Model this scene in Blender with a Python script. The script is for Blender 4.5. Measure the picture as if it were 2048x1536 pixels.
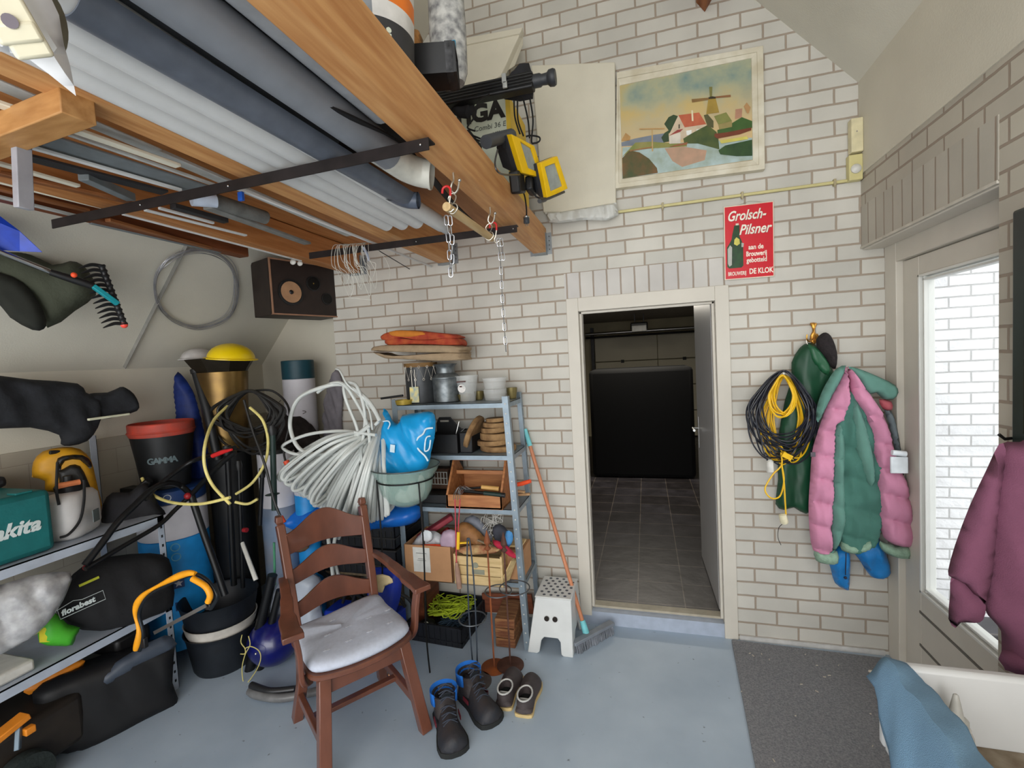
import bpy, bmesh, math, random
from mathutils import Vector, Matrix, Quaternion, noise
from mathutils.geometry import delaunay_2d_cdt
random.seed(7)
D = bpy.data
for o in list(D.objects): D.objects.remove(o)
SC = bpy.context.scene
COL = SC.collection
PI = math.pi
# ---------------------------------------------------------------- camera
F = 928.7
ROWS = ((0.9599353, 0.2751302, -0.0531751), (-0.0365524, -0.0651996, -0.9972026), (-0.2778275, 0.9591936, -0.0525307))
CAM = Vector((1.2143, -2.9727, 1.7599))
cd = D.cameras.new('camera'); cam = D.objects.new('camera', cd); COL.objects.link(cam)
cd.sensor_fit = 'HORIZONTAL'; cd.sensor_width = 36.0; cd.lens = F / 2048 * 36.0; cd.clip_start = 0.02
cam.matrix_world = Matrix(((ROWS[0][0], -ROWS[1][0], -ROWS[2][0], CAM.x), (ROWS[0][1], -ROWS[1][1], -ROWS[2][1], CAM.y),
                           (ROWS[0][2], -ROWS[1][2], -ROWS[2][2], CAM.z), (0, 0, 0, 1)))
SC.camera = cam
# ---------------------------------------------------------------- world and light
SC.view_settings.view_transform = 'Standard'; SC.view_settings.look = 'None'
SC.view_settings.gamma = 1; SC.view_settings.exposure = 0.0; SC.view_settings.use_curve_mapping = False
wd = D.worlds.new('overcast_sky'); SC.world = wd; wd.use_nodes = True
bg = wd.node_tree.nodes['Background']; bg.inputs[0].default_value = (0.95, 0.975, 1.0, 1); bg.inputs[1].default_value = 2.6


def area(name, loc, target, sx, sy, power, col=(1, 1, 1)):
    l = D.lights.new(name, 'AREA'); l.shape = 'RECTANGLE'; l.size = sx; l.size_y = sy; l.energy = power; l.color = col
    o = D.objects.new(name, l); COL.objects.link(o); o.location = loc
    o.rotation_euler = (Vector(target) - Vector(loc)).to_track_quat('-Z', 'Y').to_euler(); return o


area('rear_fill_light', (0.9, -5.4, 1.6), (0.4, 0, 1.5), 3.6, 2.0, 74, (1.0, 0.98, 0.94))  # unseen fill added behind the camera to brighten the wall and pipe undersides
area('garage_fill_light', (1.1, 3.2, 2.33), (1.1, 3.2, 0), 1.2, 0.15, 30, (1, 0.93, 0.8))  # fill added to brighten the garage, no lamp fitting is known there

# ---------------------------------------------------------------- helpers


def lin(c):
    c = c / 255.0
    return c / 12.92 if c <= 0.04045 else ((c + 0.055) / 1.055) ** 2.4


def rgb(c): return (lin(c[0]), lin(c[1]), lin(c[2]), 1)


MATS = {}


def M(name, c, rough=0.6, metal=0.0, var=0.12, scale=18.0, bump=0.0, bscale=60.0, trans=0.0, alpha=1.0, emit=0.0, ior=1.45, c2=None, stretch=None, coat=0.0):
    """procedural material: base colour varied by noise, optional bump"""
    if name in MATS: return MATS[name]
    m = D.materials.new(name); m.use_nodes = True; nt = m.node_tree; N = nt.nodes; L = nt.links
    b = N['Principled BSDF']
    b.inputs['Roughness'].default_value = rough; b.inputs['Metallic'].default_value = metal
    b.inputs['Transmission Weight'].default_value = trans; b.inputs['Alpha'].default_value = alpha; b.inputs['IOR'].default_value = ior
    b.inputs['Coat Weight'].default_value = coat
    tc = N.new('ShaderNodeTexCoord'); mp = N.new('ShaderNodeMapping'); L.new(tc.outputs['Object'], mp.inputs[0])
    if stretch: mp.inputs['Scale'].default_value = stretch
    nz = N.new('ShaderNodeTexNoise'); nz.inputs['Scale'].default_value = scale; nz.inputs['Detail'].default_value = 4
    L.new(mp.outputs[0], nz.inputs['Vector'])
    cr = N.new('ShaderNodeValToRGB'); L.new(nz.outputs['Fac'], cr.inputs[0])
    a = rgb(c)
    d = rgb(c2) if c2 else tuple(x * (1 - var) for x in a[:3]) + (1,)
    e = a if c2 else tuple(min(1, x * (1 + var)) for x in a[:3]) + (1,)
    cr.color_ramp.elements[0].position = 0.32; cr.color_ramp.elements[1].position = 0.68
    cr.color_ramp.elements[0].color = d; cr.color_ramp.elements[1].color = e
    L.new(cr.outputs[0], b.inputs['Base Color'])
    if bump:
        n2 = N.new('ShaderNodeTexNoise'); n2.inputs['Scale'].default_value = bscale; n2.inputs['Detail'].default_value = 3
        L.new(mp.outputs[0], n2.inputs['Vector'])
        bp = N.new('ShaderNodeBump'); bp.inputs['Strength'].default_value = bump; bp.inputs['Distance'].default_value = 0.01
        L.new(n2.outputs['Fac'], bp.inputs['Height']); L.new(bp.outputs[0], b.inputs['Normal'])
    if emit:
        b.inputs['Emission Color'].default_value = a; b.inputs['Emission Strength'].default_value = emit
    MATS[name] = m; return m


def brick_mat(name, bw, rh, mort, c1, c2, cm, plane='xz', off=(0, 0), bump=0.5, rough=0.75, rough_noise=0.0, dark=0.0):
    m = D.materials.new(name); m.use_nodes = True; nt = m.node_tree; N = nt.nodes; L = nt.links
    b = N['Principled BSDF']; b.inputs['Roughness'].default_value = rough
    g = N.new('ShaderNodeNewGeometry'); sp = N.new('ShaderNodeSeparateXYZ'); L.new(g.outputs['Position'], sp.inputs[0])
    cb = N.new('ShaderNodeCombineXYZ')
    src = {'x': sp.outputs[0], 'y': sp.outputs[1], 'z': sp.outputs[2]}

    def add(s, v):
        q = N.new('ShaderNodeMath'); q.operation = 'ADD'; L.new(s, q.inputs[0]); q.inputs[1].default_value = v; return q.outputs[0]
    L.new(add(src[plane[0]], off[0]), cb.inputs[0]); L.new(add(src[plane[1]], off[1]), cb.inputs[1])
    dn = N.new('ShaderNodeTexNoise'); dn.inputs['Scale'].default_value = 9; dn.inputs['Detail'].default_value = 3; L.new(g.outputs['Position'], dn.inputs['Vector'])
    vs = N.new('ShaderNodeVectorMath'); vs.operation = 'SUBTRACT'; L.new(dn.outputs['Color'], vs.inputs[0]); vs.inputs[1].default_value = (.5, .5, .5)
    sc = N.new('ShaderNodeVectorMath'); sc.operation = 'SCALE'; L.new(vs.outputs[0], sc.inputs[0]); sc.inputs['Scale'].default_value = 0.006
    va = N.new('ShaderNodeVectorMath'); L.new(cb.outputs[0], va.inputs[0]); L.new(sc.outputs[0], va.inputs[1])
    br = N.new('ShaderNodeTexBrick'); L.new(va.outputs[0], br.inputs['Vector'])
    br.inputs['Scale'].default_value = 1; br.inputs['Brick Width'].default_value = bw; br.inputs['Row Height'].default_value = rh
    br.inputs['Mortar Size'].default_value = mort; br.inputs['Mortar Smooth'].default_value = 0.25; br.inputs['Bias'].default_value = 0
    br.inputs['Color1'].default_value = rgb(c1); br.inputs['Color2'].default_value = rgb(c2); br.inputs['Mortar'].default_value = rgb(cm)
    n2 = N.new('ShaderNodeTexNoise'); n2.inputs['Scale'].default_value = 3.0; n2.inputs['Detail'].default_value = 5; L.new(g.outputs['Position'], n2.inputs['Vector'])
    mr = N.new('ShaderNodeMapRange'); L.new(n2.outputs['Fac'], mr.inputs[0]); mr.inputs[1].default_value = .3; mr.inputs[2].default_value = .7
    mr.inputs[3].default_value = 0.86; mr.inputs[4].default_value = 1.06
    mu = N.new('ShaderNodeVectorMath'); mu.operation = 'SCALE'; L.new(br.outputs['Color'], mu.inputs[0]); L.new(mr.outputs[0], mu.inputs['Scale'])
    L.new(mu.outputs[0], b.inputs['Base Color'])
    n3 = N.new('ShaderNodeTexNoise'); n3.inputs['Scale'].default_value = 55 if not rough_noise else 22; n3.inputs['Detail'].default_value = 5; L.new(g.outputs['Position'], n3.inputs['Vector'])
    ms = N.new('ShaderNodeMath'); ms.operation = 'MULTIPLY'; L.new(n3.outputs['Fac'], ms.inputs[0]); ms.inputs[1].default_value = 0.12 + rough_noise
    inv = N.new('ShaderNodeMath'); inv.operation = 'SUBTRACT'; L.new(ms.outputs[0], inv.inputs[0]); L.new(br.outputs['Fac'], inv.inputs[1])
    bp = N.new('ShaderNodeBump'); bp.inputs['Strength'].default_value = bump; bp.inputs['Distance'].default_value = 0.012 if rough_noise else 0.006
    L.new(inv.outputs[0], bp.inputs['Height']); L.new(bp.outputs[0], b.inputs['Normal'])
    return m


def ray(px, py):
    u = (px - 1024) / F; v = (py - 768) / F
    return Vector([ROWS[0][i] * u + ROWS[1][i] * v + ROWS[2][i] for i in range(3)])


def at(px, py, **k):
    """world point seen at a photograph pixel on the plane x=, y= or z="""
    (a, v), = k.items(); i = 'xyz'.index(a); d = ray(px, py)
    return CAM + d * ((v - CAM[i]) / d[i])


ORG = {}   # world matrix of every empty or part, computed by hand


def wmat(o): return ORG.get(o.name, Matrix.Identity(4)) if o else Matrix.Identity(4)


def props(o, label=None, cat=None, group=None, kind=None):
    if label: o['label'] = label
    if cat: o['category'] = cat
    if group: o['group'] = group
    if kind: o['kind'] = kind
    return o


def thing(name, label, cat, loc=(0, 0, 0), rz=0, group=None, rot=None):
    o = D.objects.new(name, None); COL.objects.link(o); o.location = loc; o.empty_display_size = 0.05
    o.rotation_euler = rot if rot else (0, 0, rz)
    ORG[o.name] = Matrix.Translation(Vector(loc)) @ o.rotation_euler.to_matrix().to_4x4()
    return props(o, label, cat, group)


def spline(pts, n=6, closed=False):
    P = [Vector(p) for p in pts]; out = []; m = len(P)
    rng = range(m if closed else m - 1)
    for i in rng:
        if closed: a, b, c, d = P[(i - 1) % m], P[i], P[(i + 1) % m], P[(i + 2) % m]
        else: a, b, c, d = P[max(i - 1, 0)], P[i], P[i + 1], P[min(i + 2, m - 1)]
        for k in range(n):
            t = k / n
            out.append(0.5 * ((2 * b) + (c - a) * t + (2 * a - 5 * b + 4 * c - d) * t * t + (3 * b - a - 3 * c + d) * t ** 3))
    if not closed: out.append(P[-1])
    return out


class MB:
    """collects shapes into one mesh"""

    def __init__(s): s.v = []; s.f = []; s.mi = []; s.cur = 0

    def add(s, vs, fs, T=None):
        n = len(s.v)
        s.v += [(T @ Vector(p)) if T else Vector(p) for p in vs]
        for f in fs: s.f.append([i + n for i in f]); s.mi.append(s.cur)
        return s

    def box(s, c, d, rot=None, taper=None):
        x, y, z = d[0] / 2, d[1] / 2, d[2] / 2; t = taper or (1, 1)
        vs = [(-x, -y, -z), (x, -y, -z), (x, y, -z), (-x, y, -z), (-x * t[0], -y * t[1], z), (x * t[0], -y * t[1], z), (x * t[0], y * t[1], z), (-x * t[0], y * t[1], z)]
        T = Matrix.Translation(Vector(c))
        if rot is not None: T = T @ (rot if isinstance(rot, Matrix) else Matrix.Rotation(rot, 4, 'Z'))
        return s.add(vs, [(3, 2, 1, 0), (4, 5, 6, 7), (0, 1, 5, 4), (1, 2, 6, 5), (2, 3, 7, 6), (3, 0, 4, 7)], T)

    def bb(s, a, b):
        return s.box([(a[i] + b[i]) / 2 for i in range(3)], [abs(b[i] - a[i]) for i in range(3)])

    def bar(s, a, b, w, h=None, up=(0, 0, 1)):
        a = Vector(a); b = Vector(b); z = (b - a).normalized(); up = Vector(up)
        if abs(z.dot(up)) > .98: up = Vector((0, 1, 0))
        x = up.cross(z).normalized(); y = z.cross(x)
        R = Matrix((x, y, z)).transposed().to_4x4()
        return s.box((a + b) / 2, (w, h or w, (b - a).length), R)

    def tube(s, pts, r, n=8, closed=False, caps=True):
        P = [Vector(p) for p in pts]; m = len(P)
        rr = r if isinstance(r, (list, tuple)) else [r] * m
        T = []
        for i in range(m):
            if closed: t = P[(i + 1) % m] - P[(i - 1) % m]
            else: t = P[min(i + 1, m - 1)] - P[max(i - 1, 0)]
            T.append(t.normalized() if t.length > 1e-9 else Vector((0, 0, 1)))
        u = T[0].orthogonal().normalized(); rings = []
        for i in range(m):
            if i:
                q = T[i - 1].rotation_difference(T[i]); u = q @ u
            u = (u - T[i] * u.dot(T[i])).normalized(); w = T[i].cross(u)
            rings.append([P[i] + (u * math.cos(2 * PI * k / n) + w * math.sin(2 * PI * k / n)) * rr[i] for k in range(n)])
        vs = [p for g in rings for p in g]; fs = []
        for i in range(m if closed else m - 1):
            a = i * n; b = ((i + 1) % m) * n
            for k in range(n):
                k2 = (k + 1) % n; fs.append((a + k, a + k2, b + k2, b + k))
        if caps and not closed:
            fs.append(tuple(reversed(range(n)))); fs.append(tuple((m - 1) * n + k for k in range(n)))
        return s.add(vs, fs)

    def lathe(s, prof, c=(0, 0, 0), n=28, rot=None, sx=1, sy=1, thick=0):
        """prof: (radius, height) pairs; thick>0 makes a shell with that wall"""
        pr = list(prof)
        if thick:
            inner = [(max(r - thick, 0.0005), max(z, prof[0][1] + thick)) for r, z in reversed(prof)]
            pr = pr + inner
        vs = []; fs = []
        for r, z in pr:
            for k in range(n): a = 2 * PI * k / n; vs.append((r * math.cos(a) * sx, r * math.sin(a) * sy, z))
        for i in range(len(pr) - 1):
            for k in range(n):
                k2 = (k + 1) % n; fs.append((i * n + k, i * n + k2, (i + 1) * n + k2, (i + 1) * n + k))
        fs.append(tuple(reversed(range(n)))); fs.append(tuple((len(pr) - 1) * n + k for k in range(n)))
        T = Matrix.Translation(Vector(c))
        if rot is not None: T = T @ rot
        return s.add(vs, fs, T)

    def loft(s, rings, closed_ends=True):
        n = len(rings[0]); vs = [p for g in rings for p in g]; fs = []
        for i in range(len(rings) - 1):
            for k in range(n):
                k2 = (k + 1) % n; fs.append((i * n + k, i * n + k2, (i + 1) * n + k2, (i + 1) * n + k))
        if closed_ends: fs.append(tuple(reversed(range(n)))); fs.append(tuple((len(rings) - 1) * n + k for k in range(n)))
        return s.add(vs, fs)

    def prism(s, poly, depth, T=None):
        """extrude a 2D polygon (x,z) along +y by depth"""
        n = len(poly); vs = [(p[0], 0, p[1]) for p in poly] + [(p[0], depth, p[1]) for p in poly]
        fs = [tuple(range(n)), tuple(reversed(range(n, 2 * n)))] + [(i, i + n, (i + 1) % n + n, (i + 1) % n) for i in range(n)]
        return s.add(vs, fs, T)

    def sphere(s, c, r, n=14, sc=(1, 1, 1), rot=None, z0=-1, z1=1):
        prof = []
        m = n // 2 + 1
        for i in range(m + 1):
            a = -PI / 2 + PI * i / m; z = math.sin(a)
            if z < z0 - 1e-6 or z > z1 + 1e-6: continue
            prof.append((max(math.cos(a) * r, 1e-4), z * r))
        T = Matrix.Translation(Vector(c)) @ (rot if rot is not None else Matrix.Identity(4)) @ Matrix.Diagonal((sc[0], sc[1], sc[2], 1))
        b = MB(); b.lathe(prof, n=n); return s.add(b.v, b.f, T)

    def build(s, name, mat, parent=None, smooth=True, bevel=0, local=False, sub=0, label=None, kind=None, cat=None, group=None, solid=0, weld=False, angle=40):
        me = D.meshes.new(name); vs = s.v
        if parent is not None:
            if not local:
                inv = wmat(parent).inverted(); vs = [inv @ p for p in vs]
            Mw = wmat(parent)
            org = Vector((0, 0, 0))
        else:
            lo = [min(p[i] for p in vs) for i in range(3)]; hi = [max(p[i] for p in vs) for i in range(3)]
            org = Vector(((lo[0] + hi[0]) / 2, (lo[1] + hi[1]) / 2, lo[2])); vs = [p - org for p in vs]
            Mw = Matrix.Translation(org)
        me.from_pydata([tuple(p) for p in vs], [], s.f)
        mats = mat if isinstance(mat, (list, tuple)) else [mat]
        for q in mats: me.materials.append(q)
        if len(mats) > 1: me.polygons.foreach_set('material_index', s.mi)
        bm = bmesh.new(); bm.from_mesh(me)
        if weld: bmesh.ops.remove_doubles(bm, verts=bm.verts, dist=1e-5)
        bmesh.ops.recalc_face_normals(bm, faces=bm.faces); bm.to_mesh(me); bm.free()
        if smooth:
            me.polygons.foreach_set('use_smooth', [True] * len(me.polygons))
            try: me.set_sharp_from_angle(angle=math.radians(angle))
            except Exception: pass
        me.update()
        o = D.objects.new(name, me); COL.objects.link(o)
        if parent is not None: o.parent = parent
        else: o.location = org
        ORG[o.name] = Mw
        if solid: q = o.modifiers.new('s', 'SOLIDIFY'); q.thickness = solid; q.offset = 0
        if bevel: q = o.modifiers.new('b', 'BEVEL'); q.width = bevel; q.segments = 2; q.limit_method = 'ANGLE'; q.angle_limit = math.radians(35)
        if sub: q = o.modifiers.new('u', 'SUBSURF'); q.levels = sub; q.render_levels = sub
        return props(o, label, cat, group, kind)


def inside(p, poly):
    x, y = p; c = False; n = len(poly)
    for i in range(n):
        x1, y1 = poly[i]; x2, y2 = poly[(i + 1) % n]
        if (y1 > y) != (y2 > y) and x < (x2 - x1) * (y - y1) / (y2 - y1) + x1: c = not c
    return c


def edist(p, poly):
    best = 9e9; x, y = p; n = len(poly)
    for i in range(n):
        x1, y1 = poly[i]; x2, y2 = poly[(i + 1) % n]; dx = x2 - x1; dy = y2 - y1
        t = max(0, min(1, ((x - x1) * dx + (y - y1) * dy) / (dx * dx + dy * dy + 1e-12)))
        best = min(best, math.hypot(x - x1 - t * dx, y - y1 - t * dy))
    return best


def inflate(mb, outline, T, thick, step, D0=None, fold=0.0, fdir=(1, 0), ffreq=30, seed=0, back=1.0, smooth_n=0, extra=None):
    """closed soft body: outline is a 2D polygon in the local (u,v) plane of T; T maps (u, v, w) to the world, w towards the viewer"""
    if smooth_n: outline = [tuple(p)[:2] for p in spline([(a, b, 0) for a, b in outline], smooth_n, True)]
    # resample boundary
    bd = []; n = len(outline)
    for i in range(n):
        a = Vector(outline[i]); b = Vector(outline[(i + 1) % n]); k = max(1, int((b - a).length / step))
        for j in range(k): bd.append(a.lerp(b, j / k))
    us = [p[0] for p in outline]; vs_ = [p[1] for p in outline]; pts = list(bd)
    poly = [tuple(p) for p in outline]
    y = min(vs_); row = 0
    while y < max(vs_):
        x = min(us) + (step / 2 if row % 2 else 0)
        while x < max(us):
            if inside((x, y), poly) and edist((x, y), poly) > step * .55: pts.append(Vector((x, y)))
            x += step
        y += step * .87; row += 1
    nb = len(bd)
    V, E, Fc, _, _, _ = delaunay_2d_cdt(pts, [], [list(range(nb))], 1, 1e-6)
    D0 = D0 or thick
    hs = []
    for p in V:
        d = edist((p.x, p.y), poly)
        h = math.sqrt(max(0, 1 - (1 - min(d / D0, 1)) ** 2))
        q = p.x * fdir[0] + p.y * fdir[1]
        r = -p.x * fdir[1] + p.y * fdir[0]
        f = noise.noise(Vector((q * ffreq, r * ffreq * .22, seed * 3.1))) + .5 * noise.noise(Vector((q * ffreq * 2.1, r * ffreq * .6, seed + 7)))
        w = thick * h + fold * f * min(1, d / (D0 * .6))
        if extra: w += extra(p.x, p.y) * min(1, d / (D0 * .5))
        hs.append((h, w, d))
    m = len(V); vs = []
    for p, (h, w, d) in zip(V, hs): vs.append(T @ Vector((p.x, p.y, w)))
    for p, (h, w, d) in zip(V, hs): vs.append(T @ Vector((p.x, p.y, -thick * h * back)))
    fs = []; cnt = {}
    for f in Fc:
        fs.append(tuple(f)); fs.append(tuple(reversed([i + m for i in f])))
        for i in range(len(f)):
            e = (f[i], f[(i + 1) % len(f)]); cnt[e] = 1
    for (a, b) in cnt:
        if (b, a) not in cnt: fs.append((a, a + m, b + m, b))
    mb.add(vs, fs); mb.__dict__['weldme'] = True
    return mb


def plane_T(origin, u, v):
    u = Vector(u).normalized(); v = Vector(v); w = u.cross(v).normalized(); v = w.cross(u)
    return Matrix(((u.x, v.x, w.x, origin[0]), (u.y, v.y, w.y, origin[1]), (u.z, v.z, w.z, origin[2]), (0, 0, 0, 1)))


def wallT(y): return plane_T((0, y, 0), (1, 0, 0), (0, 0, 1))   # u=x, v=z, w=-y (towards the room)


def sideT(x, s=1): return plane_T((x, 0, 0), (0, -s, 0), (0, 0, 1))  # left wall s=-1: u=y.. w=+x


def px2(pts, T, plane):
    """pixel outline -> local (u,v) outline on a plane given as dict"""
    inv = T.inverted(); out = []
    for a, b in pts:
        q = inv @ at(a, b, **plane); out.append((q.x, q.y))
    return out


def tiltplane(p0, n):
    """returns function pixel->world point on the plane through p0 with normal n, and its T"""
    p0 = Vector(p0); n = Vector(n).normalized(); up = Vector((0, 0, 1))
    u = up.cross(n).normalized(); v = n.cross(u); T = Matrix(((u.x, v.x, n.x, p0.x), (u.y, v.y, n.y, p0.y), (u.z, v.z, n.z, p0.z), (0, 0, 0, 1)))
    inv = T.inverted()

    def f(px, py):
        d = ray(px, py); t = (p0 - CAM).dot(n) / d.dot(n); return CAM + d * t

    def g(pts): return [tuple((inv @ f(a, b))[:2]) for a, b in pts]
    return T, f, g


def text(name, body, T, size, mat, parent, shear=0, bold=0, depth=0.0008, sx=1, align='LEFT', label=None, spacing=1):
    """lettering as a thin mesh; T maps local (x right, y up, z out)"""
    cu = D.curves.new(name, 'FONT'); cu.body = body; cu.size = size; cu.shear = shear; cu.offset = bold; cu.extrude = depth; cu.align_x = align
    cu.space_character = spacing; cu.resolution_u = 3
    tmp = D.objects.new('tmp', cu); COL.objects.link(tmp)
    dg = bpy.context.evaluated_depsgraph_get(); dg.update()
    me = D.meshes.new_from_object(tmp.evaluated_get(dg)); D.objects.remove(tmp)
    b = MB(); S = Matrix.Diagonal((sx, 1, 1, 1))
    b.add([tuple(v.co) for v in me.vertices], [tuple(p.vertices) for p in me.polygons], T @ S)
    return b.build(name, mat, parent, smooth=False, label=label)


def ovals(mb, top, n, rx, ry, yb, r, jit=3, dep=.05, seg=6):
    """hanging loops pinned at the pixel point top; rx, ry are (min, max) half sizes in pixels"""
    for k in range(n):
        a0 = random.uniform(*rx); b0 = random.uniform(*ry); dx = random.uniform(-jit, jit) * 2; y = yb - random.uniform(0, dep); w = random.uniform(-.10, .10)
        P = []
        for q in range(12):
            a = 2 * PI * q / 12; s = math.sin(a); h = 1 - math.cos(a)
            P.append(at(top[0] + dx * h * .5 + a0 * s * (.55 + .45 * min(1, h)) + w * b0 * h + random.uniform(-jit, jit) * .5, top[1] + random.uniform(-1, 1) + b0 * h + random.uniform(-jit, jit) * .4 * h, y=y + random.uniform(-.01, .01)))
        mb.tube(spline(P, seg, True), r, 7, closed=True)


def chainlinks(mb, pts, L=0.030, W=0.011, r=0.0021):
    """interlocked oval links along a path"""
    P = [Vector(p) for p in pts]; tot = sum((P[i + 1] - P[i]).length for i in range(len(P) - 1)); n = int(tot / (L - 2.2 * r)); k = 0
    for j in range(n):
        s = (j + .5) * tot / n; a = 0
        for i in range(len(P) - 1):
            l = (P[i + 1] - P[i]).length
            if a + l >= s: c = P[i].lerp(P[i + 1], (s - a) / l); t = (P[i + 1] - P[i]).normalized(); break
            a += l
        u = t.orthogonal().normalized(); u = Quaternion(t, PI / 2 * (j % 2) + .5) @ u
        ring = []
        for q in range(14):
            an = 2 * PI * q / 14; ring.append(c + t * (math.cos(an) * W / 2 + (L / 2 - W / 2) * (1 if math.cos(an) > 0 else -1)) + u * math.sin(an) * W / 2)
        mb.tube(ring, r, 5, closed=True)
    return mb
# ================================================================ the room
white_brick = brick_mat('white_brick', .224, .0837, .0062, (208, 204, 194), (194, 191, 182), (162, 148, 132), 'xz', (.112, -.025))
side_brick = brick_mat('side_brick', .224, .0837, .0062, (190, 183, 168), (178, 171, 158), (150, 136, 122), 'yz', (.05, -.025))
out_brick = brick_mat('rough_split_brick', .21, .062, .005, (236, 236, 236), (226, 226, 227), (184, 183, 182), 'xz', (.03, 0), bump=.6, rough_noise=1.2)
knee_brick = brick_mat('knee_wall_block', .21, .15, .002, (176, 168, 152), (166, 158, 142), (150, 142, 128), 'yz', (0, 0), bump=.1)
plaster = M('plaster', (206, 200, 184), .9, var=.05, scale=2.5, bump=.08, bscale=140)
plaster_grey = M('plaster_grey', (206, 202, 188), .9, var=.05, scale=3, bump=.08, bscale=140)
paint = M('frame_paint', (206, 200, 188), .5, var=.03, scale=6)
paint_w = M('white_frame_paint', (222, 222, 216), .45, var=.02, scale=6)


def floor_mat():
    m = D.materials.new('painted_concrete'); m.use_nodes = True; N = m.node_tree.nodes; L = m.node_tree.links; b = N['Principled BSDF']
    b.inputs['Roughness'].default_value = .5
    g = N.new('ShaderNodeNewGeometry')
    n1 = N.new('ShaderNodeTexNoise'); n1.inputs['Scale'].default_value = 2.4; n1.inputs['Detail'].default_value = 6; L.new(g.outputs[0], n1.inputs['Vector'])
    r1 = N.new('ShaderNodeValToRGB'); L.new(n1.outputs['Fac'], r1.inputs[0]); r1.color_ramp.elements[0].position = .3; r1.color_ramp.elements[1].position = .7
    r1.color_ramp.elements[0].color = rgb((158, 174, 190)); r1.color_ramp.elements[1].color = rgb((178, 193, 207))
    n2 = N.new('ShaderNodeTexNoise'); n2.inputs['Scale'].default_value = 26; n2.inputs['Detail'].default_value = 3; L.new(g.outputs[0], n2.inputs['Vector'])
    r2 = N.new('ShaderNodeValToRGB'); L.new(n2.outputs['Fac'], r2.inputs[0]); r2.color_ramp.elements[0].position = .70; r2.color_ramp.elements[1].position = .76
    mx = N.new('ShaderNodeMixRGB'); L.new(r2.outputs[0], mx.inputs[0]); L.new(r1.outputs[0], mx.inputs[1]); mx.inputs[2].default_value = rgb((96, 100, 108))
    L.new(mx.outputs[0], b.inputs['Base Color'])
    bp = N.new('ShaderNodeBump'); bp.inputs['Strength'].default_value = .12; L.new(n2.outputs['Fac'], bp.inputs['Height']); L.new(bp.outputs[0], b.inputs['Normal'])
    return m


XL, XR, YB = -1.92, 2.357, -4.3
b = MB(); b.bb((XL - .1, YB, -.1), (2.55, .30, 0)); b.build('floor', floor_mat(), kind='structure', smooth=False)
# back wall with its door hole; outline left brick edge x=-1.0, roof slopes on both sides
DX0, DX1, DZ = .742, 1.692, 2.126
ridge = (.754, 4.945)


def zl(x): return 4.137 + 1.17 * (x - .053)


def zr(x): return 3.128 + 1.13 * (2.351 - x)


b = MB()
b.prism([(-1.0, -.1), (DX0, -.1), (DX0, zl(DX0)), (-1.0, zl(-1.0))], .12)
b.prism([(DX1, -.1), (2.60, -.1), (2.60, 2.9), (2.45, 3.2), (DX1, zr(DX1))], .12)
b.prism([(DX0, DZ), (DX1, DZ), (DX1, zr(DX1)), ridge, (DX0, zl(DX0))], .12)
b.build('wall_back', white_brick, kind='structure', smooth=False, weld=True)
b = MB(); b.bb((-2.1, .245, -.1), (-1.0, .32, 3.2)); b.bb((-1.02, .12, -.1), (-1.0, .3, 3.2))
b.build('wall_recess', plaster, kind='structure', smooth=False)
# knee wall, left roof slope, right strip, right slope
b = MB(); b.bb((XL - .1, YB, 0), (XL, .3, 1.83)); wk = b.build('wall_left', plaster, kind='structure', smooth=False)
b = MB(); b.bb((XL, YB, 0), (XL + .012, .245, 1.42)); b.build('wall_left_blocks', knee_brick, kind='structure', smooth=False)
b = MB(); b.add([(XL, YB, 1.83), (XL, .32, 1.83), (.754, .32, 4.96), (.754, YB, 4.96), (XL - .05, YB, 1.9), (XL - .05, .32, 1.9), (.754, .32, 5.04), (.754, YB, 5.04)],
               [(0, 1, 2, 3), (7, 6, 5, 4), (0, 4, 5, 1), (1, 5, 6, 2), (2, 6, 7, 3), (3, 7, 4, 0)])
b.build('ceiling_left_slope', plaster_grey, kind='structure', smooth=False)
b = MB(); b.add([(2.351, YB, 3.128), (2.351, .12, 3.128), (.754, .12, 4.933), (.754, YB, 4.933), (2.45, YB, 3.15), (2.45, .12, 3.15), (.80, .12, 5.02), (.80, YB, 5.02)],
               [(0, 3, 2, 1), (4, 5, 6, 7), (0, 1, 5, 4), (1, 2, 6, 5), (2, 3, 7, 6), (3, 0, 4, 7)])
b.build('ceiling_right_slope', plaster_grey, kind='structure', smooth=False)
# seams of the roof boards on the left slope
b = MB()
for yy, w in ((-.86, .012), (-2.1, .012)):
    a = Vector((XL + .02, yy, 1.84)); e = Vector((-.4, yy, zl(-.4) - .012)); b.bar(a, e, .03, .004, up=(0, 1, 0))
b.build('trim_1', M('seam_grey', (140, 138, 132), .9), kind='structure', smooth=False)
b = MB(); b.bb((2.351, YB, 2.645), (2.50, 0, 3.15)); b.build('wall_right_upper', plaster, kind='structure', smooth=False)
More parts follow.
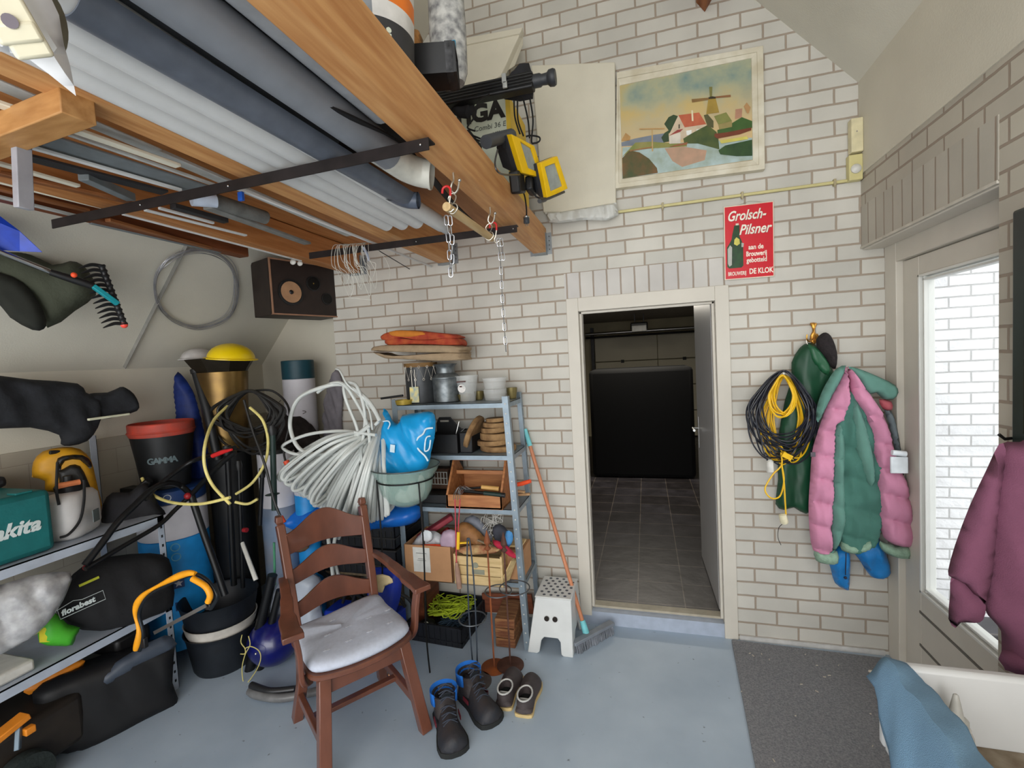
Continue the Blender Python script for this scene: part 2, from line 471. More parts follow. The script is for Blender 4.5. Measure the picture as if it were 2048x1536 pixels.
# brick wall on the right: lintel rows, pier towards the camera
YO = -1.015
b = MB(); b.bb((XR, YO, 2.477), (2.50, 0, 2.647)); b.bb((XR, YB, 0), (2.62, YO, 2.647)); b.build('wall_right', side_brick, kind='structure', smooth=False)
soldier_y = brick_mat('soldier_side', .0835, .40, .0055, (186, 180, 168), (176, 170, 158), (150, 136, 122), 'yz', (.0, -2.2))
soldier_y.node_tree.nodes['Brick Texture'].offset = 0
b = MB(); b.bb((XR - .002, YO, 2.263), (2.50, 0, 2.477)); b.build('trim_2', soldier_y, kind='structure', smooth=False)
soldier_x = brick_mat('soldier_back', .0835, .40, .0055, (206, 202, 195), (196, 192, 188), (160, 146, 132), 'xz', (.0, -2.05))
soldier_x.node_tree.nodes['Brick Texture'].offset = 0
b = MB(); b.bb((.735, -.003, 2.126), (1.70, .03, 2.285)); b.build('trim_3', soldier_x, kind='structure', smooth=False)
b = MB(); b.bb((2.35, YO, 2.255), (2.46, -.0, 2.266)); b.build('trim_4', M('lintel_edge', (196, 190, 178), .8), kind='structure', smooth=False)
b = MB(); b.bb((1.70, -.012, 0), (2.44, 0, .028)); b.build('baseboard_back', M('base_paint', (196, 194, 190), .7), kind='structure', smooth=False)

# ---------------------------------------------------------------- inner doorway, its frame and leaf
b = MB()
b.bb((DX0, -.012, .06), (DX0 + .075, .11, DZ)); b.bb((DX1 - .075, -.012, .0), (DX1, .11, DZ)); b.bb((DX0 + .075, -.012, DZ - .085), (DX1 - .075, .11, DZ))
b.bb((DX0 + .075, .03, .1), (DX0 + .09, .11, DZ - .085)); b.bb((DX1 - .09, .03, .1), (DX1 - .075, .06, DZ - .085)); b.bb((DX0 + .075, .03, DZ - .1), (DX1 - .075, .06, DZ - .085))
b.build('door_1_frame', paint, kind='structure', smooth=False, bevel=.003)
b = MB(); b.bb((DX0, .0, 0), (DX1 - .02, .12, .085)); b.build('trim_5', M('sill_blue', (168, 178, 194), .5, var=.08), kind='structure', smooth=False)
b = MB(); b.bb((DX0, .055, .085), (DX1, .13, .099)); b.build('trim_6', M('sill_strip', (176, 168, 150), .6), kind='structure', smooth=False)
d1 = thing('door_1', 'grey flush door leaf swung open into the garage', 'door', (1.625, .125, .1)); d1['kind'] = 'structure'
b = MB(); b.box((1.617, .52, 1.12), (.04, .80, 2.02), rot=.02); dl1 = b.build('door_leaf', M('leaf_paint', (176, 174, 172), .35, var=.03, scale=4), d1, bevel=.003, smooth=False)
b = MB(); b.bb((1.589, .855, 1.0), (1.596, .895, 1.24)); b.tube([(1.59, .875, 1.15), (1.548, .875, 1.15)], .009); b.tube([(1.55, .875, 1.15), (1.55, .76, 1.15)], .0095)
b.build('door_handle', M('steel', (190, 190, 188), .3, 1.0, var=.05), dl1, label='brushed steel lever handle on a back plate')
b = MB()
for z in (.35, 1.9): b.tube([(1.617, .118, z), (1.617, .118, z + .09)], .008)
b.build('hinge', M('steel', (0, 0, 0)), d1)
# door closer arm at the head
b = MB(); b.bb((1.50, .13, 2.05), (1.60, .30, 2.09)); b.tube([(1.5, .25, 2.09), (1.36, .16, 2.07)], .008); b.build('closer_arm', M('dark_grey_metal', (70, 70, 72), .5, .6), d1)

# ---------------------------------------------------------------- garage behind
tile = D.materials.new('slate_tile'); tile.use_nodes = True


def slate(m):
    N = m.node_tree.nodes; L = m.node_tree.links; b = N['Principled BSDF']; b.inputs['Roughness'].default_value = .38
    g = N.new('ShaderNodeNewGeometry'); mp = N.new('ShaderNodeMapping'); L.new(g.outputs[0], mp.inputs[0]); mp.inputs['Location'].default_value = (.095, .16, 0)
    br = N.new('ShaderNodeTexBrick'); L.new(mp.outputs[0], br.inputs[0]); br.offset = 0
    br.inputs['Scale'].default_value = 1; br.inputs['Brick Width'].default_value = .3; br.inputs['Row Height'].default_value = .3; br.inputs['Mortar Size'].default_value = .0035
    br.inputs['Color1'].default_value = rgb((50, 46, 46)); br.inputs['Color2'].default_value = rgb((74, 72, 78)); br.inputs['Mortar'].default_value = rgb((128, 120, 112))
    n = N.new('ShaderNodeTexNoise'); n.inputs['Scale'].default_value = 7; n.inputs['Detail'].default_value = 8; L.new(g.outputs[0], n.inputs['Vector'])
    cr = N.new('ShaderNodeValToRGB'); L.new(n.outputs['Fac'], cr.inputs[0]); cr.color_ramp.elements[0].position = .35; cr.color_ramp.elements[1].position = .7
    cr.color_ramp.elements[0].color = (.35, .32, .3, 1); cr.color_ramp.elements[1].color = (1.0, .96, .95, 1)
    mx = N.new('ShaderNodeMixRGB'); mx.blend_type = 'MULTIPLY'; mx.inputs[0].default_value = .8; L.new(br.outputs[0], mx.inputs[1]); L.new(cr.outputs[0], mx.inputs[2]); L.new(mx.outputs[0], b.inputs['Base Color'])
    bp = N.new('ShaderNodeBump'); bp.inputs['Strength'].default_value = .3; bp.inputs['Distance'].default_value = .01; L.new(n.outputs['Fac'], bp.inputs['Height']); L.new(bp.outputs[0], b.inputs['Normal'])


slate(tile)
GY = 6.55
b = MB(); b.bb((-1.2, .12, .0), (3.2, GY + .2, .1)); b.build('floor_garage', tile, kind='structure', smooth=False)
b = MB(); b.bb((-1.2, .32, 2.4), (3.2, GY + .2, 2.5)); b.bb((-.98, .12, 2.4), (2.6, .32, 2.5)); b.build('ceiling_garage', M('garage_ceiling', (150, 144, 134), .9), kind='structure', smooth=False)
b = MB(); b.bb((-.1, .33, .1), (-.0, GY, 2.4)); b.build('wall_garage_left', M('garage_wall', (120, 112, 102), .9), kind='structure', smooth=False)
b = MB(); b.bb((2.6, .125, .1), (2.7, GY, 2.4)); b.build('wall_garage_right', M('garage_wall', (0, 0, 0)), kind='structure', smooth=False)
b = MB(); b.bb((-.1, GY, .1), (2.7, GY + .1, 2.4)); b.build('wall_garage_far', M('garage_far', (186, 176, 148), .9, var=.12, scale=2), kind='structure', smooth=False)
d2 = thing('door_2', 'cream sectional garage door with horizontal panels', 'door', (1.3, GY - .05, .1)); d2['kind'] = 'structure'
for i in range(4):
    b = MB(); z0 = .12 + i * .5
    for q in range(2): b.bb((.25 + q * 1.2, GY - .09, z0), (1.44 + q * 1.2, GY - .04, z0 + .485))
    b.build('door_panel', M('door_panel_cream', (204, 198, 178), .7, var=.06, scale=2), d2, smooth=False, bevel=.01)
b = MB(); b.bb((.18, GY - .16, .1), (.24, GY - .06, 2.3)); b.bb((2.6 - .1, GY - .16, .1), (2.58, GY - .06, 2.3)); b.build('guide_rail', M('dark_grey_metal', (0, 0, 0)), d2, smooth=False)
b = MB(); b.tube([(.1, GY - .3, 2.17), (2.5, GY - .3, 2.17)], .028, 12); b.build('spring_shaft', M('steel', (0, 0, 0)), d2)
b = MB(); b.tube([(.1, GY - .3, 2.10), (2.5, GY - .3, 2.10)], .02, 12); b.build('torsion_spring', M('black_metal', (24, 23, 22), .45, .5), d2)
b = MB()
for x in (.75, 1.9): b.bb((x, GY - .11, 1.58), (x + .06, GY - .09, 1.64))
b.build('hinge', M('black_metal', (0, 0, 0)), d2)
t = thing('garage_door_opener', 'black garage door motor hanging from the garage ceiling', 'motor', (1.13, 5.0, 2.10))
b = MB(); b.bb((1.0, 4.8, 2.13), (1.27, 5.2, 2.25)); b.build('housing', M('black_plastic', (26, 26, 27), .45), t, bevel=.02)
b = MB(); b.bb((1.02, 4.79, 2.10), (1.25, 4.83, 2.20)); b.build('lens_cover', M('grey_lens', (190, 190, 186), .4), t, bevel=.01)
b = MB()
for x in (1.06, 1.2): b.bb((x, 4.95, 2.25), (x + .015, 4.98, 2.4))
b.build('bracket', M('dark_grey_metal', (0, 0, 0)), t, smooth=False)
b = MB(); b.box((1.13, 3.72, .83), (1.32, .8, 1.45)); b.build('black_stand_in', M('matt_black', (7, 7, 8), .95, var=0), bevel=.05, label='plain black stand-in box on the dark tiles, hiding the unknown view beyond the doorway', cat='cabinet')  # box added for a blanked-out area, what stands there is unknown

# ---------------------------------------------------------------- outside door on the right
DXo = 2.46
b = MB()
b.bb((DXo, -.115, 0), (DXo + .10, 0, 2.255)); b.bb((DXo, YO, 2.155), (DXo + .10, -.115, 2.255)); b.bb((DXo, YO, 0), (DXo + .10, YO + .05, 2.155))
b.bb((DXo + .03, -.14, 0.02), (DXo + .10, -.115, 2.155)); b.bb((DXo - .1, YO, 2.247), (DXo, 0, 2.256))
b.build('door_3_frame', paint, kind='structure', smooth=False, bevel=.004)
d3 = thing('door_3', 'cream outside door with one tall glass pane over a grooved panel', 'door', (2.50, -.5, .03)); d3['kind'] = 'structure'
DL = 2.485
b = MB(); y0, y1 = -.14, YO + .05
b.bb((DL, y0, .03), (DL + .045, y0 - .13, 2.15)); b.bb((DL, y1, .03), (DL + .045, y1 + .06, 2.15)); b.bb((DL, y1 + .06, 2.06), (DL + .045, y0 - .13, 2.15))
b.bb((DL, y1 + .06, .03), (DL + .045, y0 - .13, .50))
dl3 = b.build('door_leaf', paint, d3, smooth=False, bevel=.004)
b = MB()
for z, a in ((.39, 0), (.22, 0), (.1, 0)): b.bb((DL - .003, y0 - .12, z), (DL + .001, y1 + .06, z + .012))
b.build('groove', M('groove', (110, 106, 98), .8), dl3, smooth=False)
b = MB(); q0 = y0 - .13; q1 = y1 + .06
for off, s in ((.0, .012), (.02, .010)):
    b.bb((DL + off * .6 - .006, q0 - off, .50), (DL + .05, q0 - off - s, 2.06)); b.bb((DL + off * .6 - .006, q0, .50 + off), (DL + .05, q1, .50 + off + s)); b.bb((DL + off * .6 - .006, q0, 2.06 - off - s), (DL + .05, q1, 2.06 - off))
b.build('glazing_bead', paint_w, dl3, smooth=False, bevel=.002)
b = MB(); b.bb((DL + .02, q1, .51), (DL + .026, q0, 2.05)); b.build('glass_pane', M('clear_glass', (250, 252, 252), 0.0, trans=1.0, ior=1.02, var=0), d3, smooth=False)
b = MB(); b.bb((2.62, .33, -.1), (5.5, .5, 3.2)); b.build('wall_outside', out_brick, kind='structure', smooth=False)
b = MB(); b.bb((2.6, -6, -.12), (7, .33, -.02)); b.build('ground_outside', M('gravel', (178, 178, 180), .9, var=.25, scale=60, bump=.4), kind='structure', smooth=False)
b = MB(); b.bb((2.56, -.0, -.1), (2.62, .34, 3.2)); b.build('wall_outside_return', out_brick, kind='structure', smooth=False)
# ================================================================ joists, loft boards, pipes stored overhead
def wood(name, c1, c2, stretch=(14, 1.2, 14), rough=.55, bump=.05):
    return M(name, c2, rough, c2=c1, scale=3.0, stretch=stretch, bump=bump, bscale=8)


joist = wood('orange_pine', (182, 124, 72), (210, 158, 102))
joist_d = wood('orange_pine_dark', (160, 102, 54), (186, 128, 76))
steel = M('steel', (190, 190, 188), .3, 1.0)
galv = M('galvanised', (150, 156, 160), .42, .75, var=.12, scale=30)
blackm = M('black_metal', (24, 23, 22), .45, .5)
blackp = M('black_plastic', (26, 26, 27), .45)
white_pvc = M('white_pvc', (208, 208, 206), .35, var=.03)
grey_pvc = M('grey_pvc', (128, 132, 138), .4, var=.05)
cream_p = M('cream_plastic', (222, 216, 190), .45, var=.05)
yellow = M('yellow_plastic', (236, 190, 20), .4, var=.05)
red = M('red_plastic', (196, 34, 36), .4, var=.06)


def beamthing(x0, x1, z0, z1, y0, y1, mat, label, hanger=True):
    t = thing('ceiling_joist', label, 'beam', ((x0 + x1) / 2, y1, z0))
    b = MB(); b.bb((x0, y0, z0), (x1, y1, z1)); b.build('beam', mat, t, bevel=.006)
    if hanger:
        b = MB(); b.bb((x0 - .03, -.002, z0 - .002), (x0 - .001, -.0005, z0 + .12)); b.bb((x1 + .001, -.003, z0 + .0), (x1 + .032, -.0005, z0 + .135)); b.bb((x0 - .002, -.07, z0 - .004), (x1 + .002, -.001, z0 - .001))
        b.bb((x1, -.045, z0 - .004), (x1 + .002, -.001, z0 + .13)); b.build('joist_hanger', galv, t, smooth=False, label='perforated galvanised joist hanger')
        b = MB()
        for k in range(4): b.tube([(x1 + .017, -.002, z0 + .03 + k * .027), (x1 + .017, -.0065, z0 + .03 + k * .027)], .004, 8)
        b.build('nail_head', M('nail_grey', (96, 98, 98), .5, .8), t)
    return t


beamthing(.555, .635, 2.42, 2.585, YB, -.001, joist, 'orange pine joist nearest the camera side, work lights hanging over it')
beamthing(-.10, -.01, 2.43, 2.60, YB, -.001, joist, 'orange pine joist between the white pipes and the trim strips')
beamthing(-.80, -.715, 2.43, 2.60, YB, -.001, joist_d, 'orange pine joist that ends over the loudspeaker')
beamthing(-1.06, -.99, 2.44, 2.60, YB, -.74, wood('brown_old_wood', (92, 48, 24), (120, 66, 34)), 'dark brown timber where the loft meets the sloping plaster', False)
b = MB()
for i, x in enumerate((-1.19, -.90, -.61, -.32, -.03, .26)):
    b.bb((x, -1.25 if x > -.1 else YB, 2.603), (x + .292, -.01, 2.62))
b.build('loft_boards', joist_d, label='orange wooden boards laid over the joists as a loft floor', cat='boards', smooth=False)
b = MB(); b.bb((.30, YB, 2.603), (.56, -1.27, 2.62)); b.bb((-.05, YB, 2.603), (.29, -1.27, 2.62))
b.build('loft_shade_sheet', M('loft_shade_dark', (52, 50, 50), .8), label='dark sheet standing in for the shadow above the grey pipes', cat='boards', smooth=False)  # dark colour stands for shadow under the loft, no separate panel there

# iron straps
for nm, a, e, lab in (('iron_strap', (-1.0, -1.66, 2.405), (.645, -1.705, 2.405), 'long black angle iron strap screwed under the joists, the nearer one'),
                      ('iron_strap', (-.56, -.745, 2.415), (.64, -.745, 2.412), 'black angle iron strap under the joists, the farther one with the wire coil on it')):
    t = thing(nm, lab, 'bracket', a)
    b = MB(); w = .042 if 'nearer' in lab else .026
    b.bar(Vector(a) - Vector((0, 0, .004)), Vector(e) - Vector((0, 0, .004)), w, .005); b.bar(Vector(a) + Vector((0, -w / 2, -.02)), Vector(e) + Vector((0, -w / 2, -.02)), .004, .034)
    b.build('angle_bar', M('rusty_black_iron', (34, 27, 26), .6, .4, var=.3), t, smooth=False)
    b = MB()
    for f in (.3, .55, .985): p = Vector(a).lerp(Vector(e), f); b.sphere(p + Vector((0, -w / 2 - .004, -.02)), .004, 8)
    b.build('screw_head', steel, t)

# pipes: (x, y near, y far, z centre, radius)


def pipe(name, label, p, q, r, mat, hollow=True, n=20, group=None):
    t = thing(name, label, 'pipe', p, group=group)
    b = MB(); p = Vector(p); q = Vector(q)
    d = (q - p).normalized(); b.tube([p, q], r, n, caps=False); b.tube([p + d * .001, q - d * .0], r * .9, n, caps=False)
    # rims
    for e, s in ((p, 1), (q, -1)):
        u = d.orthogonal().normalized(); w = d.cross(u); vs = []
        for rr in (r, r * .9):
            vs += [e + (u * math.cos(2 * PI * k / n) + w * math.sin(2 * PI * k / n)) * rr for k in range(n)]
        b.add(vs, [(k, (k + 1) % n, n + (k + 1) % n, n + k) for k in range(n)])
    b.build('tube_wall', mat, t)
    return t


zs = 2.45
pipe('drain_pipe', 'white pipe stored overhead, nearest the middle joist', (.035, -3.6, zs), (.035, -.93, zs), .036, white_pvc, group='white pipes stored overhead')
pipe('drain_pipe', 'white pipe stored overhead, second from the middle joist', (.108, -3.7, zs), (.108, -.91, zs), .036, white_pvc, group='white pipes stored overhead')
pipe('drain_pipe', 'white pipe stored overhead, third from the middle joist', (.181, -3.6, zs), (.181, -.90, zs), .036, white_pvc, group='white pipes stored overhead')
pipe('drain_pipe', 'white pipe stored overhead, its end reaching farthest towards the chains', (.255, -3.6, zs), (.262, -.80, zs), .037, white_pvc, group='white pipes stored overhead')
pipe('drain_pipe', 'short white pipe end showing beneath the last long white pipe', (.250, -1.9, zs - .0), (.262, -.74, zs - .012), .022, white_pvc, group='white pipes stored overhead')
# grey pipe with a white socket
t = pipe('drain_pipe', 'large grey pipe with a wide white socket end beside the big joist', (.345, -3.7, 2.485), (.412, -1.55, 2.468), .052, grey_pvc)
b = MB(); sc_ = spline([(.405, -1.62, 2.468), (.410, -1.52, 2.467), (.420, -1.44, 2.464), (.448, -1.392, 2.458), (.490, -1.375, 2.450)], 4); b.tube(sc_, .050, 22, caps=False); b.tube([p for p in sc_[6:]], .045, 22, caps=False); b.tube([sc_[-2], sc_[-1]], .054, 22, caps=False); b.build('socket', M('cream_pvc', (214, 212, 200), .35), t, label='white socket end')
pipe('drain_pipe', 'grey pipe lying highest against the big joist', (.46, -3.7, 2.515), (.50, -1.72, 2.515), .045, M('grey_pvc_light', (150, 152, 154), .4))
# gutters


def gutter(label, p, q, r, mat, flip=1):
    b = MB(); p = Vector(p); q = Vector(q); d = (q - p).normalized(); side = d.cross(Vector((0, 0, 1))).normalized(); n = 14; rings = []
    for e in (p, q):
        outer = [e + side * math.cos(PI * k / n) * r - Vector((0, 0, 1)) * math.sin(PI * k / n) * r * flip for k in range(n + 1)]
        inner = [e + side * math.cos(PI * k / n) * r * .93 - Vector((0, 0, 1)) * math.sin(PI * k / n) * r * .93 * flip for k in range(n, -1, -1)]
        rings.append(outer + inner)
    b.loft(rings); return b.build('rain_gutter', mat, label=label, cat='gutter')


gutter('dark grey half round gutter lying on the white pipes', (.235, -3.4, 2.52), (.245, -1.62, 2.52), .040, M('dark_gutter', (58, 62, 66), .4, var=.1))
gutter('grey half round gutter with a closed end past the near iron strap', (.258, -2.36, 2.453), (.300, -1.22, 2.450), .047, M('blue_grey_gutter', (92, 98, 108), .4))
b = MB(); b.tube(spline([(.285, -1.32, 2.435), (.292, -1.26, 2.433), (.312, -1.225, 2.430), (.35, -1.215, 2.426)], 4), .033, 14, caps=False); b.tube([(.315, -1.224, 2.430), (.349, -1.215, 2.426)], .028, 14, caps=False)
b.build('gutter_outlet', M('blue_grey_outlet', (88, 96, 110), .35), label='blue grey gutter outlet elbow pointing at the hanging chains', cat='gutter')
# black rubber strip
pts = spline([at(283, -30, z=2.46), at(440, 105, z=2.45), at(560, 178, z=2.45), at(700, 236, z=2.45), at(800, 290, z=2.50), at(860, 352, z=2.50), at(910, 412, z=2.51), at(965, 462, z=2.54)], 5)
b = MB(); rings = []
for i, p in enumerate(pts):
    d = (pts[min(i + 1, len(pts) - 1)] - pts[max(i - 1, 0)]).normalized(); s = d.cross(Vector((0, 0, 1))).normalized() * .014; u = Vector((0, 0, .003)); rings.append([p - s - u, p + s - u, p + s + u, p - s + u])
b.loft(rings); b.build('rubber_strip', M('black_rubber', (14, 14, 15), .7), label='black rubber strip curving across the grey pipes to the wall', cat='strip')


# trim strips stored over the left part
def strip(name, label, cat, p, q, w, h, mat, z=2.435, z2=None, bev=.002):
    b = MB(); a = at(*p, z=z); e = at(*q, z=z2 or z); b.bar(a, e, w, h); return b.build(name, mat, bevel=bev, label=label, cat=cat, group='trim strips stored on the iron straps')


c_cream = M('trim_cream', (222, 216, 196), .5, var=.04); c_white = M('trim_white', (214, 216, 214), .5, var=.04); c_grey = M('trim_grey', (112, 118, 120), .6, var=.12)
c_dk = M('trim_dark', (42, 42, 44), .6); c_br = wood('trim_brown', (110, 66, 34), (146, 92, 52)); c_lg = M('trim_lightgrey', (176, 178, 174), .6, var=.12)
strip('trim_strip', 'whitish corrugated strip right beside the middle joist', 'strip', (-60, 145), (312, 302), .05, .006, c_lg, 2.47)
strip('trim_strip', 'pale grey strip running on past the first iron strap beside the middle joist', 'strip', (300, 298), (700, 470), .045, .012, c_lg, 2.475)
strip('trim_strip', 'broad cream strip with a clean cut end near the first iron strap', 'strip', (-40, 195), (357, 332), .030, .010, c_cream)
strip('trim_strip', 'thin grey metal strip beside the broad cream one', 'strip', (70, 245), (430, 370), .012, .010, c_lg, 2.44)
strip('trim_strip', 'wide dark grey panel strip among the trim overhead', 'strip', (-60, 235), (420, 385), .11, .008, c_grey, 2.455)
strip('trim_strip', 'narrow white strip running along the dark grey panel strip', 'strip', (-30, 268), (362, 380), .016, .010, c_white, 2.44)
strip('trim_strip', 'black strip beside the narrow white trim', 'strip', (-40, 290), (330, 385), .05, .010, c_dk, 2.45)
strip('trim_strip', 'short blue grey profile ending at the near iron strap', 'strip', (166, 352), (262, 395), .035, .028, c_grey, 2.44)
strip('trim_strip', 'cream lath cut off short in front of the near iron strap', 'strip', (-40, 316), (157, 372), .024, .010, c_cream)
strip('trim_strip', 'brown lath beside the short cream one', 'strip', (-40, 338), (262, 404), .030, .012, c_br)
strip('trim_strip', 'thin cream lath between two brown ones', 'strip', (-40, 355), (205, 416), .012, .008, c_cream)
strip('trim_strip', 'dull brown lath near the plaster slope', 'strip', (-40, 368), (176, 421), .028, .012, c_br)
strip('trim_strip', 'grey lath nearest the plaster slope', 'strip', (-40, 384), (150, 431), .020, .010, c_lg)
strip('trim_strip', 'white lath between the two iron straps with a blunt end', 'strip', (318, 416), (427, 446), .014, .010, c_white)
strip('trim_strip', 'black profile with a square end between the two iron straps', 'strip', (345, 412), (452, 442), .034, .020, c_dk, 2.45)
strip('trim_strip', 'chipped white lath on the third joist', 'strip', (290, 420), (492, 471), .020, .008, c_white, 2.44)
strip('trim_strip', 'long thin white lath running over the loudspeaker', 'strip', (245, 427), (602, 521), .014, .012, c_white, 2.43)
strip('trim_strip', 'broken brown lath with a splintered end', 'strip', (215, 440), (420, 496), .028, .014, c_br, 2.44)
strip('trim_strip', 'thin grey lath leaving the iron strap by the plaster', 'strip', (180, 446), (440, 505), .022, .006, c_grey, 2.44)
strip('trim_strip', 'grey flat profile lying on the joist next to the grey roll', 'strip', (415, 415), (615, 487), .045, .012, M('trim_mid', (128, 128, 124), .7, var=.15), 2.45)
strip('trim_strip', 'white rod crossing the far iron strap towards the brick wall', 'rod', (465, 372), (863, 533), .011, .011, c_white, 2.425)
strip('trim_strip', 'dark thin rod pointing down at the brick wall', 'rod', (752, 498), (824, 541), .005, .005, c_dk, 2.43)
b = MB(); b.tube([at(400, 392, z=2.47), at(530, 435, z=2.47)], .030, 16); b.build('felt_roll', M('grey_felt', (104, 104, 100), .95, var=.2, bump=.3), label='rough grey roll of felt lying over the near iron strap', cat='roll')
b = MB(); a = at(388, 400, z=2.43); b.tube([at(382, 398, z=2.44), at(432, 402, z=2.45)], .026, 14); b.build('plastic_bottle', M('milky_plastic', (196, 206, 222), .3), label='small pale plastic tube sticking out behind the near iron strap', cat='tube')
b = MB(); b.box(at(482, 393, z=2.40), (.02, .01, .03)); b.build('blue_tape', M('blue_tape', (30, 90, 190), .5), label='blue tape hanging under the near iron strap', cat='tape')

# timber and painted strut near the camera
t = thing('cross_timber', 'sawn timber nailed across under the middle joist at top left', 'beam', at(160, 205, z=2.40))
b = MB(); b.bar(at(157, 212, z=2.405), at(-120, 320, z=2.405), .07, .06); b.build('timber', wood('sawn_timber', (160, 112, 62), (186, 138, 84), stretch=(3, 14, 14)), t, bevel=.003)
b = MB(); a = at(42, 265, y=-2.12); e = at(48, 418, y=-2.12); b.bar(a, e, .022, .034, up=(0, 1, 0)); b.build('painted_strut', M('strut_grey', (150, 150, 156), .5), label='short grey painted strut hanging down from the sawn timber', cat='strut', bevel=.002)

# plastic bag with cream fittings, top left
PA = -2.42
bagm = M('milk_bag', (232, 232, 232), .35, c2=(206, 206, 208), scale=12, alpha=.98)
q0 = CAM + (at(60, 60, z=2.39) - CAM) * .86; T, pf, pg = tiltplane(q0, CAM - q0)
t = thing('plastic_bag', 'crumpled translucent white bag of parts hanging over the middle joist', 'bag', pf(60, 60))
b = MB(); inflate(b, pg([(-40, -30), (90, -30), (118, 30), (128, 90), (140, 130), (152, 192), (100, 150), (60, 120), (20, 105), (-40, 100)]), T, .014, .012, fold=.014, fdir=(1, .3), ffreq=24, seed=1)
b.build('sack', bagm, t, weld=True)
t = thing('pipe_fitting', 'cream plastic fitting with a screw hole in the hanging bag', 'fitting', pf(20, 30))
b = MB(); R = T.to_3x3().to_4x4() @ Matrix.Rotation(.45, 4, 'Z'); b.box(pf(20, 25) + T.to_3x3() @ Vector((0, 0, .05)), (.046, .11, .026), R); b.box(pf(36, 66) + T.to_3x3() @ Vector((0, 0, .052)), (.052, .026, .03), R); b.build('fitting_body', cream_p, t, bevel=.005)
b = MB(); b.tube([pf(22, 43) + T.to_3x3() @ Vector((0, 0, .066)), pf(22, 43) + T.to_3x3() @ Vector((0, 0, .069))], .009, 14); b.build('screw_hole', M('hole_grey', (120, 112, 120), .6), t)
t = thing('cable_roll', 'coil of olive grey cable behind the hanging bag', 'cable', pf(105, 70))
b = MB()
for k in range(5):
    c = pf(52, 62) + T.to_3x3() @ Vector((0, 0, -.03)); b.tube([c + T.to_3x3() @ Vector((.012 + (.034 - k * .003) * math.cos(a), .018 + (.055 - k * .004) * math.sin(a), k * .005 - .03)) for a in [2 * PI * q / 30 for q in range(30)]], .0045, 6, closed=True)
b.build('loops', M('olive_cable', (112, 108, 90), .5, var=.3), t)

# wire coil over the far strap
t = thing('wire_coil', 'loose coil of thin white wire looped over the far iron strap', 'wire', at(700, 505, z=2.40))
b = MB(); random.seed(3)
for k in range(13):
    px = 668 + random.random() * 62; w = 34 + random.random() * 22; bot = 555 + random.random() * 40; yy = -.745 - .03 - random.random() * .03
    l = [(px - 4, 492), (px - w * .42 + 14, 530), (px - w * .2 + 20, bot - 24), (px + 22, bot), (px + w * .6 - 3, bot - 30), (px + w * .42 - 8, 520), (px + 8, 490)]
    b.tube(spline([at(a, c, y=yy + random.uniform(-.02, .02)) for a, c in l] + [Vector((at(px, 480, y=yy).x, -.72, 2.435))], 6, True), .0012, 5, closed=True)
b.tube(spline([at(752, 496, y=-.7), at(772, 520, y=-.66), at(780, 545, y=-.62), at(776, 565, y=-.6)], 5), .0012, 5)
b.tube(spline([at(678, 598, y=-.8), at(700, 596, y=-.8), at(742, 600, y=-.78)], 5), .0012, 5)
b.build('wire_loops', M('wire_white', (206, 204, 194), .4), t)
b = MB(); b.tube(spline([at(727, 495, y=-.77), at(735, 510, y=-.77), at(738, 522, y=-.77)], 4), .008, 8); b.build('tape_wrap', M('tape_blue_grey', (150, 158, 176), .5), t)

# chains, hooks and trapeze bar under the big joist
XB = .595
h1 = at(908, 345, z=2.42); h1.x = XB; h2 = at(987, 413, z=2.42); h2.x = XB
steelw = M('bright_wire', (196, 192, 180), .35, .9)


def screwhook(y, label):
    t = thing('screw_hook', label, 'hook', (XB, y, 2.42))
    b = MB(); b.tube(spline([(XB, y, 2.424), (XB, y, 2.395), (XB - .004, y - .006, 2.383), (XB - .010, y - .004, 2.362), (XB, y, 2.350), (XB + .012, y, 2.358), (XB + .018, y, 2.375), (XB + .02, y, 2.388)], 5), .0032, 8); b.build('hook_wire', steelw, t)
    b = MB(); b.sphere((XB + .022, y, 2.391), .0065, 10); b.build('ball_tip', steel, t)


screwhook(h1.y, 'wire hook screwed into the big joist, holding the near end of the dowel')
screwhook(h2.y, 'wire hook screwed into the big joist, holding the far end of the dowel')
dw = thing('trapeze_bar', 'pale wooden dowel hanging level under the big joist', 'dowel', (XB - .01, (h1.y + h2.y) / 2, 2.29))
d0 = Vector((XB - .02, h1.y - .03, 2.298)); d1_ = Vector((XB - .012, h2.y + .04, 2.298))
b = MB(); b.tube([d0, d1_], .0155, 18); b.build('dowel', wood('pale_dowel', (176, 146, 100), (206, 178, 132)), dw)
for y in (h1.y, h2.y):
    b = MB(); c = Vector((XB - .008, y, 0))
    b.tube(spline([(c.x, y, 2.350), (c.x - .016, y, 2.335), (c.x - .006, y + .001, 2.318), (c.x + .012, y, 2.312), (c.x + .016, y, 2.296), (c.x, y, 2.281), (c.x - .018, y, 2.288), (c.x - .02, y, 2.302), (c.x + .004, y, 2.318), (c.x + .013, y, 2.338)], 5, True), .0022, 6, closed=True)
    b.build('ring', steelw, dw)


def redhook(p, label, side=-1):
    p = Vector(p); t = thing('s_hook', label, 'hook', p)
    b = MB(); b.tube(spline([p + Vector((side * .030, 0, .018)), p + Vector((side * .026, 0, .034)), p + Vector((side * .012, 0, .040)), p + Vector((0, 0, .030)), p + Vector((0, 0, .005))], 5), .0042, 8); b.build('red_sleeve', red, t)
    b = MB(); b.tube(spline([p + Vector((0, 0, .006)), p + Vector((side * .006, 0, -.02)), p + Vector((side * .012, 0, -.035)), p + Vector((side * .004, 0, -.048)), p + Vector((-side * .010, 0, -.040))], 5), .003, 8); b.build('steel_end', steelw, t)


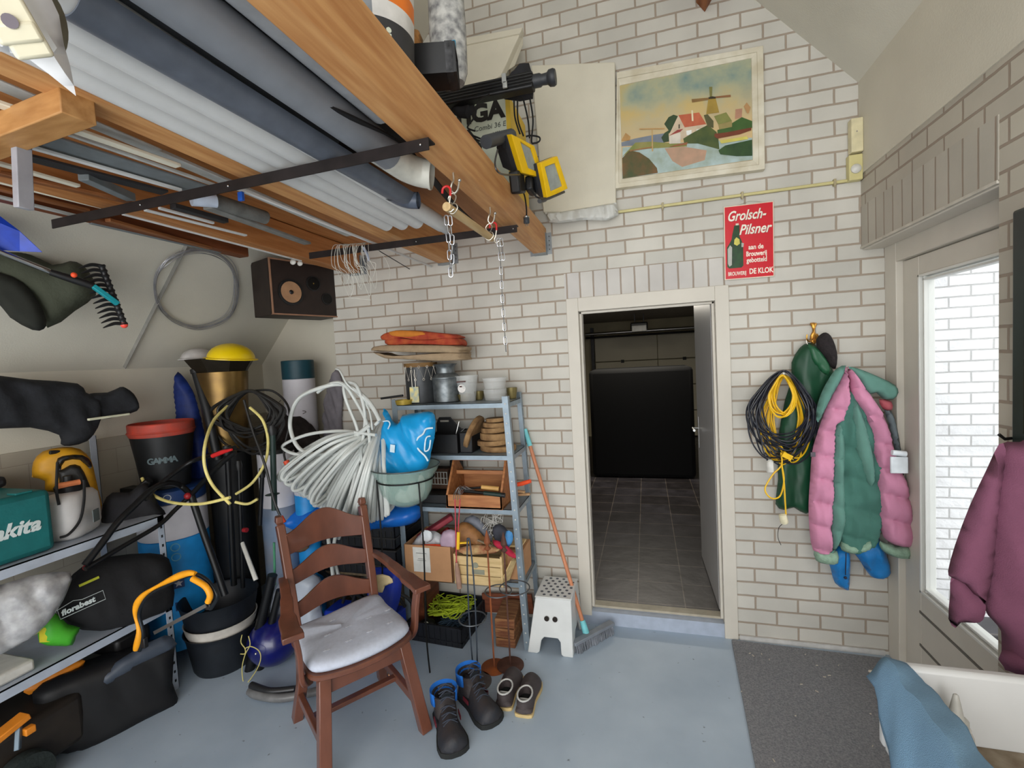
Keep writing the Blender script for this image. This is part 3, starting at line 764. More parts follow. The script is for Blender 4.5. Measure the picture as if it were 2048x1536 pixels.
pa = at(901, 395, y=h1.y - .02); redhook(pa, 'red coated S hook carrying the shorter chain')
pb = at(993, 463, y=h2.y + .005); redhook(pb, 'red coated S hook carrying the longer chain')
for (s, path, yy, lab) in ((0, [(892, 432), (897, 480), (902, 553)], h1.y - .02, 'shorter doubled steel chain hanging from the near S hook'), (1, [(996, 478), (1001, 520), (1005, 600), (1012, 702)], h2.y + .005, 'longer steel chain hanging from the far S hook in front of the bricks')):
    t = thing('hanging_chain', lab, 'chain', at(*path[0], y=yy)); P = [at(a, c, y=yy) for a, c in path]
    b = MB(); chainlinks(b, P, .034, .013, .0021)
    if not s: chainlinks(b, [p + Vector((.012, .004, 0)) for p in P[:2]] + [P[2] + Vector((.004, 0, .01))], .034, .013, .0021)
    else: chainlinks(b, [p + Vector((.012, .004, 0)) for p in P[:2]], .034, .013, .0021)
    b.build('links', M('zinc_chain', (178, 180, 184), .3, .9), t)
# ================================================================ things stored on the loft edge and hung high on the back wall
def quadbox(mb, corners, depth):
    """corners: 4 world points (front face); extruded backwards along the face normal"""
    c = [Vector(p) for p in corners]; n = (c[1] - c[0]).cross(c[3] - c[0]).normalized()
    if n.dot(CAM - c[0]) < 0: n = -n
    vs = c + [p - n * depth for p in c]
    return mb.add(vs, [(0, 1, 2, 3), (7, 6, 5, 4)] + [(i, i + 4, (i + 1) % 4 + 4, (i + 1) % 4) for i in range(4)])


def framequad(mb, co, ci, depth):
    """rectangular ring between outer and inner quads, with thickness"""
    co = [Vector(p) for p in co]; ci = [Vector(p) for p in ci]; n = (co[1] - co[0]).cross(co[3] - co[0]).normalized()
    if n.dot(CAM - co[0]) < 0: n = -n
    vs = co + ci + [p - n * depth for p in co] + [p - n * depth for p in ci]; fs = []
    for i in range(4):
        j = (i + 1) % 4; fs += [(i, j, j + 4, i + 4), (i + 8, i + 12, j + 12, j + 8), (i, i + 8, j + 8, j), (i + 4, j + 4, j + 12, i + 12)]
    return mb.add(vs, fs)


foam = M('styrofoam', (214, 208, 190), .85, var=.03, scale=8, bump=.1, bscale=220)
# tall foam panel leaning on the bricks, plastic sheet under it
t = thing('polystyrene_sheet', 'tall cream foam sheet standing against the bricks left of the painting', 'panel', (.86, -.05, 2.57))
b = MB(); quadbox(b, [at(1062, 130, y=-.055), at(1230, 123, y=-.055), at(1232, 425, y=-.05), at(1086, 425, y=-.05)], .045); b.build('sheet', foam, t, bevel=.008, smooth=False)
b = MB(); T = wallT(-.055); inflate(b, px2([(1090, 425), (1120, 424), (1180, 414), (1232, 405), (1238, 430), (1215, 441), (1170, 440), (1120, 446), (1098, 445)], T, dict(y=-.055)), T, .018, .012, fold=.012, ffreq=40, seed=5, back=.6)
b.build('plastic_wrap', M('cloudy_wrap', (206, 206, 200), .3, var=.06, alpha=.9), t, weld=True)
# foam lid behind
t = thing('foam_tray', 'cream foam tray tilted on the loft high behind the black duct', 'tray', (.2, -.3, 2.62))
b = MB(); c = [at(835, 96, y=-.22), at(1045, 55, y=-.22), at(1002, 150, y=-.28), at(850, 250, y=-.30)]; quadbox(b, c, .05); b.build('tray_base', foam, t, smooth=False, bevel=.006)
b = MB(); quadbox(b, [at(1045, 55, y=-.2), at(1047, 88, y=-.16), at(1030, 132, y=-.18), at(1000, 152, y=-.26)], .02); quadbox(b, [at(838, 93, y=-.23), at(1045, 54, y=-.23), at(1040, 66, y=-.24), at(842, 108, y=-.24)], .03); b.build('tray_rim', foam, t, smooth=False, bevel=.004)
# STIGA carton
t = thing('carton', 'white and yellow carton with large black lettering behind the work lights', 'box', (.35, -.35, 2.62))
b = MB(); b.bb((-.02, -.5, 2.622), (.565, -.16, 3.165)); b.build('carton_body', M('carton_white', (206, 212, 194), .6, var=.03), t, bevel=.003, smooth=False)
b = MB(); b.bb((.566, -.498, 2.624), (.569, -.162, 3.163)); b.bb((.545, -.502, 2.622), (.569, -.5, 3.165)); b.build('side_print', M('carton_yellow', (222, 186, 62), .6, var=.12, scale=5), t, smooth=False, label='yellow printed side of the carton')
T0 = plane_T((0, -.5015, 0), (1, 0, 0), (0, 0, 1))


def wt(px, py, yy, rot=0): p = at(px, py, y=yy); return Matrix.Translation(p) @ plane_T((0, 0, 0), (1, 0, 0), (0, 0, 1)) @ Matrix.Rotation(rot, 4, 'Z')


ink = M('print_black', (24, 20, 18), .6); ink2 = M('print_grey', (96, 100, 92), .6)
text('printed_name', 'STIGA', wt(1008, 232, -.502), .125, ink, t, bold=.006, align='RIGHT', sx=1.05)
text('printed_text', 'Combi 36 E', wt(1012, 251, -.502), .038, ink2, t, align='RIGHT', shear=.1)
text('printed_text', '1400 W', wt(1012, 265, -.502), .024, ink2, t, align='RIGHT', shear=.1)
# black ribbed part with round knob, lying over the carton
t = thing('ribbed_housing', 'black ribbed plastic machine part with a round knob sticking out over the carton', 'machine part', (.4, -.75, 2.95))
Y1 = -.72; a = at(870, 205, y=Y1); e = at(1068, 163, y=Y1); d = (e - a).normalized(); up = Vector((0, 0, 1)); nrm = Vector((0, -1, 0))
b = MB(); b.bar(a - d * .4, e, .075, .06, up=(0, 1, 0))
b.build('housing', blackp, t, bevel=.008)
b = MB()
for k in range(4): o = up * (-.022 + k * .014) + nrm * .040; b.bar(a + o - d * .2, e + o, .005, .005)
b.build('ribs', M('black_gloss', (36, 36, 38), .3), t)
b = MB(); q = e - d * .02; R = d.to_track_quat('Z', 'Y').to_matrix().to_4x4(); b.lathe([(.030, 0), (.030, .05), (.024, .06), (.026, .085), (.036, .095), (.038, .115), (.033, .125)], q, 18, R); b.build('end_knob', M('knob_grey', (52, 54, 58), .45), t)
b = MB(); T, pf, pg = tiltplane(a + nrm * -.03, (0.1, -1, 0))
inflate(b, pg([(900, 205), (960, 184), (1010, 160), (1038, 128), (1058, 126), (1065, 150), (1068, 168), (1066, 198), (1040, 203), (1010, 199), (995, 190), (975, 193), (965, 205), (950, 206), (948, 225), (935, 238), (918, 236), (898, 222)]), T, .035, .02, fold=.012, ffreq=25, seed=2)
b.build('dark_cover', M('black_cloth', (34, 34, 38), .8, var=.2, bump=.2), t, weld=True)
b = MB(); q = at(1008, 157, y=Y1 - .05); b.box(q, (.022, .01, .045)); b.box(q + Vector((.003, 0, -.03)), (.022, .01, .03)); b.build('clip', M('clip_silver', (180, 182, 180), .35, .5), t, bevel=.002)
# black square duct with taped end
t = thing('square_duct', 'black square duct with silver tape round its open end, lying on the loft', 'duct', (.3, -.95, 2.85))
Y2 = -1.42; A = [at(795, 130, y=Y2), at(900, 92, y=Y2), at(935, 170, y=Y2), at(840, 200, y=Y2)]
e0, e1 = at(902, 128, y=Y2), at(800, 160, y=Y2)
b = MB(); w = .105; h = .10; ex = at(915, 132, y=Y2); ax = Vector((.96, .28, .02)).normalized(); sd = ax.cross(Vector((0, 0, 1))).normalized(); up2 = sd.cross(ax)


def sq(c, w, h): return [c + sd * (i * w / 2) + up2 * (j * h / 2) for i, j in ((-1, -1), (1, -1), (1, 1), (-1, 1))]


b.loft([sq(ex - ax * .5, w, h), sq(ex, w, h)], closed_ends=False); b.loft([sq(ex - ax * .5, w - .008, h - .008), sq(ex, w - .008, h - .008)], closed_ends=False)
framequad(b, sq(ex, w, h), sq(ex, w - .008, h - .008), .002); dwl = b.build('duct_wall', M('black_gloss', (0, 0, 0)), t, smooth=False)
b = MB(); b.loft([sq(ex - ax * .035, w + .003, h + .003), sq(ex - ax * .01, w + .003, h + .003)], closed_ends=False); b.build('tape', M('silver_tape', (60, 60, 62), .25, .6, var=.6, scale=40), dwl, smooth=False)
# supporting wooden blocks
b = MB(); b.bb((.10, -1.50, 2.621), (.42, -1.34, 2.80)); b.build('wooden_crate_block', M('rough_brown', (70, 46, 30), .8, var=.3), label='dark wooden block under the black duct on the loft edge', cat='block', bevel=.004)
b = MB(); b.bb((.12, -.80, 2.621), (.44, -.62, 2.88)); b.build('storage_box', M('dark_box', (30, 28, 28), .8), label='dark box hidden under the ribbed black part on the loft', cat='box', bevel=.004)


# work lights
def worklamp(label, p0, n, outer, inner, body, depth=.03):
    T, pf, pg = tiltplane(p0, n); t = thing('work_light', label, 'lamp', pf(*outer[3]))
    N_ = Vector(n).normalized()
    b = MB(); framequad(b, [pf(*p) for p in outer], [pf(*p) for p in inner], depth); lf = b.build('lamp_frame', yellow, t, bevel=.003, smooth=False, label='yellow lamp frame')
    b = MB(); quadbox(b, [pf(*p) - N_ * .008 for p in inner], .004); b.build('front_glass', M('frosted_glass', (150, 156, 150), .25, var=.15, scale=20), lf, smooth=False)
    c = [pf(*p) - N_ * depth for p in outer]; m = sum(c, Vector()) / 4; back = [m + (p - m) * .55 - N_ * .11 for p in c]
    b = MB(); b.loft([c, [m + (p - m) * .95 - N_ * .03 for p in c], back]); b.build('reflector_housing', M('lamp_body', (54, 56, 60), .5, var=.2), t, smooth=False, bevel=.004)
    return t, T, pf


t, T, pf = worklamp('yellow framed work light on the loft edge, the left and larger one', (.74, -.8, 2.75), (.9, -.35, -.25),
                    [(1023, 268), (1069, 292), (1089, 357), (1046, 346)], [(1041, 283), (1063, 297), (1079, 345), (1057, 336)], None)
b = MB(); p = at(1000, 280, x=.62); b.tube([at(972, 284, x=.60), at(1022, 270, x=.64)], .028, 12); b.build('junction_box', M('grey_housing', (72, 76, 82), .5), t)
b = MB(); b.tube([at(1010, 272, x=.63), at(1013, 290, x=.645)], .02, 10); b.build('locking_knob', M('black_plastic', (0, 0, 0)), t)
b = MB(); b.tube(spline([at(995, 300, x=.66), at(990, 330, x=.67), at(1003, 348, x=.68), at(1040, 350, x=.69)], 6), .004, 6); b.build('wire_handle', M('wire_grey', (90, 88, 88), .35, .8), t)
t, T, pf = worklamp('yellow framed work light hanging lower against the foam sheet, the right one', (.82, -.72, 2.68), (.8, -.55, -.3),
                    [(1081, 326), (1115, 312), (1136, 377), (1095, 397)], [(1090, 334), (1111, 326), (1126, 372), (1102, 383)], None)
b = MB(); b.tube([at(1080, 402, x=.80), at(1100, 396, x=.82), at(1128, 384, x=.85)], .006, 8); b.tube([at(1079, 402, x=.80), at(1090, 399, x=.81)], .010, 8); b.build('carry_handle', blackp, t)
t = thing('halogen_base', 'black clamp foot holding the work lights on the joist', 'bracket', at(1040, 380, x=.66))
b = MB(); b.box(at(1035, 365, x=.66), (.05, .12, .10), Matrix.Rotation(.3, 4, 'X')); b.box(at(1062, 372, x=.70), (.04, .10, .07)); b.build('clamp_body', M('black_plastic', (0, 0, 0)), t, bevel=.01)
b = MB(); b.tube(spline([at(1062, 380, x=.73), at(1075, 395, x=.76), at(1095, 398, x=.79)], 5), .004, 6); b.build('cable_stub', M('black_rubber', (0, 0, 0)), t)
t = thing('power_plug', 'plug hanging on a short black cable over the face of the big joist', 'plug', at(1053, 445, x=.66))
b = MB(); b.tube(spline([at(1044, 378, x=.665), at(1050, 395, x=.662), at(1053, 420, x=.66), at(1053, 432, x=.66)], 5), .0038, 8); b.build('cable', M('black_rubber', (0, 0, 0)), t)
b = MB(); q = at(1053, 440, x=.66); b.lathe([(.008, .022), (.015, .014), (.016, -.014), (.012, -.018)], q, 14); b.build('plug_body', M('plug_grey', (60, 66, 72), .4), t)
b = MB(); b.lathe([(.0165, .016), (.0165, .010)], q, 14); b.tube([q + Vector((.005, 0, -.018)), q + Vector((.005, 0, -.03))], .002, 6); b.tube([q + Vector((-.005, 0, -.018)), q + Vector((-.005, 0, -.03))], .002, 6); b.build('plug_pins', steel, t)
# lamp cables in front of the carton
t = thing('lamp_cable', 'black cable loops hanging between the ribbed part and the work lights', 'cable', at(1040, 260, y=-.66))
b = MB()
for l in ([(1028, 200), (1030, 235), (1040, 268)], [(1035, 200), (1036, 240), (1047, 272)], [(1047, 200), (1056, 240), (1059, 276)], [(1060, 198), (1066, 240), (1063, 282), (1070, 286), (1079, 282), (1078, 274), (1062, 271), (1052, 273)], [(1002, 180), (960, 200), (950, 232), (938, 248)], [(945, 240), (935, 255), (950, 262)], [(905, 262), (935, 268), (955, 275), (975, 284)], [(930, 272), (955, 280), (975, 290)]):
    b.tube(spline([at(x, y, y=-.67 if x > 1000 else -.80) for x, y in l], 7), .0042, 7)
b.build('cable_loops', M('black_rubber', (0, 0, 0)), t)

# sacks at the top
t = thing('paint_bucket', 'grey bucket with orange and black label on the loft edge', 'bucket', (.37, -1.72, 2.62))
b = MB(); b.lathe([(.125, 0), (.14, .30), (.145, .31)], (.44, -1.66, 2.622), 28); b.build('bucket_body', M('bucket_grey', (132, 136, 140), .5), t)
lab = MB(); n = 18
for (z0, z1, nm, col) in ((.0, .12, 'label_dark', (52, 52, 54)), (.12, .17, 'label_white', (210, 208, 204)), (.17, .22, 'label_orange', (226, 120, 40)), (.22, .28, 'label_white', (0, 0, 0))):
    q = MB(); rr = .1275 + .05 * z0; r2 = .1275 + .05 * z1
    ang = [(-.95 + 1.25 * k / n) for k in range(n + 1)]
    vs = [(.44 + rr * math.cos(a) * 1.01, -1.66 + rr * math.sin(a) * 1.01, 2.622 + z0) for a in ang] + [(.44 + r2 * math.cos(a) * 1.01, -1.66 + r2 * math.sin(a) * 1.01, 2.622 + z1) for a in ang]
    q.add(vs, [(i, i + 1, i + n + 2, i + n + 1) for i in range(n)]); q.build('label_band', M(nm, col, .5), t)
text('printed_text', 'i', Matrix.Translation(Vector((.542, -1.745, 2.66))) @ plane_T((0, 0, 0), (.62, .78, 0), (0, 0, 1)), .09, M('carton_white', (0, 0, 0)), t, bold=.003)
t = thing('printed_sack', 'white sack with dark speckled print, blue stripe and green top on the loft', 'sack', (.5, -1.42, 2.62))
b = MB(); b.loft([[Vector((.475 + math.cos(2 * PI * k / 20) * .075 * s, -1.10 + math.sin(2 * PI * k / 20) * .06 * s, z + .22)) for k in range(20)] for z, s in ((2.70, .8), (2.74, 1), (2.9, 1.05), (3.1, 1.0), (3.2, .85), (3.25, .5))])
b.build('sack_body', M('sack_print', (204, 204, 200), .5, c2=(120, 120, 122), scale=30), t)
b = MB(); b.bb((.41, -1.165, 3.0), (.53, -1.155, 3.05)); b.build('blue_stripe', M('cyan_print', (40, 140, 180), .5), t, bevel=.004)
b = MB(); b.bb((.51, -1.165, 3.25), (.55, -1.14, 3.42)); b.build('green_stripe', M('green_print', (60, 130, 90), .5), t, bevel=.004)
b = MB(); T, pf, pg = tiltplane((.46, -1.2, 2.9), (.5, -1, 0)); inflate(b, pg([(797, 62), (838, 62), (846, 80), (844, 110), (800, 108), (790, 85)]), T, .05, .015, fold=.015, ffreq=50, seed=3)
b.build('sponge_block', M('brown_foam', (176, 122, 66), .95, c2=(70, 52, 30), scale=18, bump=.6), label='crumbly brown foam block on the loft edge beside the sack', cat='foam', weld=True)

# ---------------------------------------------------------------- painting
PO = (1220, 80); PS = 5.12
t = thing('painting', 'landscape painting of a windmill, farmhouse and canal in a white frame', 'painting', at(1380, 350, y=-.03))


def pz(x, y, d): return at(PO[0] + x / PS, PO[1] + y / PS, y=d)


fo = [(70, 330), (1570, 55), (1588, 1320), (55, 1520)]; fi = [(100, 465), (1447, 185), (1462, 1228), (127, 1422)]
fm = [(80, 395), (1505, 120), (1525, 1275), (90, 1470)]
b = MB(); framequad(b, [pz(*p, -.045) for p in fo], [pz(*p, -.045) for p in fm], .044); framequad(b, [pz(*p, -.040) for p in fm], [pz(*p, -.032) for p in fi], .03)
b.build('picture_frame', M('frame_white', (222, 216, 198), .6, c2=(196, 186, 160), scale=9), t, smooth=False, bevel=.004)


def skymat():
    m = D.materials.new('painted_sky'); m.use_nodes = True; N = m.node_tree.nodes; L = m.node_tree.links; bs = N['Principled BSDF']; bs.inputs['Roughness'].default_value = .35
    g = N.new('ShaderNodeNewGeometry'); n = N.new('ShaderNodeTexNoise'); n.inputs['Scale'].default_value = 4.2; n.inputs['Detail'].default_value = 5; L.new(g.outputs[0], n.inputs[0])
    cr = N.new('ShaderNodeValToRGB'); L.new(n.outputs['Fac'], cr.inputs[0]); E_ = cr.color_ramp.elements
    E_[0].position = .35; E_[0].color = rgb((116, 142, 138)); E_[1].position = .62; E_[1].color = rgb((196, 172, 104)); q = E_.new(.5); q.color = rgb((168, 170, 140))
    sp = N.new('ShaderNodeSeparateXYZ'); L.new(g.outputs[0], sp.inputs[0]); mr = N.new('ShaderNodeMapRange'); L.new(sp.outputs[2], mr.inputs[0]); mr.inputs[1].default_value = 3.25; mr.inputs[2].default_value = 3.0
    mx = N.new('ShaderNodeMixRGB'); L.new(mr.outputs[0], mx.inputs[0]); L.new(cr.outputs[0], mx.inputs[1]); mx.inputs[2].default_value = rgb((208, 180, 130)); L.new(mx.outputs[0], bs.inputs['Base Color']); return m


b = MB(); quadbox(b, [pz(*p, -.028) for p in fi], .004); b.build('canvas', skymat(), t, smooth=False)
k = [0]


def dab(col, pts, nm='paint_shape', noise2=None):
    k[0] += 1; d = -.0285 - .00012 * k[0]
    b = MB(); P = [pz(x, y, d) for x, y in pts]; b.add(P, [tuple(range(len(P)))])
    o = b.build(nm, M('paint_%02d' % k[0], col, .4, c2=noise2, var=.15, scale=14), t, smooth=False); return o


dab((120, 128, 140), [(115, 1050), (250, 1010), (450, 970), (560, 955), (560, 1060), (120, 1090)], 'distant_hills')
dab((176, 196, 196), [(127, 1100), (600, 1060), (1100, 1030), (1455, 1000), (1462, 1225), (127, 1420)], 'water', (150, 164, 150))
dab((150, 140, 80), [(120, 1200), (260, 1050), (420, 1040), (520, 1050), (780, 1060), (790, 1090), (440, 1110), (220, 1130)], 'far_bank', (120, 130, 60))
dab((168, 140, 116), [(560, 1110), (740, 1090), (990, 1130), (970, 1230), (740, 1300), (640, 1240)], 'house_reflection', (190, 150, 124))
dab((44, 66, 36), [(555, 860), (600, 790), (650, 765), (700, 780), (690, 880), (600, 960), (605, 1040), (550, 1050), (525, 1000), (560, 950), (600, 925)], 'trees')
dab((204, 184, 158), [(700, 770), (605, 970), (605, 1060), (760, 1010), (985, 980), (985, 870), (910, 745)], 'house_wall')
dab((178, 84, 58), [(700, 770), (912, 742), (985, 862), (765, 895)], 'house_roof', (196, 104, 70))
dab((150, 62, 56), [(690, 920), (750, 910), (720, 940), (605, 980)], 'lean_to_roof')
dab((214, 206, 192), [(605, 985), (722, 945), (722, 1058), (610, 1062)], 'lean_to_wall')
dab((226, 226, 220), [(780, 930), (835, 920), (835, 970), (785, 975)], 'window'); dab((226, 226, 220), [(885, 915), (925, 910), (928, 955), (888, 962)], 'window')
dab((70, 60, 46), [(702, 865), (715, 862), (715, 905), (702, 908)], 'window')
dab((228, 216, 180), [(832, 720), (850, 720), (855, 830), (838, 830)], 'chimney')
dab((58, 76, 38), [(750, 1010), (830, 960), (940, 900), (1000, 870), (1090, 940), (1110, 1010), (1120, 1120), (900, 1060), (760, 1060)], 'bushes', (86, 96, 44))
dab((86, 84, 50), [(960, 770), (1000, 760), (1060, 830), (1060, 900), (1000, 890)], 'dark_shed')
dab((172, 142, 62), [(1008, 590), (1078, 580), (1118, 742), (985, 760)], 'mill_tower', (150, 124, 52))
dab((52, 44, 26), [(1003, 590), (1040, 575), (1085, 582), (1082, 600), (1008, 606)], 'mill_cap')
dab((128, 130, 70), [(1065, 780), (1190, 740), (1250, 830), (1110, 865)], 'barn_roof'); dab((150, 136, 84), [(1110, 865), (1248, 832), (1250, 905), (1120, 930)], 'barn_wall')
dab((132, 100, 56), [(835, 605), (1010, 590), (1010, 612), (840, 640)], 'mill_sail'); dab((140, 96, 60), [(1080, 578), (1235, 560), (1238, 582), (1085, 595)], 'mill_sail'); dab((120, 116, 62), [(1015, 480), (1048, 478), (1045, 578), (1022, 580)], 'mill_sail')
dab((184, 136, 110), [(1285, 710), (1355, 700), (1350, 790), (1280, 810)], 'far_mill'); dab((60, 92, 40), [(1250, 850), (1350, 790), (1455, 830), (1455, 900), (1100, 960), (1100, 920), (1250, 890)], 'meadow')
dab((110, 54, 30), [(1070, 960), (1200, 945), (1450, 895), (1445, 925), (1330, 965), (1100, 1010), (1070, 990)], 'boat'); dab((150, 96, 60), [(660, 1075), (795, 1045), (790, 1070), (600, 1100)], 'boat')
dab((206, 196, 96), [(1120, 1030), (1400, 985), (1418, 1015), (1140, 1060)], 'sand_strip')
dab((36, 64, 34), [(1110, 1130), (1180, 1080), (1455, 1020), (1458, 1185), (1300, 1190), (1130, 1170)], 'dark_grass', (54, 84, 40))
dab((112, 78, 36), [(125, 1210), (200, 1130), (300, 1150), (400, 1215), (480, 1310), (490, 1360), (130, 1418)], 'bank', (64, 74, 30))
dab((190, 150, 96), [(300, 905), (560, 900), (560, 912), (300, 918)], 'drawbridge_arm'); dab((190, 158, 104), [(425, 910), (437, 910), (442, 1140), (428, 1140)], 'drawbridge_post'); dab((150, 104, 60), [(200, 1130), (430, 1090), (432, 1102), (205, 1142)], 'drawbridge_deck')
dab((178, 136, 80), [(115, 1030), (160, 950), (210, 990), (200, 1030)], 'autumn_tree')
dab((178, 136, 90), [(1370, 680), (1400, 640), (1440, 690), (1420, 750), (1405, 750)], 'autumn_tree')

# ---------------------------------------------------------------- enamel sign
SO = Matrix.Translation(Vector((1.672, -.010, 2.152))) @ plane_T((0, 0, 0), (.99985, 0, -.012), (.012, 0, 1))
SW, SH = .258, .418
t = thing('enamel_sign', 'red enamel beer sign with a green bottle and white lettering beside the inner door', 'sign', SO @ Vector((SW / 2, 0, 0)))


def sp_(u, v, w): return SO @ Vector((u * SW, (1 - v) * SH, w))


b = MB(); quadbox(b, [sp_(0, 0, .004), sp_(1, 0, .004), sp_(1, 1, .004), sp_(0, 1, .004)], .006); b.build('sign_plate', M('sign_white', (226, 210, 190), .3), t, bevel=.002, smooth=False)
b = MB(); quadbox(b, [sp_(.02, .013, .0048), sp_(.98, .013, .0048), sp_(.98, .987, .0048), sp_(.02, .987, .0048)], .001); b.build('red_field', M('sign_red', (206, 34, 48), .22, var=.04), t, smooth=False)
sw = M('sign_lettering', (238, 228, 214), .35); sk = M('sign_shadow', (60, 20, 26), .4)


def stext(body, u, v, size, sh, bold, sx, drop=True):
    for m_, du, w in (((sk, .006, .0049),) if drop else ()) + ((sw, 0, .0054),):
        T = SO @ Matrix.Translation(Vector((u * SW + du * SW, (1 - v) * SH - du * SH * .5, w)))
        text('sign_lettering' if m_ is sw else 'lettering_shadow', body, T, size, m_, t, shear=sh, bold=bold, sx=sx, depth=.0002)


stext('Grolsch-', .06, .205, .078, .35, .0016, .72); stext('Pilsner', .30, .40, .078, .35, .0016, .76)
stext('aan de', .49, .61, .038, 0, .0010, .78, False); stext('Brouwerij', .44, .70, .038, 0, .0010, .70, False); stext('gebotteld', .45, .785, .038, 0, .0010, .72, False)
stext('BROUWERIJ', .07, .945, .030, 0, .0006, .60, False); stext('DE KLOK', .50, .94, .042, 0, .0012, .70, False)
bt = [(.30 - .055, .27), (.30 + .055, .27), (.30 + .05, .42), (.30 + .10, .50), (.42, .56), (.42, .82), (.38, .845), (.13, .845), (.09, .82), (.09, .56), (.14, .51), (.19, .45), (.20, .40)]
b = MB(); P = [sp_(u - .035, v, .0052) for u, v in bt]; b.add(P, [tuple(range(len(P)))]); b.build('bottle_picture', M('bottle_green', (34, 76, 36), .3, c2=(22, 46, 26), scale=30), t, smooth=False)
for nm, col, q in (('bottle_glint', (176, 176, 168), [(.07, .58), (.12, .53), (.16, .56), (.15, .80), (.10, .82), (.07, .78)]), ('bottle_label', (206, 196, 90), [(.21, .46), (.25, .43), (.31, .46), (.32, .52), (.26, .545), (.20, .52)]), ('bottle_glint', (0, 0, 0), [(.35, .51), (.40, .52), (.39, .57), (.35, .57)]), ('bottle_stopper', (224, 214, 196), [(.24, .245), (.30, .245), (.30, .27), (.24, .27)])):
    b = MB(); b.add([sp_(u, v, .0055) for u, v in q], [tuple(range(len(q)))]); b.build(nm, M(nm, col, .4), t, smooth=False)
b = MB(); b.tube(spline([sp_(.25, .01, .0), sp_(.55, -.035, .0), sp_(.8, .005, 0)], 5), .0008, 5); b.build('hanging_wire', steelw, t)

# ---------------------------------------------------------------- conduit, switch boxes
t = thing('conduit', 'cream electrical conduit clipped along the back wall under the painting', 'conduit', (1.7, -.01, 2.61))
b = MB(); b.tube([(1.05, -.012, 2.622), (2.345, -.012, 2.622)], .0085, 10); b.build('tube', M('cream_conduit', (206, 196, 140), .45, var=.06), t)
for x in (1.345, 1.775, 2.23):
    b = MB(); b.bb((x - .006, -.026, 2.604), (x + .006, 0, 2.638)); b.lathe([(.004, 0), (.004, .02)], (x, -.02, 2.596), 8); b.build('saddle_clip', M('clip_beige', (170, 158, 124), .5), t, bevel=.002)
t = thing('junction_box', 'pale yellow junction box with a round white cap at the end of the conduit', 'electrical box', (2.325, -.03, 2.61))
b = MB(); b.bb((2.288, -.045, 2.612), (2.352, -.001, 2.745)); b.build('box_body', M('cream_conduit', (0, 0, 0)), t, bevel=.005)
b = MB(); b.lathe([(.024, 0), (.024, .008), (.016, .016), (.004, .019)], (2.318, -.045, 2.668), 18, Matrix.Rotation(PI / 2, 4, 'X')); b.build('round_cap', M('soft_white', (216, 214, 206), .35), t)
t = thing('control_box', 'cream casing mounted on the plaster corner above the junction box', 'electrical box', (2.33, -.05, 2.76))
b = MB(); b.bb((2.295, -.060, 2.752), (2.350, -.012, 2.925)); b.bb((2.30, -.012, 2.77), (2.35, -.001, 2.91)); b.build('casing', M('casing_cream', (216, 206, 168), .45), t, bevel=.004)
b = MB(); b.tube([(2.32, -.0605, 2.855), (2.32, -.062, 2.855)], .003, 8); b.build('screw_head', M('hole_grey', (0, 0, 0)), t)
b = MB(); b.bar((1.585, -.10, 3.73), (1.655, -.10, 3.68), .10, .10)
b = MB(); b.prism([(1.565, 3.735), (1.61, 3.67), (1.66, 3.745), (1.76, 4.0), (1.60, 4.0), (1.575, 3.9)], .2, Matrix.Translation(Vector((0, -.2, 0)))); b.build('roof_timber', wood('roof_brown', (120, 66, 28), (150, 88, 40)), label='brown end of a roof timber poking down at the top above the painting', cat='beam', bevel=.004, smooth=False)
# ================================================================ coats, cable coils, mat, sink
def wallbody(name, mat, parent, px, y, thick, step=.013, fold=.01, ff=22, seed=0, fdir=(1, 0), back=.5, sm=2, label=None, D0=None, extra=None, yaw=0):
    T = wallT(y); b = MB(); inflate(b, px2(px, T, dict(y=y)), T, thick, step, D0, fold, fdir, ff, seed, back, sm, extra)
    return b.build(name, mat, parent, weld=True, label=label, angle=75)


cl = lambda n, c, **k: M(n, c, .85, var=.08, scale=6, bump=.12, bscale=260, **k)
t = thing('coat_hook', 'small brass double coat hook screwed to the bricks above the green coat', 'hook', at(1627, 690, y=-.02))
b = MB(); T = wallT(-.012); inflate(b, px2([(1620, 646), (1634, 646), (1631, 656), (1630, 664), (1636, 672), (1634, 684), (1626, 690), (1621, 682), (1620, 672), (1625, 662), (1623, 654)], T, dict(y=-.012)), T, .008, .005, smooth_n=2); b.build('hook_plate', M('brass', (206, 150, 70), .3, .9), t, weld=True)
b = MB(); b.tube(spline([at(1627, 676, y=-.02), at(1620, 683, y=-.04), at(1614, 679, y=-.055), at(1614, 669, y=-.06)], 5), .004, 8); b.tube(spline([at(1628, 676, y=-.02), at(1633, 682, y=-.04), at(1637, 676, y=-.055), at(1634, 668, y=-.06)], 5), .004, 8); b.build('hook_arms', M('brass', (0, 0, 0)), t)
t = thing('green_coat', 'dark green raincoat hanging from the brass hook behind the cable coils', 'coat', at(1590, 1020, y=-.05))
wallbody('coat_body', M('green_coat', (22, 70, 46), .45, var=.15, scale=8), t, [(1617, 686), (1632, 690), (1650, 712), (1668, 745), (1655, 765), (1640, 800), (1628, 850), (1626, 1000), (1612, 1028), (1588, 1015), (1568, 1020), (1551, 1008), (1556, 960), (1556, 880), (1570, 800), (1583, 760), (1583, 725), (1600, 695)], -.045, .035, fold=.016, ff=16, seed=4, D0=.05)
wallbody('hood', M('green_coat_light', (36, 92, 60), .4, var=.15, scale=8), t, [(1617, 688), (1640, 700), (1662, 735), (1656, 752), (1640, 742), (1622, 720), (1616, 705)], -.075, .02, fold=.006, ff=30, seed=6)
b = MB(); b.tube(spline([at(1614, 672, y=-.05), at(1613, 684, y=-.05), at(1618, 692, y=-.055)], 4), .002, 6); b.build('hanging_loop', steelw, t)
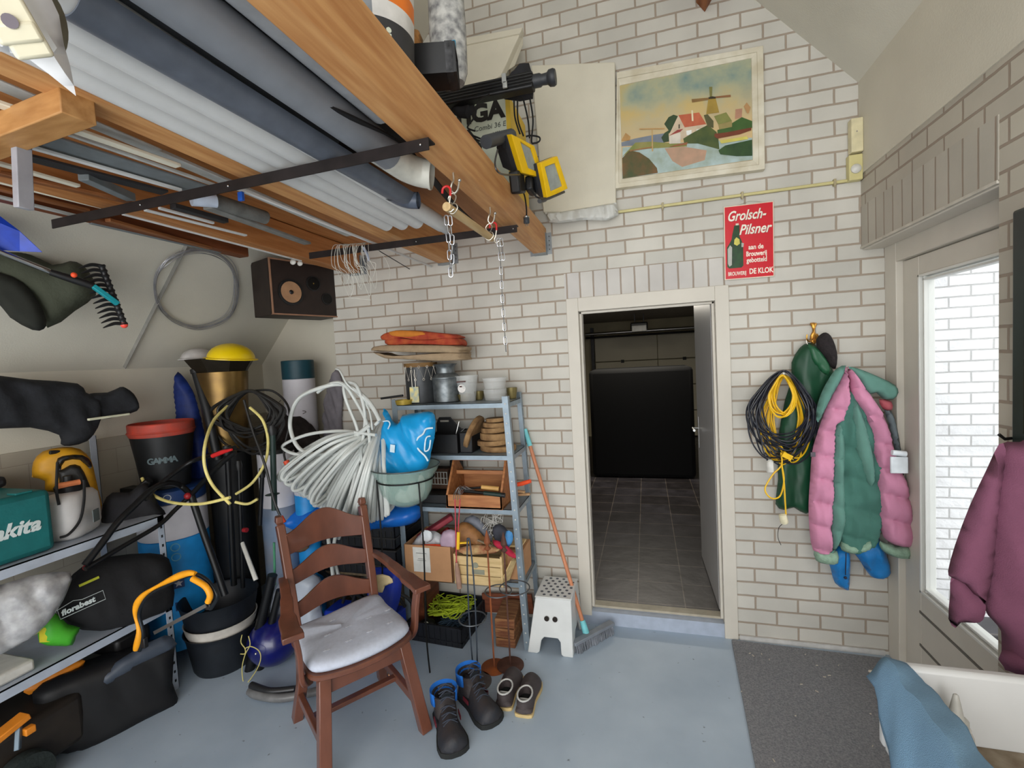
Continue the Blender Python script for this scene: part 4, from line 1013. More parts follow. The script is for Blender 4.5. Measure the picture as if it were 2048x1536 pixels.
t = thing('woollen_hat', 'black knitted hat pushed over the right arm of the brass hook', 'hat', at(1655, 735, y=-.08))
wallbody('hat_body', M('black_wool', (40, 35, 36), .95, var=.3, scale=90, bump=.5, bscale=200), t, [(1632, 680), (1642, 668), (1652, 665), (1662, 672), (1671, 692), (1675, 715), (1671, 738), (1660, 732), (1650, 715), (1636, 700)], -.075, .035, .012, fold=.004, seed=2)

# puffer jacket
t = thing('puffer_jacket', 'pink and teal quilted winter jacket hanging beside the cable coils', 'jacket', at(1720, 1110, y=-.14))
pink = cl('pink_nylon', (198, 132, 160)); teal = cl('teal_nylon', (92, 134, 122)); teal_d = cl('teal_lining', (66, 112, 100))


def quilt(period, amp=.012):
    return lambda u, v: amp * 2.0 * (abs(math.sin((v + .25 * u) * PI / period)) ** .45 - .9)


wallbody('lining', teal_d, t, [(1700, 770), (1724, 815), (1746, 860), (1762, 920), (1766, 1000), (1756, 1080), (1738, 1098), (1710, 1106), (1682, 1098), (1676, 1070), (1660, 1050), (1658, 940), (1662, 850), (1680, 810)], -.125, .05, fold=.024, ff=22, seed=1, extra=quilt(.16, .012), D0=.03)
wallbody('back_panel', teal, t, [(1704, 790), (1715, 805), (1735, 860), (1747, 920), (1749, 960), (1738, 975), (1722, 940), (1712, 900), (1704, 850)], -.165, .032, fold=.012, ff=20, seed=3)
wallbody('left_sleeve', pink, t, [(1692, 732), (1678, 765), (1660, 795), (1645, 835), (1634, 868), (1624, 905), (1620, 960), (1617, 1010), (1619, 1060), (1626, 1100), (1648, 1108), (1664, 1102), (1664, 1060), (1667, 1000), (1668, 940), (1672, 850), (1684, 845), (1700, 800)], -.15, .05, fold=.013, ff=34, seed=8, extra=quilt(.13, .018), D0=.03)
wallbody('sleeve_stripe', teal, t, [(1671, 850), (1684, 852), (1690, 900), (1688, 950), (1690, 1010), (1692, 1040), (1680, 1085), (1668, 1104), (1662, 1100), (1664, 1000), (1667, 930)], -.165, .035, fold=.008, ff=25, seed=5, extra=quilt(.13, .012))
wallbody('right_sleeve', pink, t, [(1696, 732), (1722, 762), (1748, 800), (1764, 825), (1778, 860), (1790, 905), (1800, 935), (1814, 970), (1822, 1020), (1824, 1085), (1806, 1094), (1775, 1082), (1762, 1060), (1756, 1000), (1752, 940), (1745, 890), (1735, 845), (1722, 820), (1706, 800), (1698, 765)], -.155, .05, fold=.013, ff=34, seed=9, extra=quilt(.13, .018), D0=.03)
wallbody('collar', teal, t, [(1692, 731), (1672, 738), (1655, 762), (1640, 792), (1632, 826), (1636, 845), (1650, 820), (1664, 792), (1682, 760)], -.17, .028, fold=.006, ff=30, seed=2)
wallbody('hood', teal, t, [(1696, 733), (1730, 742), (1765, 757), (1790, 770), (1797, 785), (1786, 799), (1765, 797), (1752, 785), (1738, 788), (1716, 762)], -.16, .032, fold=.014, ff=40, seed=7)
wallbody('hood_lining', cl('dusty_red', (176, 88, 96)), t, [(1758, 798), (1783, 803), (1784, 820), (1766, 818)], -.15, .02)
wallbody('side_edge', cl('grey_teal', (110, 122, 126)), t, [(1768, 818), (1784, 824), (1795, 860), (1802, 900), (1808, 950), (1800, 940), (1788, 890), (1778, 850)], -.13, .02)
for o in ([(1628, 1098), (1650, 1103), (1674, 1102), (1676, 1127), (1652, 1128), (1632, 1121)], [(1760, 1082), (1790, 1092), (1818, 1092), (1818, 1117), (1785, 1113), (1762, 1098)]):
    wallbody('cuff', M('ribbed_cuff', (140, 168, 146), .9, var=.15, scale=60, bump=.4, bscale=300), t, o, -.15, .035, .012, fold=.003, label='ribbed pale green cuff')
wallbody('hem_band', M('ribbed_cuff', (0, 0, 0)), t, [(1682, 1083), (1712, 1088), (1742, 1080), (1738, 1099), (1710, 1107), (1684, 1101)], -.15, .04, .012, fold=.003)
b = MB(); b.box(at(1626, 909, y=-.215), (.022, .004, .024)); b.build('badge', M('badge_grey', (92, 84, 92), .7), t)
b = MB(); b.tube([at(1692, 1106, y=-.13), at(1691, 1150, y=-.12)], .0025, 6); b.lathe([(.004, 0), (.009, .006), (.004, .014)], at(1691, 1158, y=-.12), 10); b.build('drawstring', M('dark_cord', (40, 40, 60), .6), t)
t = thing('paper_wipes', 'white rolled paper packet sticking out of the pink jacket pocket', 'packet', at(1798, 945, y=-.2))
b = MB(); b.box(at(1798, 930, y=-.215), (.075, .012, .085)); pk_ = b.build('packet', M('paper_white', (226, 232, 236), .6), t, bevel=.004)
b = MB(); b.tube([at(1784, 905, y=-.22), at(1812, 908, y=-.22)], .014, 10); b.build('rolled_end', M('paper_white', (0, 0, 0)), pk_)
for o, lab, y in (([(1655, 1100), (1690, 1092), (1700, 1110), (1700, 1150), (1698, 1178), (1688, 1178), (1670, 1166), (1662, 1140)], 'blue rain garment end with a cord, hanging below the left half of the pink jacket', -.08), ([(1698, 1085), (1745, 1060), (1762, 1085), (1780, 1130), (1778, 1150), (1765, 1157), (1748, 1156), (1735, 1145), (1718, 1118)], 'bulging blue bag end hanging below the right half of the pink jacket', -.07)):
    T = wallT(y); b = MB(); inflate(b, px2(o, T, dict(y=y)), T, .04, .014, fold=.018, ffreq=26, seed=len(lab), back=.5, smooth_n=2); b.build('blue_bag', M('blue_nylon', (34, 122, 190), .35, var=.15, scale=12), weld=True, label=lab, cat='bag')

# cable coils
t = thing('wall_nail', 'white nail holding the cable coils on the bricks', 'nail', at(1567, 747, y=-.02))
b = MB(); b.tube([at(1567, 749, y=-.0), at(1567, 747, y=-.17)], .004, 8); b.sphere(at(1567, 747, y=-.172), .007, 8); b.build('nail', M('soft_white', (0, 0, 0)), t)
random.seed(11)


t = thing('extension_cable', 'large coil of black cable with a white plug hanging on the nail', 'cable', at(1570, 925, y=-.12))
b = MB(); ovals(b, (1567, 742), 20, (44, 68), (62, 92), -.11, .0042, 4, .06); b.build('coil_loops', M('cable_black', (28, 30, 40), .35, var=.2), t)
b = MB(); b.tube(spline([at(1523, 870, y=-.17), at(1526, 900, y=-.17), at(1537, 925, y=-.17)], 5), .0038, 7); b.tube(spline([at(1530, 905, y=-.16), at(1545, 922, y=-.16), at(1560, 931, y=-.16)], 5), .0038, 7); b.build('loose_end', M('cable_black', (0, 0, 0)), t)
b = MB(); b.lathe([(.008, .036), (.018, .026), (.019, -.030), (.014, -.036)], at(1540, 932, y=-.17), 16); b.build('plug', M('soft_white', (0, 0, 0)), t, label='white plug')
t = thing('extension_cable', 'coil of yellow cable with a dangling tail inside the black coil', 'cable', at(1570, 1030, y=-.14))
yc = M('cable_yellow', (232, 184, 24), .4, var=.08)
b = MB(); ovals(b, (1565, 751), 9, (20, 27), (38, 44), -.15, .0042, 1.5, .04); ovals(b, (1570, 752), 9, (30, 44), (78, 90), -.09, .0042, 3, .03); b.build('coil_loops', yc, t)
b = MB(); b.tube(spline([at(1562, 905, y=-.18), at(1563, 930, y=-.175), at(1545, 950, y=-.17), at(1530, 978, y=-.17), at(1542, 996, y=-.17), at(1560, 992, y=-.17), at(1568, 960, y=-.17), at(1563, 930, y=-.18)], 7), .0042, 7); b.tube(spline([at(1563, 925, y=-.18), at(1568, 965, y=-.17), at(1570, 1000, y=-.165), at(1572, 1030, y=-.16)], 6), .0042, 7)
b.build('tail', yc, t)
b = MB(); b.box(at(1574, 912, y=-.19), (.05, .02, .028), Matrix.Rotation(.5, 4, 'Y')); b.tube([at(1580, 913, y=-.20), at(1587, 920, y=-.20)], .002, 6); b.tube([at(1576, 918, y=-.20), at(1583, 925, y=-.20)], .002, 6); b.build('flat_plug', yc, t, bevel=.005)
b = MB(); b.lathe([(.010, .03), (.02, .024), (.021, -.018), (.016, -.026)], at(1567, 1038, y=-.16), 14, Matrix.Rotation(-.2, 4, 'Y')); b.build('socket_end', M('cream_socket', (226, 218, 186), .4), t, label='cream socket end')
b = MB(); b.tube(spline([at(1570, 1045, y=-.16), at(1558, 1055, y=-.155), at(1556, 1075, y=-.155), at(1562, 1090, y=-.155)], 5), .0018, 6); b.build('tie_cord', blackp, t)

# mat
b = MB(); P = [(1.650, -.03), (2.435, -.05), (2.36, -2.9), (1.47, -2.9)]; b.loft([[Vector((x, y, .001)) for x, y in P], [Vector((x, y, .011)) for x, y in P]])
mm = M('doormat', (166, 164, 166), .97, c2=(126, 128, 132), scale=140, bump=.8, bscale=500); b.build('door_mat', mm, label='long grey speckled mat on the floor before the outside door', cat='mat', bevel=.003, smooth=False)
b = MB()
random.seed(5)
for k in range(26): x = random.uniform(1.62, 2.2); y = random.uniform(-1.3, -.1); a = random.uniform(0, 3); b.box((x, y, .0135), (random.uniform(.006, .016), .003, .003), a)
b.build('wood_chips', M('chips', (206, 196, 180), .8), label='small pale wood shavings scattered on the grey mat', cat='debris', kind='stuff')
b = MB(); b.sphere(at(1743, 1343, z=.02), .012, 8, (1.3, .8, .6)); b.build('pebble', M('chips', (0, 0, 0)), label='single pale pebble on the grey mat near the blue towel', cat='stone')

# sink
t = thing('utility_sink', 'old white utility sink by the outside door, seen from above', 'sink', (2.05, -1.9, .6))
ceram = M('sink_ceramic', (208, 208, 206), .35, var=.05, scale=4); x0, x1, y0, y1, z1, z0, w = 1.822, XR - .002, -2.5, -1.452, .85, .645, .035
b = MB(); b.bb((x0, y1 - w, .60), (x1, y1, z1)); b.bb((x0, y0, .60), (x0 + w, y1 - w, z1)); b.bb((x1 - w, y0, .60), (x1, y1 - w, z1)); b.bb((x0 + w, y0, .60), (x1 - w, y1 - w, z0)); b.build('basin', ceram, t, bevel=.012, weld=False)
b = MB(); b.bb((x0 + w + .001, y0, z0), (x1 - w - .001, y1 - w - .001, z0 + .006)); b.build('dirt', M('sink_dirt', (170, 160, 140), .9, c2=(96, 74, 52), scale=9), t, smooth=False, label='brown dirt on the sink bottom')
b = MB(); b.bb((x0 + .16, y0, 0), (x0 + .22, y1 - .06, .60)); b.bb((x1 - .1, y0, 0), (x1 - .04, y1 - .06, .60)); b.build('support', M('sink_brick', (180, 176, 168), .9), t, smooth=False)
t = thing('spray_bottle', 'small grey white squeeze bottle with a pointed cap standing in the sink', 'bottle', (1.975, -1.53, .651))
b = MB(); c = Vector((1.958, -1.548, .652)); b.lathe([(.034, 0), (.036, .01), (.036, .07), (.030, .085), (.030, .092), (.026, .094)], c, 18); b.build('bottle_body', M('bottle_white', (206, 202, 194), .4), t)
b = MB(); b.lathe([(.026, .094), (.026, .112), (.018, .114), (.016, .12), (.010, .155), (.006, .175), (.003, .178)], c, 16); b.build('cap', M('bottle_cap', (186, 184, 176), .4), t)
# towel draped over the left rim
rings = []; n = 26; rows = 30
for i in range(rows + 1):
    f = i / rows; y = -1.455 - .85 * f; xr = 1.862 - .045 * f; lf_ = min(1, .35 + f * 3.5)
    pr = []
    for k in range(n + 1):
        s = k / n; wv = .008 * math.sin(f * 21 + s * 3) + .006 * math.sin(f * 44 + s * 9)
        if s < .5: q = s / .5; x = xr - .028 - .035 * (1 - q) ** .8 + wv * (1 - q) * 1.0; z = .872 - .20 * lf_ * (1 - q) ** 1.15
        else: q = (s - .5) / .5; x = xr - .028 + .080 * q + wv * .4; z = .872 - .02 * q * q - .022 * q
        if f < .12: e = (1 - f / .12); z -= .012 * e * e; y_ = y - .0 * e
        pr.append(Vector((x, y - .02 * math.sin(PI * s), z + wv * .5)))
    rings.append(pr)
b = MB(); m = n + 1; vs = [p for r in rings for p in r]; b.add(vs, [(i * m + k, i * m + k + 1, (i + 1) * m + k + 1, (i + 1) * m + k) for i in range(rows) for k in range(n)])
b.build('towel', M('blue_terry', (122, 158, 186), .95, var=.1, scale=5, bump=.4, bscale=420), label='light blue towel draped over the left rim of the sink', cat='towel', solid=.012)

# fleece jacket and mirror on the right pier
t = thing('fleece_jacket', 'mauve fleece jacket hanging in front of the glass door at the right edge', 'jacket', at(2000, 1340, x=2.28))
fl = M('mauve_fleece', (122, 74, 96), .95, var=.12, scale=9, bump=.3, bscale=300)


def tb(name, pts, p0, n, thick, seed, fold=.02, mat=None, ff=12, lab=None, extra=None, step=.02):
    T, pf, pg = tiltplane(p0, n); b = MB(); inflate(b, pg(pts), T, thick, step, thick * 1.2, fold, (1, .15), ff, seed, .5, 2, extra); return b.build(name, mat or fl, t, weld=True, angle=75, label=lab)


tb('jacket_body', [(2000, 888), (1990, 930), (1975, 1000), (1968, 1080), (1966, 1150), (1968, 1215), (1985, 1240), (2002, 1262), (2003, 1300), (2010, 1340), (2070, 1352), (2150, 1350), (2150, 880), (2040, 884)], (2.20, -1.16, 1.0), (-.45, -1, 0), .06, 3, .03)
tb('sleeve', [(1998, 888), (1975, 935), (1940, 1010), (1910, 1090), (1896, 1142), (1903, 1155), (1930, 1168), (1958, 1205), (1968, 1215), (1985, 1150), (1998, 1060), (2006, 980), (2012, 900)], (2.19, -1.19, 1.0), (-.45, -1, 0), .045, 5)
tb('sleeve_end', [(1903, 1150), (1900, 1190), (1897, 1238), (1911, 1256), (1922, 1245), (1950, 1246), (1966, 1240), (1972, 1212), (1958, 1190), (1930, 1165)], (2.18, -1.18, .85), (-.45, -1, 0), .035, 9, .016)
tb('hem_band', [(2004, 1300), (2060, 1310), (2150, 1310), (2150, 1352), (2012, 1340)], (2.18, -1.20, .75), (-.45, -1, 0), .035, 2, .01)
t = thing('mirror', 'dark green framed mirror edge on the brick pier above the mauve jacket', 'mirror', (2.33, -1.12, 1.40))
b = MB(); b.bb((2.318, -1.75, 1.40), (2.354, -1.135, 2.135)); b.build('mirror_frame', M('dark_green_frame', (34, 46, 44), .4), t, bevel=.008)
b = MB(); b.bb((2.3155, -1.70, 1.45), (2.3175, -1.19, 2.075)); b.build('mirror_glass', M('mirror_glass', (120, 130, 128), .05, 1.0, var=0), t, smooth=False)
t = thing('flower_ornament', 'small gilt flower ornament below the mirror on the pier', 'ornament', at(2042, 868, x=2.33))
b = MB()
for k in range(5): b.sphere(at(2042 + 7 * math.cos(k * 1.256), 868 + 9 * math.sin(k * 1.256), x=2.335), .010, 8)
b.sphere(at(2042, 868, x=2.33), .008, 8); b.build('petals', M('gilt', (150, 124, 60), .4, .5), t)
b = MB(); b.tube([(2.356, -1.13, 1.43), (2.30, -1.14, 1.425), (2.285, -1.14, 1.44)], .005, 8); b.build('coat_peg', blackm, label='dark peg on the pier that carries the mauve jacket', cat='hook')
# ================================================================ metal shelf rack and what stands on it
gp = M('rack_grey', (136, 150, 160), .4, .35, var=.1, scale=20)
t = thing('shelf_rack', 'grey perforated metal shelf rack against the bricks left of the inner door', 'shelf', (.07, -.19, 0))


def rpt(side, z, front): # rack leans a little
    xr = .481 - .058 * (z / 1.55); xl = -.345 - .0 * z
    return Vector((xr if side else xl, -.356 if front else -.03, z))


for s in (0, 1):
    for fr in (1, 0):
        b = MB(); a = rpt(s, 0, fr); e = rpt(s, 1.545, fr); sg = -1 if s else 1; yy = 1 if fr else -1
        b.bar(a, e, .003, .036, up=(0, 1, 0)) if 0 else None
        b.bar(a + Vector((sg * .017, 0, 0)), e + Vector((sg * .017, 0, 0)), .003, .036, up=(1, 0, 0)); b.bar(a + Vector((0, yy * .017, 0)), e + Vector((0, yy * .017, 0)), .036, .003, up=(1, 0, 0)); b.build('upright', gp, t, smooth=False)
    if s:
        b = MB()
        for k in range(26):
            z = .05 + k * .058
            for fr in (1, 0): p = rpt(s, z, fr); b.tube([p + Vector((-.018, -.0025, 0)), p + Vector((-.018, -.0035, 0))], .005, 6) if fr else b.tube([p + Vector((.0022, -.015, 0)), p + Vector((.003, -.015, 0))], .005, 6)
        b.build('punched_holes', M('hole_light', (196, 196, 190), .6), t, smooth=False, kind='stuff', label='row of punched holes on the uprights')
SZ = (.415, .862, 1.192, 1.508)
for z in SZ:
    a = rpt(0, z, 1); e = rpt(1, z, 1); b = MB(); b.bb((a.x, -.356, z - .030), (e.x, -.353, z)); b.bb((a.x, -.356, z - .003), (e.x, -.03, z)); b.bb((a.x, -.033, z - .03), (e.x, -.03, z)); b.bb((e.x - .003, -.356, z - .03), (e.x, -.03, z)); b.bb((a.x, -.356, z - .03), (a.x + .003, -.03, z)); b.build('shelf_board', gp, t, smooth=False)
Z4, Z3, Z2, Z1 = [z + .001 for z in SZ]
for x in (-.28, .2):
    b = MB(); b.bb((x - .035, -.30, 0), (x + .035, -.06, .38)) if x < 0 else None
    if x < 0: b.build('timber_post', wood('reddish_timber', (92, 46, 28), (128, 66, 40)), label='reddish timber post standing behind the carton under the lowest rack shelf', cat='timber', bevel=.003)

# --- top shelf
t = thing('metal_bin', 'dark grey round bin with wire zigzag and yellow tag on the top shelf', 'bin', at(831, 803, y=-.22))
c = Vector((-.205, -.20, Z1)); c.x = at(832, 770, y=-.28).x; R0 = .103
b = MB(); b.lathe([(R0 - .004, 0), (R0, .01), (R0, .235)], c, 30, thick=.004); b.build('bin_body', M('dark_zinc', (66, 68, 70), .45, .5, var=.15), t)
b = MB(); b.lathe([(R0 + .004, .235), (R0 + .006, .262), (R0 - .004, .262), (R0 - .006, .235)], c, 30); b.build('wooden_rim', M('rim_wood', (116, 86, 48), .7, var=.3), t)
b = MB(); n = 13; P = []
for k in range(2 * n): a = PI * k / n; P.append(c + Vector(((R0 + .006) * math.cos(a), (R0 + .006) * math.sin(a), .235 if k % 2 else .155)))
b.tube(P, .0016, 5, closed=True)
for k in range(2 * n): q = P[k]; b.tube([q + Vector((0, 0, .007 * s)) if False else q + Vector((math.cos(u) * .007 * -math.sin(PI * k / n), math.cos(u) * .007 * math.cos(PI * k / n), math.sin(u) * .007)) for u in [2 * PI * i / 8 for i in range(8)]], .0014, 4, closed=True)
b.build('zigzag_wire', M('wire_pale', (214, 208, 196), .4, .3), t)
b = MB(); b.box(c + Vector((-.0, -R0 - .006, .06)), (.062, .003, .10)); tg = b.build('paper_tag', M('tag_yellow', (236, 214, 130), .6, c2=(150, 170, 170), scale=38), t, label='yellow paper tag')
b = MB(); b.tube([c + Vector((-.012, -R0 - .006, .11)), c + Vector((-.014, -R0 - .006, .22))], .002, 5); b.tube([c + Vector((.012, -R0 - .006, .11)), c + Vector((.010, -R0 - .006, .22))], .002, 5); b.build('tag_cord', M('wire_pale', (0, 0, 0)), tg)
t = thing('milk_churn', 'dull zinc milk churn with a flared neck on the top shelf', 'churn', at(888, 803, y=-.2)); c = Vector((at(890, 770, y=-.22).x, -.20, Z1))
b = MB(); b.lathe([(.078, 0), (.086, .006), (.088, .09), (.088, .155), (.078, .175), (.060, .188), (.058, .215), (.064, .232), (.078, .246)], c, 32, thick=.003); b.lathe([(.089, .150), (.091, .153), (.091, .160), (.089, .163)], c, 32); b.build('churn_body', M('old_zinc', (128, 134, 136), .42, .7, c2=(92, 98, 102), scale=26), t)


def tub(label, px, y, r0, r1, h, z=None, lid=False, mark=None):
    z = Z1 if z is None else z; x = at(px, 780, y=y).x; t = thing('plastic_tub', label, 'tub', (x, y, z))
    b = MB(); b.lathe([(r0, 0), (r1, h), (r1 + .004, h), (r1 + .004, h + .005)], (x, y, z), 28, thick=.0015); b.build('tub_wall', M('clear_plastic', (226, 228, 226), .12, var=.02, alpha=.26), t)
    if mark == 'print':
        b = MB(); b.lathe([(.026, 0), (.026, .001)], (x - .015, y - r0 - .010, z + .085), 20, Matrix.Rotation(PI / 2, 4, 'X')); b.build('round_print', M('print_white', (226, 222, 218), .5), t)
        b = MB(); b.bar((x - .04, y - r1 - .003, z + .128), (x + .02, y - r1 - .003, z + .13), .003, .008); b.sphere((x - .02, y - r0 - .012, z + .098), .007, 8, (1.5, .3, .7)); b.build('dark_print', M('print_brown', (70, 30, 26), .5), t)
    return t, x


tub('tall clear plastic pot with a round white print on the top shelf', 935, -.2, .050, .072, .16, mark='print')
t, x = tub('lower of the two clear food tubs stacked on the top rack shelf', 990, -.17, .066, .076, .065)
tub('upper of the two clear food tubs stacked on the top rack shelf', 990, -.17, .066, .076, .065, z=Z1 + .071)
brassy = M('dull_brass', (124, 112, 70), .4, .6)
for px, y, r, h, lab in ((958, -.13, .032, .055, 'small brass pot between the clear pot and the stacked tubs'), (929, -.2, .044, .045, 'brown brass cup inside the tall clear pot'), (1024, -.12, .034, .07, 'brass beaker at the very right end of the top shelf')):
    b = MB(); b.lathe([(r * .75, 0), (r, h * .7), (r * 1.05, h)], (at(px, 790, y=y).x, y, Z1 + .002), 24, thick=.002); b.build('brass_cup', brassy, label=lab, cat='cup')
t = thing('pan', 'pan with a black handle sticking out left of the dark bin', 'pan', at(800, 796, y=-.33)); b = MB(); b.bar(at(762, 797, y=-.33), at(806, 791, y=-.33), .018, .014); b.build('handle', blackp, t, bevel=.004)
b = MB(); b.lathe([(.05, 0), (.055, .03)], (at(806, 791, y=-.33).x + .0, -.325, Z1 + .002), 20, thick=.002); b.build('pan_body', M('pan_yellow', (176, 150, 60), .4, .3), t)
# folded blankets
t = thing('folded_blanket', 'folded sand brown blanket lying on the dark bin and the churn', 'blanket', at(830, 720, y=-.25)); bb = M('blanket_brown', (160, 138, 110), .95, var=.1, bump=.4, bscale=200)


def cushion(px, y0, y1, mat, name, parent, seed, fold=.008, label=None):
    """flat folded textile: pixel outline at depth y0 extruded to y1"""
    P = [at(a, c, y=y0) for a, c in spline([(a, c, 0) for a, c in px], 3, True) and [tuple(p)[:2] for p in spline([(a, c, 0) for a, c in px], 3, True)]]
    m = sum(P, Vector()) / len(P); rings = []
    for f, s in ((0, .86), (.04, .95), (.12, 1), (.5, 1.01), (.9, 1), (1, .93)):
        r = []
        for i, p in enumerate(P):
            q = m + (p - m) * s; q = q + Vector((0, (y1 - y0) * f, 0)); q += Vector((0, 0, 1)) * fold * noise.noise(Vector((i * .35, f * 3, seed))); r.append(q)
        rings.append(r)
    b = MB(); b.loft(rings); return b.build(name, mat, parent, label=label, angle=80)


cushion([(738, 700), (760, 690), (905, 691), (915, 702), (905, 706), (760, 703)], -.35, -.12, bb, 'upper_fold', t, 1); cushion([(742, 705), (780, 712), (905, 705), (918, 713), (910, 721), (800, 719), (765, 716)], -.34, -.12, bb, 'lower_fold', t, 3)
t = thing('folded_blanket', 'red and orange patterned fabric folded on top of the brown blanket', 'blanket', at(830, 690, y=-.25)); rf = M('red_pattern', (150, 46, 34), .9, c2=(176, 84, 46), scale=22, bump=.3)
cushion([(772, 690), (768, 678), (800, 676), (850, 680), (900, 676), (911, 682), (910, 691), (880, 690), (820, 688)], -.33, -.13, rf, 'lower_fold', t, 5); cushion([(757, 672), (770, 664), (800, 661), (850, 664), (900, 668), (905, 677), (850, 680), (800, 677), (765, 680)], -.33, -.13, rf, 'upper_fold', t, 8, .012)
cushion([(776, 663), (800, 661), (845, 664), (850, 670), (820, 674), (782, 672)], -.335, -.2, M('orange_cloth', (190, 116, 40), .9), 'orange_flap', t, 2, label='orange folded flap')

# --- second shelf
t = thing('tool_caddy', 'black plastic tool caddy with a carry handle on the second shelf', 'caddy', (.02, -.2, Z2))
b = MB(); x0, x1 = at(862, 900, y=-.3).x, at(918, 900, y=-.3).x; b.bb((x0, -.32, Z2), (x1, -.316, Z2 + .12)); b.bb((x0, -.08, Z2), (x1, -.076, Z2 + .12)); b.bb((x0, -.32, Z2), (x0 + .004, -.076, Z2 + .12)); b.bb((x1 - .004, -.32, Z2), (x1, -.076, Z2 + .12)); b.bb((x0, -.32, Z2), (x1, -.076, Z2 + .004)); b.build('tray', blackp, t, bevel=.002, smooth=False)
b = MB(); b.prism([(x0, .0), (x0, .17), (x0 + .02, .21), (x0 + .10, .21), (x0 + .15, .15), (x1, .12), (x1, 0)], .012, Matrix.Translation(Vector((0, -.2, Z2 + .005)))); b.build('handle_wall', blackp, t, bevel=.002, smooth=False)
b = MB(); b.box((x0 + .06, -.2015, Z2 + .19), (.06, .002, .012)); b.build('grip_slot', M('slot_light', (150, 146, 136), .8), t, smooth=False)
b = MB(); b.bb((x1 + .006, -.30, Z2), (x1 + .09, -.10, Z2 + .13)); b.build('black_case', M('black_case', (22, 22, 24), .5), label='small black case between the caddy and the wooden discs', cat='case', bevel=.006)
for a, e, lab in (((912, 868), (918, 843), 'thin steel rod standing up out of the black caddy'), ((920, 866), (930, 856), 'short steel rod leaning in the black caddy')):
    b = MB(); b.tube([at(*a, y=-.25), at(*e, y=-.24)], .003, 8); b.build('steel_rod', steel, label=lab, cat='rod')
disc_m = M('wood_slice', (162, 128, 86), .85, c2=(112, 82, 52), scale=16, bump=.5)


def wslice(label, c, r, h, rot=None, sy=1, seed=0):
    t = thing('wood_slice', label, 'wood slice', c, group='wood slices on the second shelf')
    b = MB(); n = 26; rings = []
    for z, s in ((0, .96), (.15 * h, 1), (.85 * h, 1), (h, .96)):
        rings.append([(rot or Matrix.Identity(4)) @ Vector((math.cos(2 * PI * k / n) * r * s * (1 + .06 * noise.noise(Vector((math.cos(2 * PI * k / n) * 2, math.sin(2 * PI * k / n) * 2, seed)))), math.sin(2 * PI * k / n) * r * sy * s, z)) + Vector(c) for k in range(n)])
    b.loft(rings); b.build('slice', disc_m, t)
    return t


z = Z2 + .001; cx = at(985, 890, y=-.22).x
names = ('widest wood slice at the bottom of the stack', 'wood slice second from the bottom of the stack', 'thick wood slice in the middle of the stack', 'pale wood slice above the middle of the stack', 'wood slice second from the top of the stack', 'smallest wood slice on top of the stack')
for i, (r, h, dx) in enumerate(((.115, .033, .03), (.105, .03, .0), (.095, .04, .01), (.08, .03, .005), (.075, .028, .012), (.06, .024, .02))):
    wslice(names[i], (cx + dx, -.20, z), r, h, sy=.85, seed=i, rot=Matrix.Rotation(.03 * (-1) ** i, 4, 'Y')); z += h + .004
wslice('wood slice leaning upright against the stack', (.12, -.22, Z2 + .012), .115, .032, Matrix.Rotation(-1.15, 4, 'Y') @ Matrix.Translation(Vector((.105, 0, 0))), seed=9)

# --- third shelf
t = thing('wooden_toolbox', 'open wooden tool tote with a long handle bar on the third shelf', 'toolbox', (.18, -.2, Z3)); tw = wood('toolbox_wood', (150, 92, 52), (186, 126, 76), stretch=(2, 14, 14))
xa, xb = at(897, 1010, y=-.34).x, .36; Y0, Y1_ = -.37, -.08
b = MB(); b.bb((xa, Y0, Z3), (xb, Y0 + .014, Z3 + .085)); b.build('front_board', tw, t, bevel=.002)
b = MB(); b.bb((xa, Y1_ - .014, Z3), (xb, Y1_, Z3 + .16)); b.build('rear_board', tw, t, bevel=.002)
b = MB(); b.bb((xa, Y0, Z3), (xb, Y1_, Z3 + .012)); b.build('bottom_board', tw, t)
for x in (xa, xb - .014):
    b = MB(); T = Matrix(((0, 1, 0, x), (1, 0, 0, 0), (0, 0, 1, Z3), (0, 0, 0, 1))); b.prism([(Y0, 0), (Y1_, 0), (Y1_, .16), (-.19, .285), (-.23, .285), (Y0, .085)], .014, T); b.build('end_board', tw, t, bevel=.002)
b = MB(); b.bb((xa, -.225, Z3 + .265), (xb, -.20, Z3 + .285)); b.build('handle_bar', tw, t, bevel=.004)
b = MB(); b.bb((xa, -.215, Z3 + .175), (xb, -.20, Z3 + .20)); b.build('inner_rail', tw, t, bevel=.002)
t = thing('hand_tool', 'tool with a tan wooden grip lying across the wooden tote', 'tool', at(985, 977, y=-.38))
b = MB(); b.tube([at(963, 974, y=-.34), at(998, 978, y=-.33)], [.013, .015], 12); b.build('grip', M('tan_grip', (206, 160, 92), .5), t, label='tan wooden grip')
b = MB(); b.tube([at(922, 978, y=-.36), at(963, 975, y=-.34)], .007, 8); b.build('shaft', blackm, t)
t = thing('hand_tool', 'tool with a dark green and black grip at the front of the wooden tote', 'tool', at(985, 987, y=-.39))
b = MB(); b.tube([at(928, 982, y=-.385), at(968, 986, y=-.385)], .010, 8); b.build('shaft', blackm, t)
b = MB(); b.tube([at(968, 986, y=-.385), at(1003, 990, y=-.385)], .013, 12); b.build('grip', M('dark_green_grip', (24, 46, 40), .5), t); b = MB(); b.tube([at(1003, 990, y=-.385), at(1010, 991, y=-.385)], .014, 12); b.build('end_cap', blackp, t)
b = MB()
for k in range(6): b.tube(spline([at(912 + k * 2, 985 + k, y=-.385), at(920 + k * 2.5, 972 + (k % 3) * 3, y=-.39), at(934 + k * 3, 980, y=-.385)], 4), .002, 5)
b.build('whisk_wires', steel, label='tangle of steel wire loops at the left of the wooden tote', cat='wire')
